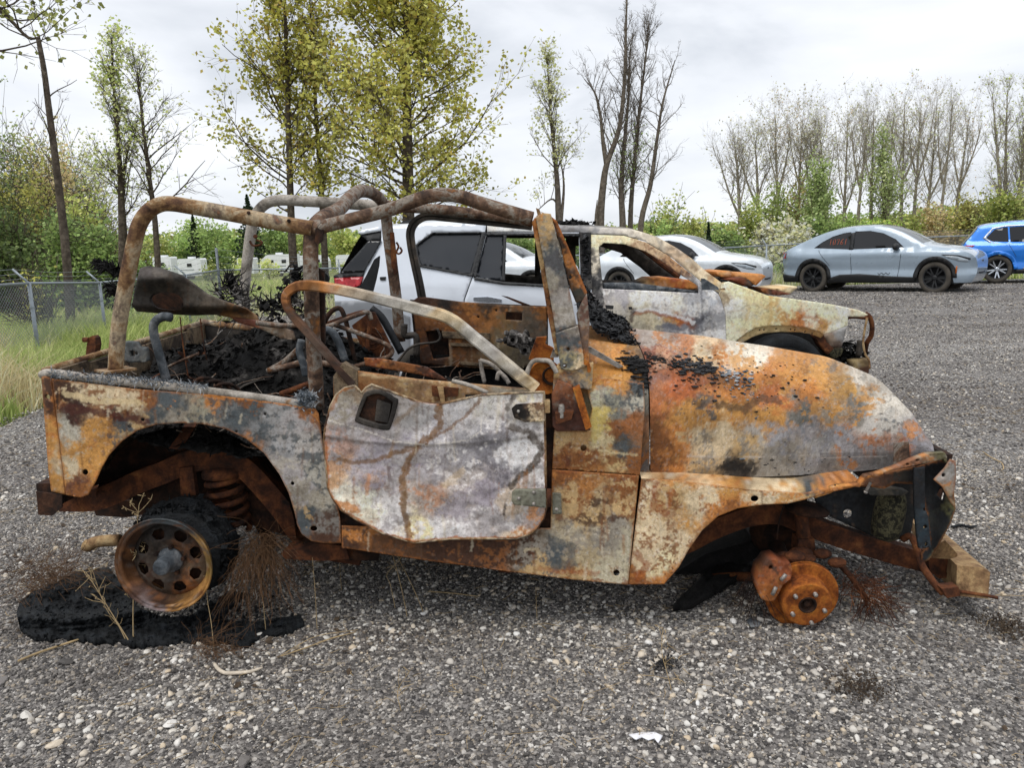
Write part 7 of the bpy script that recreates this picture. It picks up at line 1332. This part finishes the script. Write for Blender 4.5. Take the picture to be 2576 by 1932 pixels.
G1 = ('6a8040', '788f48', '5c7038', '86994c'); G2 = ('7d8a3a', '8f9644', '6e7a34', 'a3a455'); G3 = ('62763c', '566a38', '6f8046'); Y1 = ('a8a040', 'b0a850', '96923a'); TB = ('a08a60', 'b09a70', '8f8050', 'a8a068'); DK = ('46552a', '3c4a26', '55632f')
LW = [(20,225,600,80,34,('6f8046','7d8a50','5f7040'),3400),(75,260,600,70,35,('8a8a58','7d8a50'),2200),(140,250,600,60,36,('a89a74','b0a880'),1500),(205,250,600,50,38,('a0a870','b0b488'),1300),(60,330,600,75,30,('8a8a3a','9a9440','7d8038'),2400),(115,270,600,60,36,TB,1500),(150,300,600,60,33,TB,1500),(30,440,605,80,26,DK,2600),(110,450,605,70,26,G3,2200),(190,400,600,60,30,G2,1800),(215,330,590,45,36,PG,1200),(170,480,605,70,25,G1,2400),(235,520,600,55,25,G1,1800),(-30,330,600,70,30,G3,2200),(5,520,610,60,22,DK,1700),(290,560,600,40,24,G1,900),(75,560,640,22,15,('b8b040','a8a83c'),260)]
LWl = ['tall grey-green tree-like shrub at the edge of the left thicket', 'tall hazy olive bush behind the left thicket', 'tall pinkish budding bush behind the snapped trunk', 'tall pale budding bush behind the slender forked tree', 'yellow-olive bush halfway up the left thicket', 'tan bush with new buds in the left thicket', 'pinkish tan twiggy bush behind the snapped trunk', 'dark green bush at the foot of the left thicket', 'mid green bush at the foot of the left thicket', 'yellow-green bush right of the snapped trunk', 'pale airy bush behind the slender forked tree', 'leafy green bush behind the fence arms', 'green bush at the right end of the left thicket', 'green bush reaching out of the picture on the left', 'deep green undergrowth bush behind the fence', 'low green bush by the slender trees', 'small yellow-leaved sapling growing at the fence']
for k, ((x, tp, bs, hw, Y, cl, n), lb) in enumerate(zip(LW, LWl)): shrub('thicket_bush', lb, x, tp, bs, hw*1.15, Y, cl, 200+k, int(n*1.7), .12 if Y > 20 else .06, lumps=16)
for k, (x, tp, hw) in enumerate([(455,566,16),(520,560,14),(585,560,26),(690,566,16),(735,566,20),(345,566,16)]): shrub('field_bush', ['low bush in the field hiding a camper end', 'wispy bush in front of the campers', 'yellow-green bush standing before the tall camper', 'small bush before the slant-ended camper', 'bush between two campers near the SUV tail', 'bush before the half hidden camper'][k], x, tp, 600, hw, 96, (G2, PG, PG, G1, G2, G1)[k], 270+k, 700, .3, lumps=7)
GM = 'bushes behind the campers'; LM = 'rounded green bush in the hedge behind the campers'
for k, (x, tp, hw, cl) in enumerate([(330,505,50,G2),(385,498,45,G1),(425,478,40,BR),(470,470,50,G1),(515,490,45,BR),(555,500,45,G3),(600,480,40,G1),(650,505,50,G2),(700,520,50,G1),(750,500,45,G2),(800,520,50,G1),(860,505,50,G2),(920,520,50,G1),(985,515,50,G2),(1050,520,45,G1),(1110,515,45,G3),(1170,520,45,G2)]):
    shrub('hedge_bush', LM, x, tp, 590, hw, 150+8*(k % 3), cl, 300+k, 1700, .55, GM, lumps=12)
def conifer(name, label, x, top, Y, hw, seed):
    r_ = np.random.default_rng(seed); b_ = atY(*zD(x, 560), Y); t = atY(*zD(x, top), Y); H_ = t[2]; ZG = float(field_z(0, Y)); W_ = hw*Y/1670.; R_ = empty(name, (b_[0], Y, 0), label, 'tree'); n = 1500
    V, Fc = seg_mesh([(b_[0], Y, ZG-.1, b_[0], Y, H_*.97, .02*H_, .01)], 6); build('trunk', V, Fc, 'bark', R_)
    u = r_.random(n)**.7; a = r_.uniform(0, 6.28, n); rr = W_*u*(.35+.65*r_.random(n))*(1+.25*np.sin(u*40)); C_ = np.stack([b_[0]+rr*np.cos(a), Y+rr*np.sin(a), H_*(1-u*.92)-.12*rr], 1)
    V, Fc, c = leaf_mesh(C_, .12*H_/3, r_, palette(('20301c', '2a3a24', '1a2818'), n, r_), .6); build('crown', V, Fc, 'leaf', R_, False, c)
conifer('conifer', 'small dark conifer among the bushes behind the white crossover', 1530, 478, 34, 17, 1); conifer('conifer', 'dark pine top rising above the hedge behind the rear cage', 545, 418, 150, 42, 2); conifer('conifer', 'dark spruce standing over the campers', 425, 462, 150, 24, 3)
RB = [(1455,420,560,48,36,G2,1500),(1410,460,560,40,34,G1,1400),(1500,470,560,40,36,('a8a860','96a050'),1300),(1560,480,560,50,38,G1,1900),(1605,452,560,45,40,G2,2000),(1660,400,560,55,42,('86944c','94a058','74843e'),2600),(1712,395,560,60,44,('8a8048','968a50','7a7440'),2600),(1690,472,560,58,31,('c8bf98','b8b080','a8a870','d4ccaa'),2600),(1775,470,560,45,38,G1,1900),(1835,470,560,45,38,BR,1900),(1890,465,560,45,38,('8fae3c','a0b84c','7d9a38'),2000),(1950,455,560,50,40,G2,2000),(2010,440,560,50,40,TB,2000),(2065,430,560,50,42,('9a9448','8a8a40','a8a050'),2100),(2110,425,560,50,42,('a0984c','8f8a44'),2100),(2160,400,560,50,36,G2,1800),(2205,380,560,50,38,('9aa05c','aab070'),1500),(2190,470,560,50,34,DK+G2,1700),(2030,500,560,45,33,('7a6a48','8a7a50'),1500),(1690,545,600,28,27,BR,900),(1735,545,600,24,27,BR,700),(1600,540,590,26,28,BR,700),(1545,545,590,30,28,G2,800),(1270,500,600,40,34,G1,1300),(1330,490,600,40,34,G3,1300),(1390,505,600,36,32,G2,1200),(1220,525,600,40,36,G2,1200)]
RBl = ['wispy yellow-green bush right of the dead clump', 'leafy bush at the foot of the dead clump', 'pale yellow-green bush above the white crossover', 'green bush behind the white crossover windscreen', 'olive bush left of the flowering shrub', 'tall grey-green bush behind the flowering shrub', 'broad brown-olive bush in the row beyond the fence', 'cream-flowering shrub spreading over the back fence', 'deep green bush right of the flowering shrub', 'fresh green bush above the grey-blue crossover tail', 'bright lime bush above the grey-blue crossover roof', 'olive bush behind the grey-blue crossover windscreen', 'tan budding bush beyond the grey-blue crossover bonnet', 'yellow-brown bush between the two crossovers', 'large yellow-olive bush left of the blue crossover', 'pale leafing bush behind the blue crossover', 'silvery pale bush under the tall grey trees', 'dark green bush just over the blue crossover roof', 'brown brush behind the fence by the grey-blue crossover', 'lime vine growing on the fence beside the grey-blue crossover', 'small lime sapling at the fence post', 'low lime weed clump along the back fence', 'low olive weed clump along the back fence', 'green bush seen through the burnt SUV cabin', 'dark bush behind the forked dead tree', 'yellow-green bush below the leaning dead tree', 'olive bush behind the burnt SUV roof']
for k, ((x, tp, bs, hw, Y, cl, n), lb) in enumerate(zip(RB, RBl)): shrub('hedge_bush' if 'flower' not in lb else 'flowering_shrub', lb, x, tp, bs, hw, Y, cl, 400+k, int(n*1.6), .14 if Y > 29 else .07, lumps=15)
# far woods closing the horizon: one mass
r_ = np.random.default_rng(77); n = 42000; x = r_.uniform(-230, 260, n); y = 185+r_.uniform(0, 25, n); hh = 5.5+5*fbm(x/14, x*0, 3)+2.*fbm(x/3., x*0, 9); z = hh*r_.random(n)**.7
V, Fc, c = leaf_mesh(np.stack([x, y, z-1.4], 1), 1.1, r_, palette(G1+G2+('7a7448',), n, r_)); tag(build('far_woods', V, Fc, 'leaf', None, False, c), 'distant woods along the horizon', None, None, 'stuff')

# ------------------------------------------------------------------ grass
def blades(name, label, P, H_, cols, seed, wd=.006, lean=.35):
    r_ = np.random.default_rng(seed); n = len(P); a = r_.uniform(0, 6.28, n); s = np.stack([np.cos(a), np.sin(a), 0*a], 1)*wd*r_.uniform(.6, 1.4, (n, 1)); l = r_.normal(size=(n, 3))*lean; l[:, 2] = 1; h = (H_*r_.uniform(.45, 1.2, n))[:, None]
    m1 = P+l*h*.55*np.array([.5, .5, 1]); tp = P+l*h*np.array([1.2, 1.2, .95]); V = np.stack([P-s, P+s, m1+s*.7, m1-s*.7, tp], 1).reshape(-1, 3); b_ = (np.arange(n)*5)[:, None]
    Fc = np.concatenate([b_+np.array([[0, 1, 2]]), b_+np.array([[0, 2, 3]]), b_+np.array([[3, 2, 4]])]); c = np.repeat(palette(cols, n, r_), 5, 0); tag(build(name, V, Fc, 'grass_blade', None, False, c), label, None, None, 'stuff')
r_ = np.random.default_rng(9); n = 90000; y = 4.2+13*r_.random(n)**.8; x = lot_edge(y)-.1-6.*r_.random(n)**.9*(y/8); d = fbm(x*.8, y*.8, 4, 3)
straw = d > .66; hgt = .22+.55*fbm(x*.5, y*.5, 12, 3)*sstep(0, .8, lot_edge(y)-x)
Pg = np.stack([x, y, 0*x-.06], 1)
blades('dry_grass', 'tall straw-coloured dry grass beside the fence', Pg[straw], hgt[straw]*1.15, ('b0a078', 'a3946c', 'c0b288', '8f8258'), 1, .006, .45)
blades('green_grass', 'fresh green grass and weeds beside the fence', Pg[~straw], hgt[~straw], ('8f9a50', '7f8f42', 'a0a660', '6f8038'), 2, .008, .3)
n = 26000; y = 17+60*r_.random(n)**1.6; x = -8.2-r_.random(n)*(y*.75-5); k = r_.random(n) < .5
x[k] = (r_.random(k.sum())*1.6-.75)*y[k]*.9; y[k] = np.maximum(y[k], 25.5)
blades('meadow', 'green meadow stretching to the campers', np.stack([x, y, field_z(x, y)], 1), np.full(n, .38), ('8a9a48', '9aa555', '7a8a3c', 'a8a868'), 3, .03, .4)
n = 9000; t = r_.random(n); x = -7.6+28*t; y = np.interp(x, [-7.6,-4.5,-1.5,1.2,3.6,5.9,8.4,13.5,21], [20.5,20.9,21.8,22.9,24,25,25.3,25.9,26.8])+r_.normal(0, .45, n)
blades('fence_weeds', 'tangle of straw and weeds along the foot of the back fence', np.stack([x, y, gz(x, y)-.02], 1), .25+.5*fbm(x*1.3, x*0, 3), ('b0a888', 'a09870', '8f9a58', 'bdb394'), 4, .012, .4)

# ------------------------------------------------------------------ burnt tyre carcass, wires, weeds and litter on the gravel
def gpanel(name, outline_px, zf, mat, label, cat, sp=9., seed=1, th=.02):
    P, T = cdt(outline_px, [], sp); z = zf(P[:, 0], P[:, 1])
    d = rays(P); t = (z-CAM_H)/d[:, 2]; V3 = cC+d*t[:, None]; base = np.array([0, 0, -th]); V, Fc = thicken(V3, T, base)
    o = build(name, V, Fc, mat, None, True); tag(o, label, cat); return o
ao = zmap(zA, [(-18,1450),(0,1392),(60,1345),(180,1300),(300,1230),(470,1212),(540,1300),(620,1420),(760,1478),(900,1468),(1010,1400),(1120,1330),(1180,1360),(1090,1440),(1000,1490),(1250,1500),(1480,1462),(1502,1500),(1440,1540),(1300,1560),(1180,1620),(1090,1592),(850,1600),(620,1610),(300,1580),(80,1570),(0,1520)])
def zt(x, y):
    e = .5*np.clip((y-1420)/170., 0, 1); hump = .055*np.exp(-(((x-150)/110.)**2+((y-1465)/60.)**2)); fold = .05*np.exp(-((y-(1545+12*np.sin(x/90.)))/16.)**2)*sstep(650, 300, x)
    return .02+hump+fold+.045*(fbm(x/30, y/13, 3)-.42)+.018*(fbm(x/9, y/5, 8)-.5)
gpanel('burnt_tyre_carcass', ao, zt, 'rubber_burnt', 'flattened black burnt tyre carcass under the rear wheel', 'tyre', 4.5, 1, .03)
MB().add(*flakes(900, lambda g: (lambda p: on_ground(*p, zt(np.array([p[0]]), np.array([p[1]]))[0]+.004))((lambda u: (u[0], 1545+g.normal()*28+8*math.sin(u[0]/40)))((g.uniform(60, 740), 0))), .004, .022, 77, .5, 1.5)).obj('rubber_crumbs', 'rubber_burnt'); tag(bpy.data.objects['rubber_crumbs'], 'crumbs of burnt rubber and ash on the tyre carcass', None, None, 'stuff')
def wires(name, label, anchor, n, L0, L1, d0, seed, mat='hair_rust', r=.0009, spread=.05, grav=.25):
    r_ = np.random.default_rng(seed); segs = []
    for i in range(n):
        p = np.array(anchor[r_.integers(len(anchor))])+r_.normal(size=3)*spread*np.array([1, 1, .5]); p[2] = max(p[2], .012); d = norm(np.array(d0)+r_.normal(size=3)*.6); L_ = r_.uniform(L0, L1)
        for k in range(6):
            d = norm(d+r_.normal(size=3)*.22-np.array([0, 0, grav*.3])); q = p+d*L_/6; q[2] = max(q[2], .008); segs.append((*p, *q, r, r*.9)); p = q
    V, Fc = seg_mesh(segs, 3); o = build(name, V, Fc, mat); tag(o, label, 'wire'); return o
ga = lambda p, z=.03: on_ground(*zA(*p), z)
wires('tyre_cord_wire', 'tuft of rusty steel cord wire at the left end of the tyre carcass', [ga((60,1250),.1), ga((150,1240),.1), ga((220,1260),.1), ga((100,1290),.08)], 330, .10, .28, (.4, -.2, .15), 1, spread=.05)
wires('tyre_cord_wire', 'hank of rusty steel cord wire hanging behind the rear rim', [J1(zA(1290,1050), .1), J1(zA(1250,1100), .08), J1(zA(1300,1120), .1), J1(zA(1220,1150), .06)], 300, .12, .32, (-.15, -.1, -.8), 2, spread=.03, grav=.5)
wires('tyre_cord_wire', 'small tuft of rusty cord wire in front of the carcass', [ga((950,1610)), ga((1010,1615)), ga((1080,1620))], 120, .06, .16, (.5, -.3, .1), 3, spread=.025)
wires('brake_wire', 'fine dark wires trailing below the front brake', [J1(zE(800,1320), .08), J1(zE(820,1350), .08)], 60, .12, .22, (-.2, -.1, -1.), 4, 'rust_dark', spread=.015)
wires('rust_shreds', 'rusty shreds trailing on the gravel behind the brake rotor', [J1(zE(1320,1330), .12), J1(zE(1380,1400), .1), J1(zE(1420,1440), .1)], 160, .06, .16, (.3, -.2, -.3), 5, 'rust_brown', r=.0014, spread=.03)
def weed(label, pts, seed, r=.0022, tw=14, tl=.10, mat='straw', heads=0, z0=-.02):
    r_ = np.random.default_rng(seed); base = on_ground(*pts[0], 0.); Y = base[1]
    P = catmull(np.array([atY(*p, Y+.02*k) for k, p in enumerate(pts)]), 4); P[0][2] = z0; R_ = empty('dry_weed', base, label, 'weed'); segs = []
    rad = np.linspace(r, r*.5, len(P))
    for i in range(len(P)-1): segs.append((*P[i], *P[i+1], rad[i], rad[i+1]))
    V, Fc = seg_mesh(segs, 5); build('stalk', V, Fc, mat, R_); segs = []
    for k in range(tw):
        i = r_.integers(len(P)//3, len(P)); d = norm(r_.normal(size=3)*np.array([1, .8, .5])+np.array([0, 0, .7])); q = P[i]; L_ = tl*r_.uniform(.4, 1)
        for m_ in range(3): d = norm(d+r_.normal(size=3)*.2); q2 = q+d*L_/3; segs.append((*q, *q2, r*.5, r*.35)); q = q2
        for h_ in range(heads): dd = r_.normal(size=3)*.008; segs.append((*(q+dd*.3), *(q+dd), .0022, .001))
    if segs: V, Fc = seg_mesh(segs, 4); tag(build('twigs', V, Fc, mat, R_), None, None, None, 'stuff')
    return R_
weed('tall dry weed with a seedy top in front of the rear rim', zmap(zA, [(600,1620),(598,1450),(605,1250),(615,1060),(630,880)]), 1, .003, 30, .07, 'straw', 5)
weed('leaning dry weed stem crossing the tyre carcass', zmap(zA, [(600,1640),(500,1480),(420,1350),(350,1240)]), 2, .0025, 16, .09, 'straw', 1)
weed('second leaning dry stem beside the tyre carcass', zmap(zA, [(570,1620),(520,1520),(450,1420),(380,1220)]), 3, .002, 10, .07)
weed('dry stem standing before the right side of the rim', zmap(zA, [(1025,1640),(1010,1500),(990,1380),(985,1260)]), 4, .002, 5, .05)
weed('thin dry stem standing below the quarter panel', zmap(zA, [(1300,1560),(1285,1400),(1265,1250),(1255,1140)]), 5, .0018, 2, .04)
weed('thin dry stem under the rear end of the rocker', zmap(zA, [(1570,1540),(1560,1350),(1545,1160)]), 6, .0018, 2, .04)
weed('thin dry stem close to the door corner', zmap(zA, [(1700,1340),(1690,1200),(1690,940)]), 7, .0016, 2, .04)
weed('crossed dry stem below the door skin', zmap(zC, [(640,1520),(600,1330),(560,1180),(520,1040)]), 8, .002, 5, .08)
weed('bent dry stem below the door skin', zmap(zC, [(740,1500),(660,1320),(590,1180),(540,1060)]), 9, .002, 4, .08)
weed('curly dry stem looped under the rocker', zmap(zC, [(570,1470),(540,1330),(520,1270),(580,1200),(650,1110)]), 10, .002, 4, .08)
weed('short dry stem below the cowl panel', zmap(zC, [(1400,1540),(1395,1440),(1392,1345)]), 11, .0016, 1, .04)
weed('dead leafy sprig in the gravel before the fender', [(1690,1740),(1680,1700),(1665,1640),(1668,1580)], 12, .0018, 8, .05, 'straw', 1)
weed('low dead sprig near the picture bottom', [(1010,1790),(1000,1740),(1030,1690)], 13, .0018, 8, .06)
weed('dry grass stem lying across the gravel', [(690,1660),(740,1630),(800,1600),(900,1585)], 14, .002, 3, .05)
def stick(name, label, pts, r, mat, cat, zs=.012):
    P = catmull(np.array([on_ground(*p, zs) for p in pts]), 5); rad = r*np.interp(np.linspace(0, 1, len(P)), [0, .15, .8, 1], [.7, 1, .9, .5]); o = MB().tube(P, rad, 7).obj(name, mat, None, True); tag(o, label, cat)
zK = zoom(0, 1450, 2.458)
stick('curved_twig', 'pale curved twig lying in front of the tyre carcass', zmap(zK, [(1325,540),(1350,575),(1390,598),(1440,600),(1540,592),(1625,565)]), .0075, 'bone', 'twig')
stick('dry_stalk', 'flat straw stalk lying left of the tyre carcass', zmap(zK, [(110,525),(250,470),(400,420),(505,385)]), .005, 'straw', 'stalk')
stick('dry_stalk', 'thin straw stalk crossing the gravel to the right of the carcass', zmap(zK, [(1740,495),(1900,440),(2050,385),(2205,345)]), .0028, 'straw', 'stalk')
stick('dry_stalk', 'thin stalk lying under the rocker', zmap(zC, [(760,1370),(900,1380),(1060,1400)]), .003, 'straw', 'stalk')
stick('dark_cable', 'dark scrap cable on the gravel near the bumper', zmap(zN, [(1190,850),(1270,835),(1340,850),(1405,840)]), .008, 'rubber_burnt', 'cable')
stick('dark_cable', 'dark cable lying on the far gravel', zmap(zoom(2050, 620, 4.205), [(1560,880),(1620,858),(1720,862),(1820,858)]), .012, 'rubber_burnt', 'cable')
stick('straw_loop', 'pale straw loop on the gravel beyond the nose', zmap(zN, [(1460,195),(1540,250),(1620,290),(1640,340),(1620,355)]), .004, 'straw', 'stalk')
zM = zoom(1500, 1450, 2.0558)
gpanel('paper_scrap', zmap(zM, [(165,820),(230,808),(300,806),(345,825),(320,862),(300,838),(270,848),(235,832),(205,845)]), lambda x, y: .016+.008*np.sin(x/9.), 'paper', 'torn white paper scrap on the gravel', 'paper', 6, 2, .003)
def stone(label, p, r_, mat, seed, sq=(1, .8, .6)):
    me = pebble_mesh('loose_stone', seed, mat, 2); me.polygons.foreach_set('use_smooth', np.zeros(len(me.polygons), bool)); r_ *= .8; o = bpy.data.objects.new('loose_stone', me); COL.objects.link(o); q = on_ground(*p, 0.); o.location = (q[0], q[1], r_*.28); o.scale = (r_*sq[0]*1.3, r_*sq[1]*1.3, r_*sq[2]*1.3); o.rotation_euler = (0, 0, seed*1.3); tag(o, label, 'stone')
stone('pinkish pale flat stone standing on the gravel', zM(570,572), .030, 'pebble_pale', 501); stone('white stone beside the pinkish one', zM(618,615), .017, 'pebble_pale', 502)
stone('white stone below the door', zC(1480,1440), .022, 'pebble_pale', 503); stone('blue-grey stone at the left edge of the gravel', zK(10,660), .035, 'pebble', 504); stone('greenish grey stone left of the curved twig', zK(410,540), .03, 'pebble', 505)
stone('rounded white stone before the tyre carcass', zK(1050,930), .028, 'pebble_pale', 506); stone('white stone at the bottom left of the gravel', zK(160,870), .032, 'pebble_pale', 507); stone('cream stone in the bottom left cluster', zK(345,1050), .03, 'pebble_pale', 508); stone('grey stone at the bottom edge', zK(1510,1160), .035, 'pebble', 509)
def lump(name, label, p, r_, mat, seed, n=420):
    c = on_ground(*p, 0.); o = MB().add(*flakes(n, lambda g: c+g.normal(size=3)*np.array([r_, r_, r_*.25])+np.array([0, 0, r_*.3]), .003, .012, seed, .8, 1.2)).obj(name, mat); tag(o, label, 'debris')
lump('cinder_lump', 'small black cinder lump on the open gravel', zM(350,465), .025, 'char_shiny', 1); lump('dirt_clod', 'brown earth clod with dead roots on the gravel', zM(1360,590), .05, 'dirt', 2, 900); lump('dirt_clod', 'grey brown clod at the right edge of the gravel', zM(2120,275), .05, 'dirt', 3, 900)
gpanel('black_scrap', zmap(zE, [(390,1460),(520,1330),(640,1230),(780,1200),(800,1260),(700,1320),(600,1380),(480,1450)]), lambda x, y: .03+.05*fbm(x/20, y/20, 4), 'char', 'black burnt scrap lying behind the front fender', 'debris', 8, 3, .03)
gpanel('blue_scrap', zmap(zM, [(775,225),(800,215),(850,235),(840,258),(800,262)]), lambda x, y: .015+0*x, 'slate_steel', 'bluish scrap chip left of the brake rotor', 'debris', 6, 4, .004)

# dead grass bits and twig litter through the gravel
r_ = np.random.default_rng(606); n = 5200; x, y = frustum_pts(n, 1.8, 7.5, .8); ok = (fbm(x*1.3, y*1.3, 21, 3) > r_.uniform(.36, .62, n)) & (x > lot_edge(y)); x, y = x[ok], y[ok]; n = len(x)
a = r_.uniform(0, 6.283, n); L_ = r_.uniform(.012, .07, n)*np.where(r_.random(n) < .12, 2.2, 1.); d = np.stack([np.cos(a), np.sin(a), r_.normal(0, .12, n)], 1)*L_[:, None]; p = np.stack([x, y, gz(x, y)+.010+.006*r_.random(n)], 1); mid = p+d*.5+np.stack([r_.normal(0, .12, n)*L_, r_.normal(0, .12, n)*L_, .002+0*x], 1); rr = r_.uniform(.0006, .0016, n)
segs = np.concatenate([np.concatenate([p, mid, rr[:, None], rr[:, None]], 1), np.concatenate([mid, p+d, rr[:, None], rr[:, None]*.6], 1)])
V, Fc = seg_mesh(segs, 3); tag(build('plant_litter', V, Fc, 'straw'), 'dead grass bits and twig litter lying in the gravel', None, None, 'stuff')
r_ = np.random.default_rng(607); n = 5000; x, y = frustum_pts(n, 1.8, 9., .8); ok = (fbm(x*.9+5, y*.9, 33, 4) > r_.uniform(.46, .6, n)) & (x > lot_edge(y)); x, y = x[ok], y[ok]
k = len(x); a = r_.uniform(0, 6.283, k); s_ = r_.uniform(.006, .02, k)[:, None]; u = np.stack([np.cos(a), np.sin(a), r_.normal(0, .2, k)], 1)*s_; v = np.stack([-np.sin(a), np.cos(a), r_.normal(0, .3, k)], 1)*s_*.6; c = np.stack([x, y, gz(x, y)+.011], 1)
V = np.stack([c-u, c+v, c+u, c-v, c+np.array([0, 0, .004])], 1).reshape(-1, 3); b_ = (np.arange(k)*5)[:, None]; Fc = np.concatenate([b_+np.array([[i, (i+1) % 4, 4]]) for i in range(4)])
tag(build('soil_crumbs', V, Fc, 'dirt'), 'brown soil crumbs and leaf scraps between the stones', None, None, 'stuff')
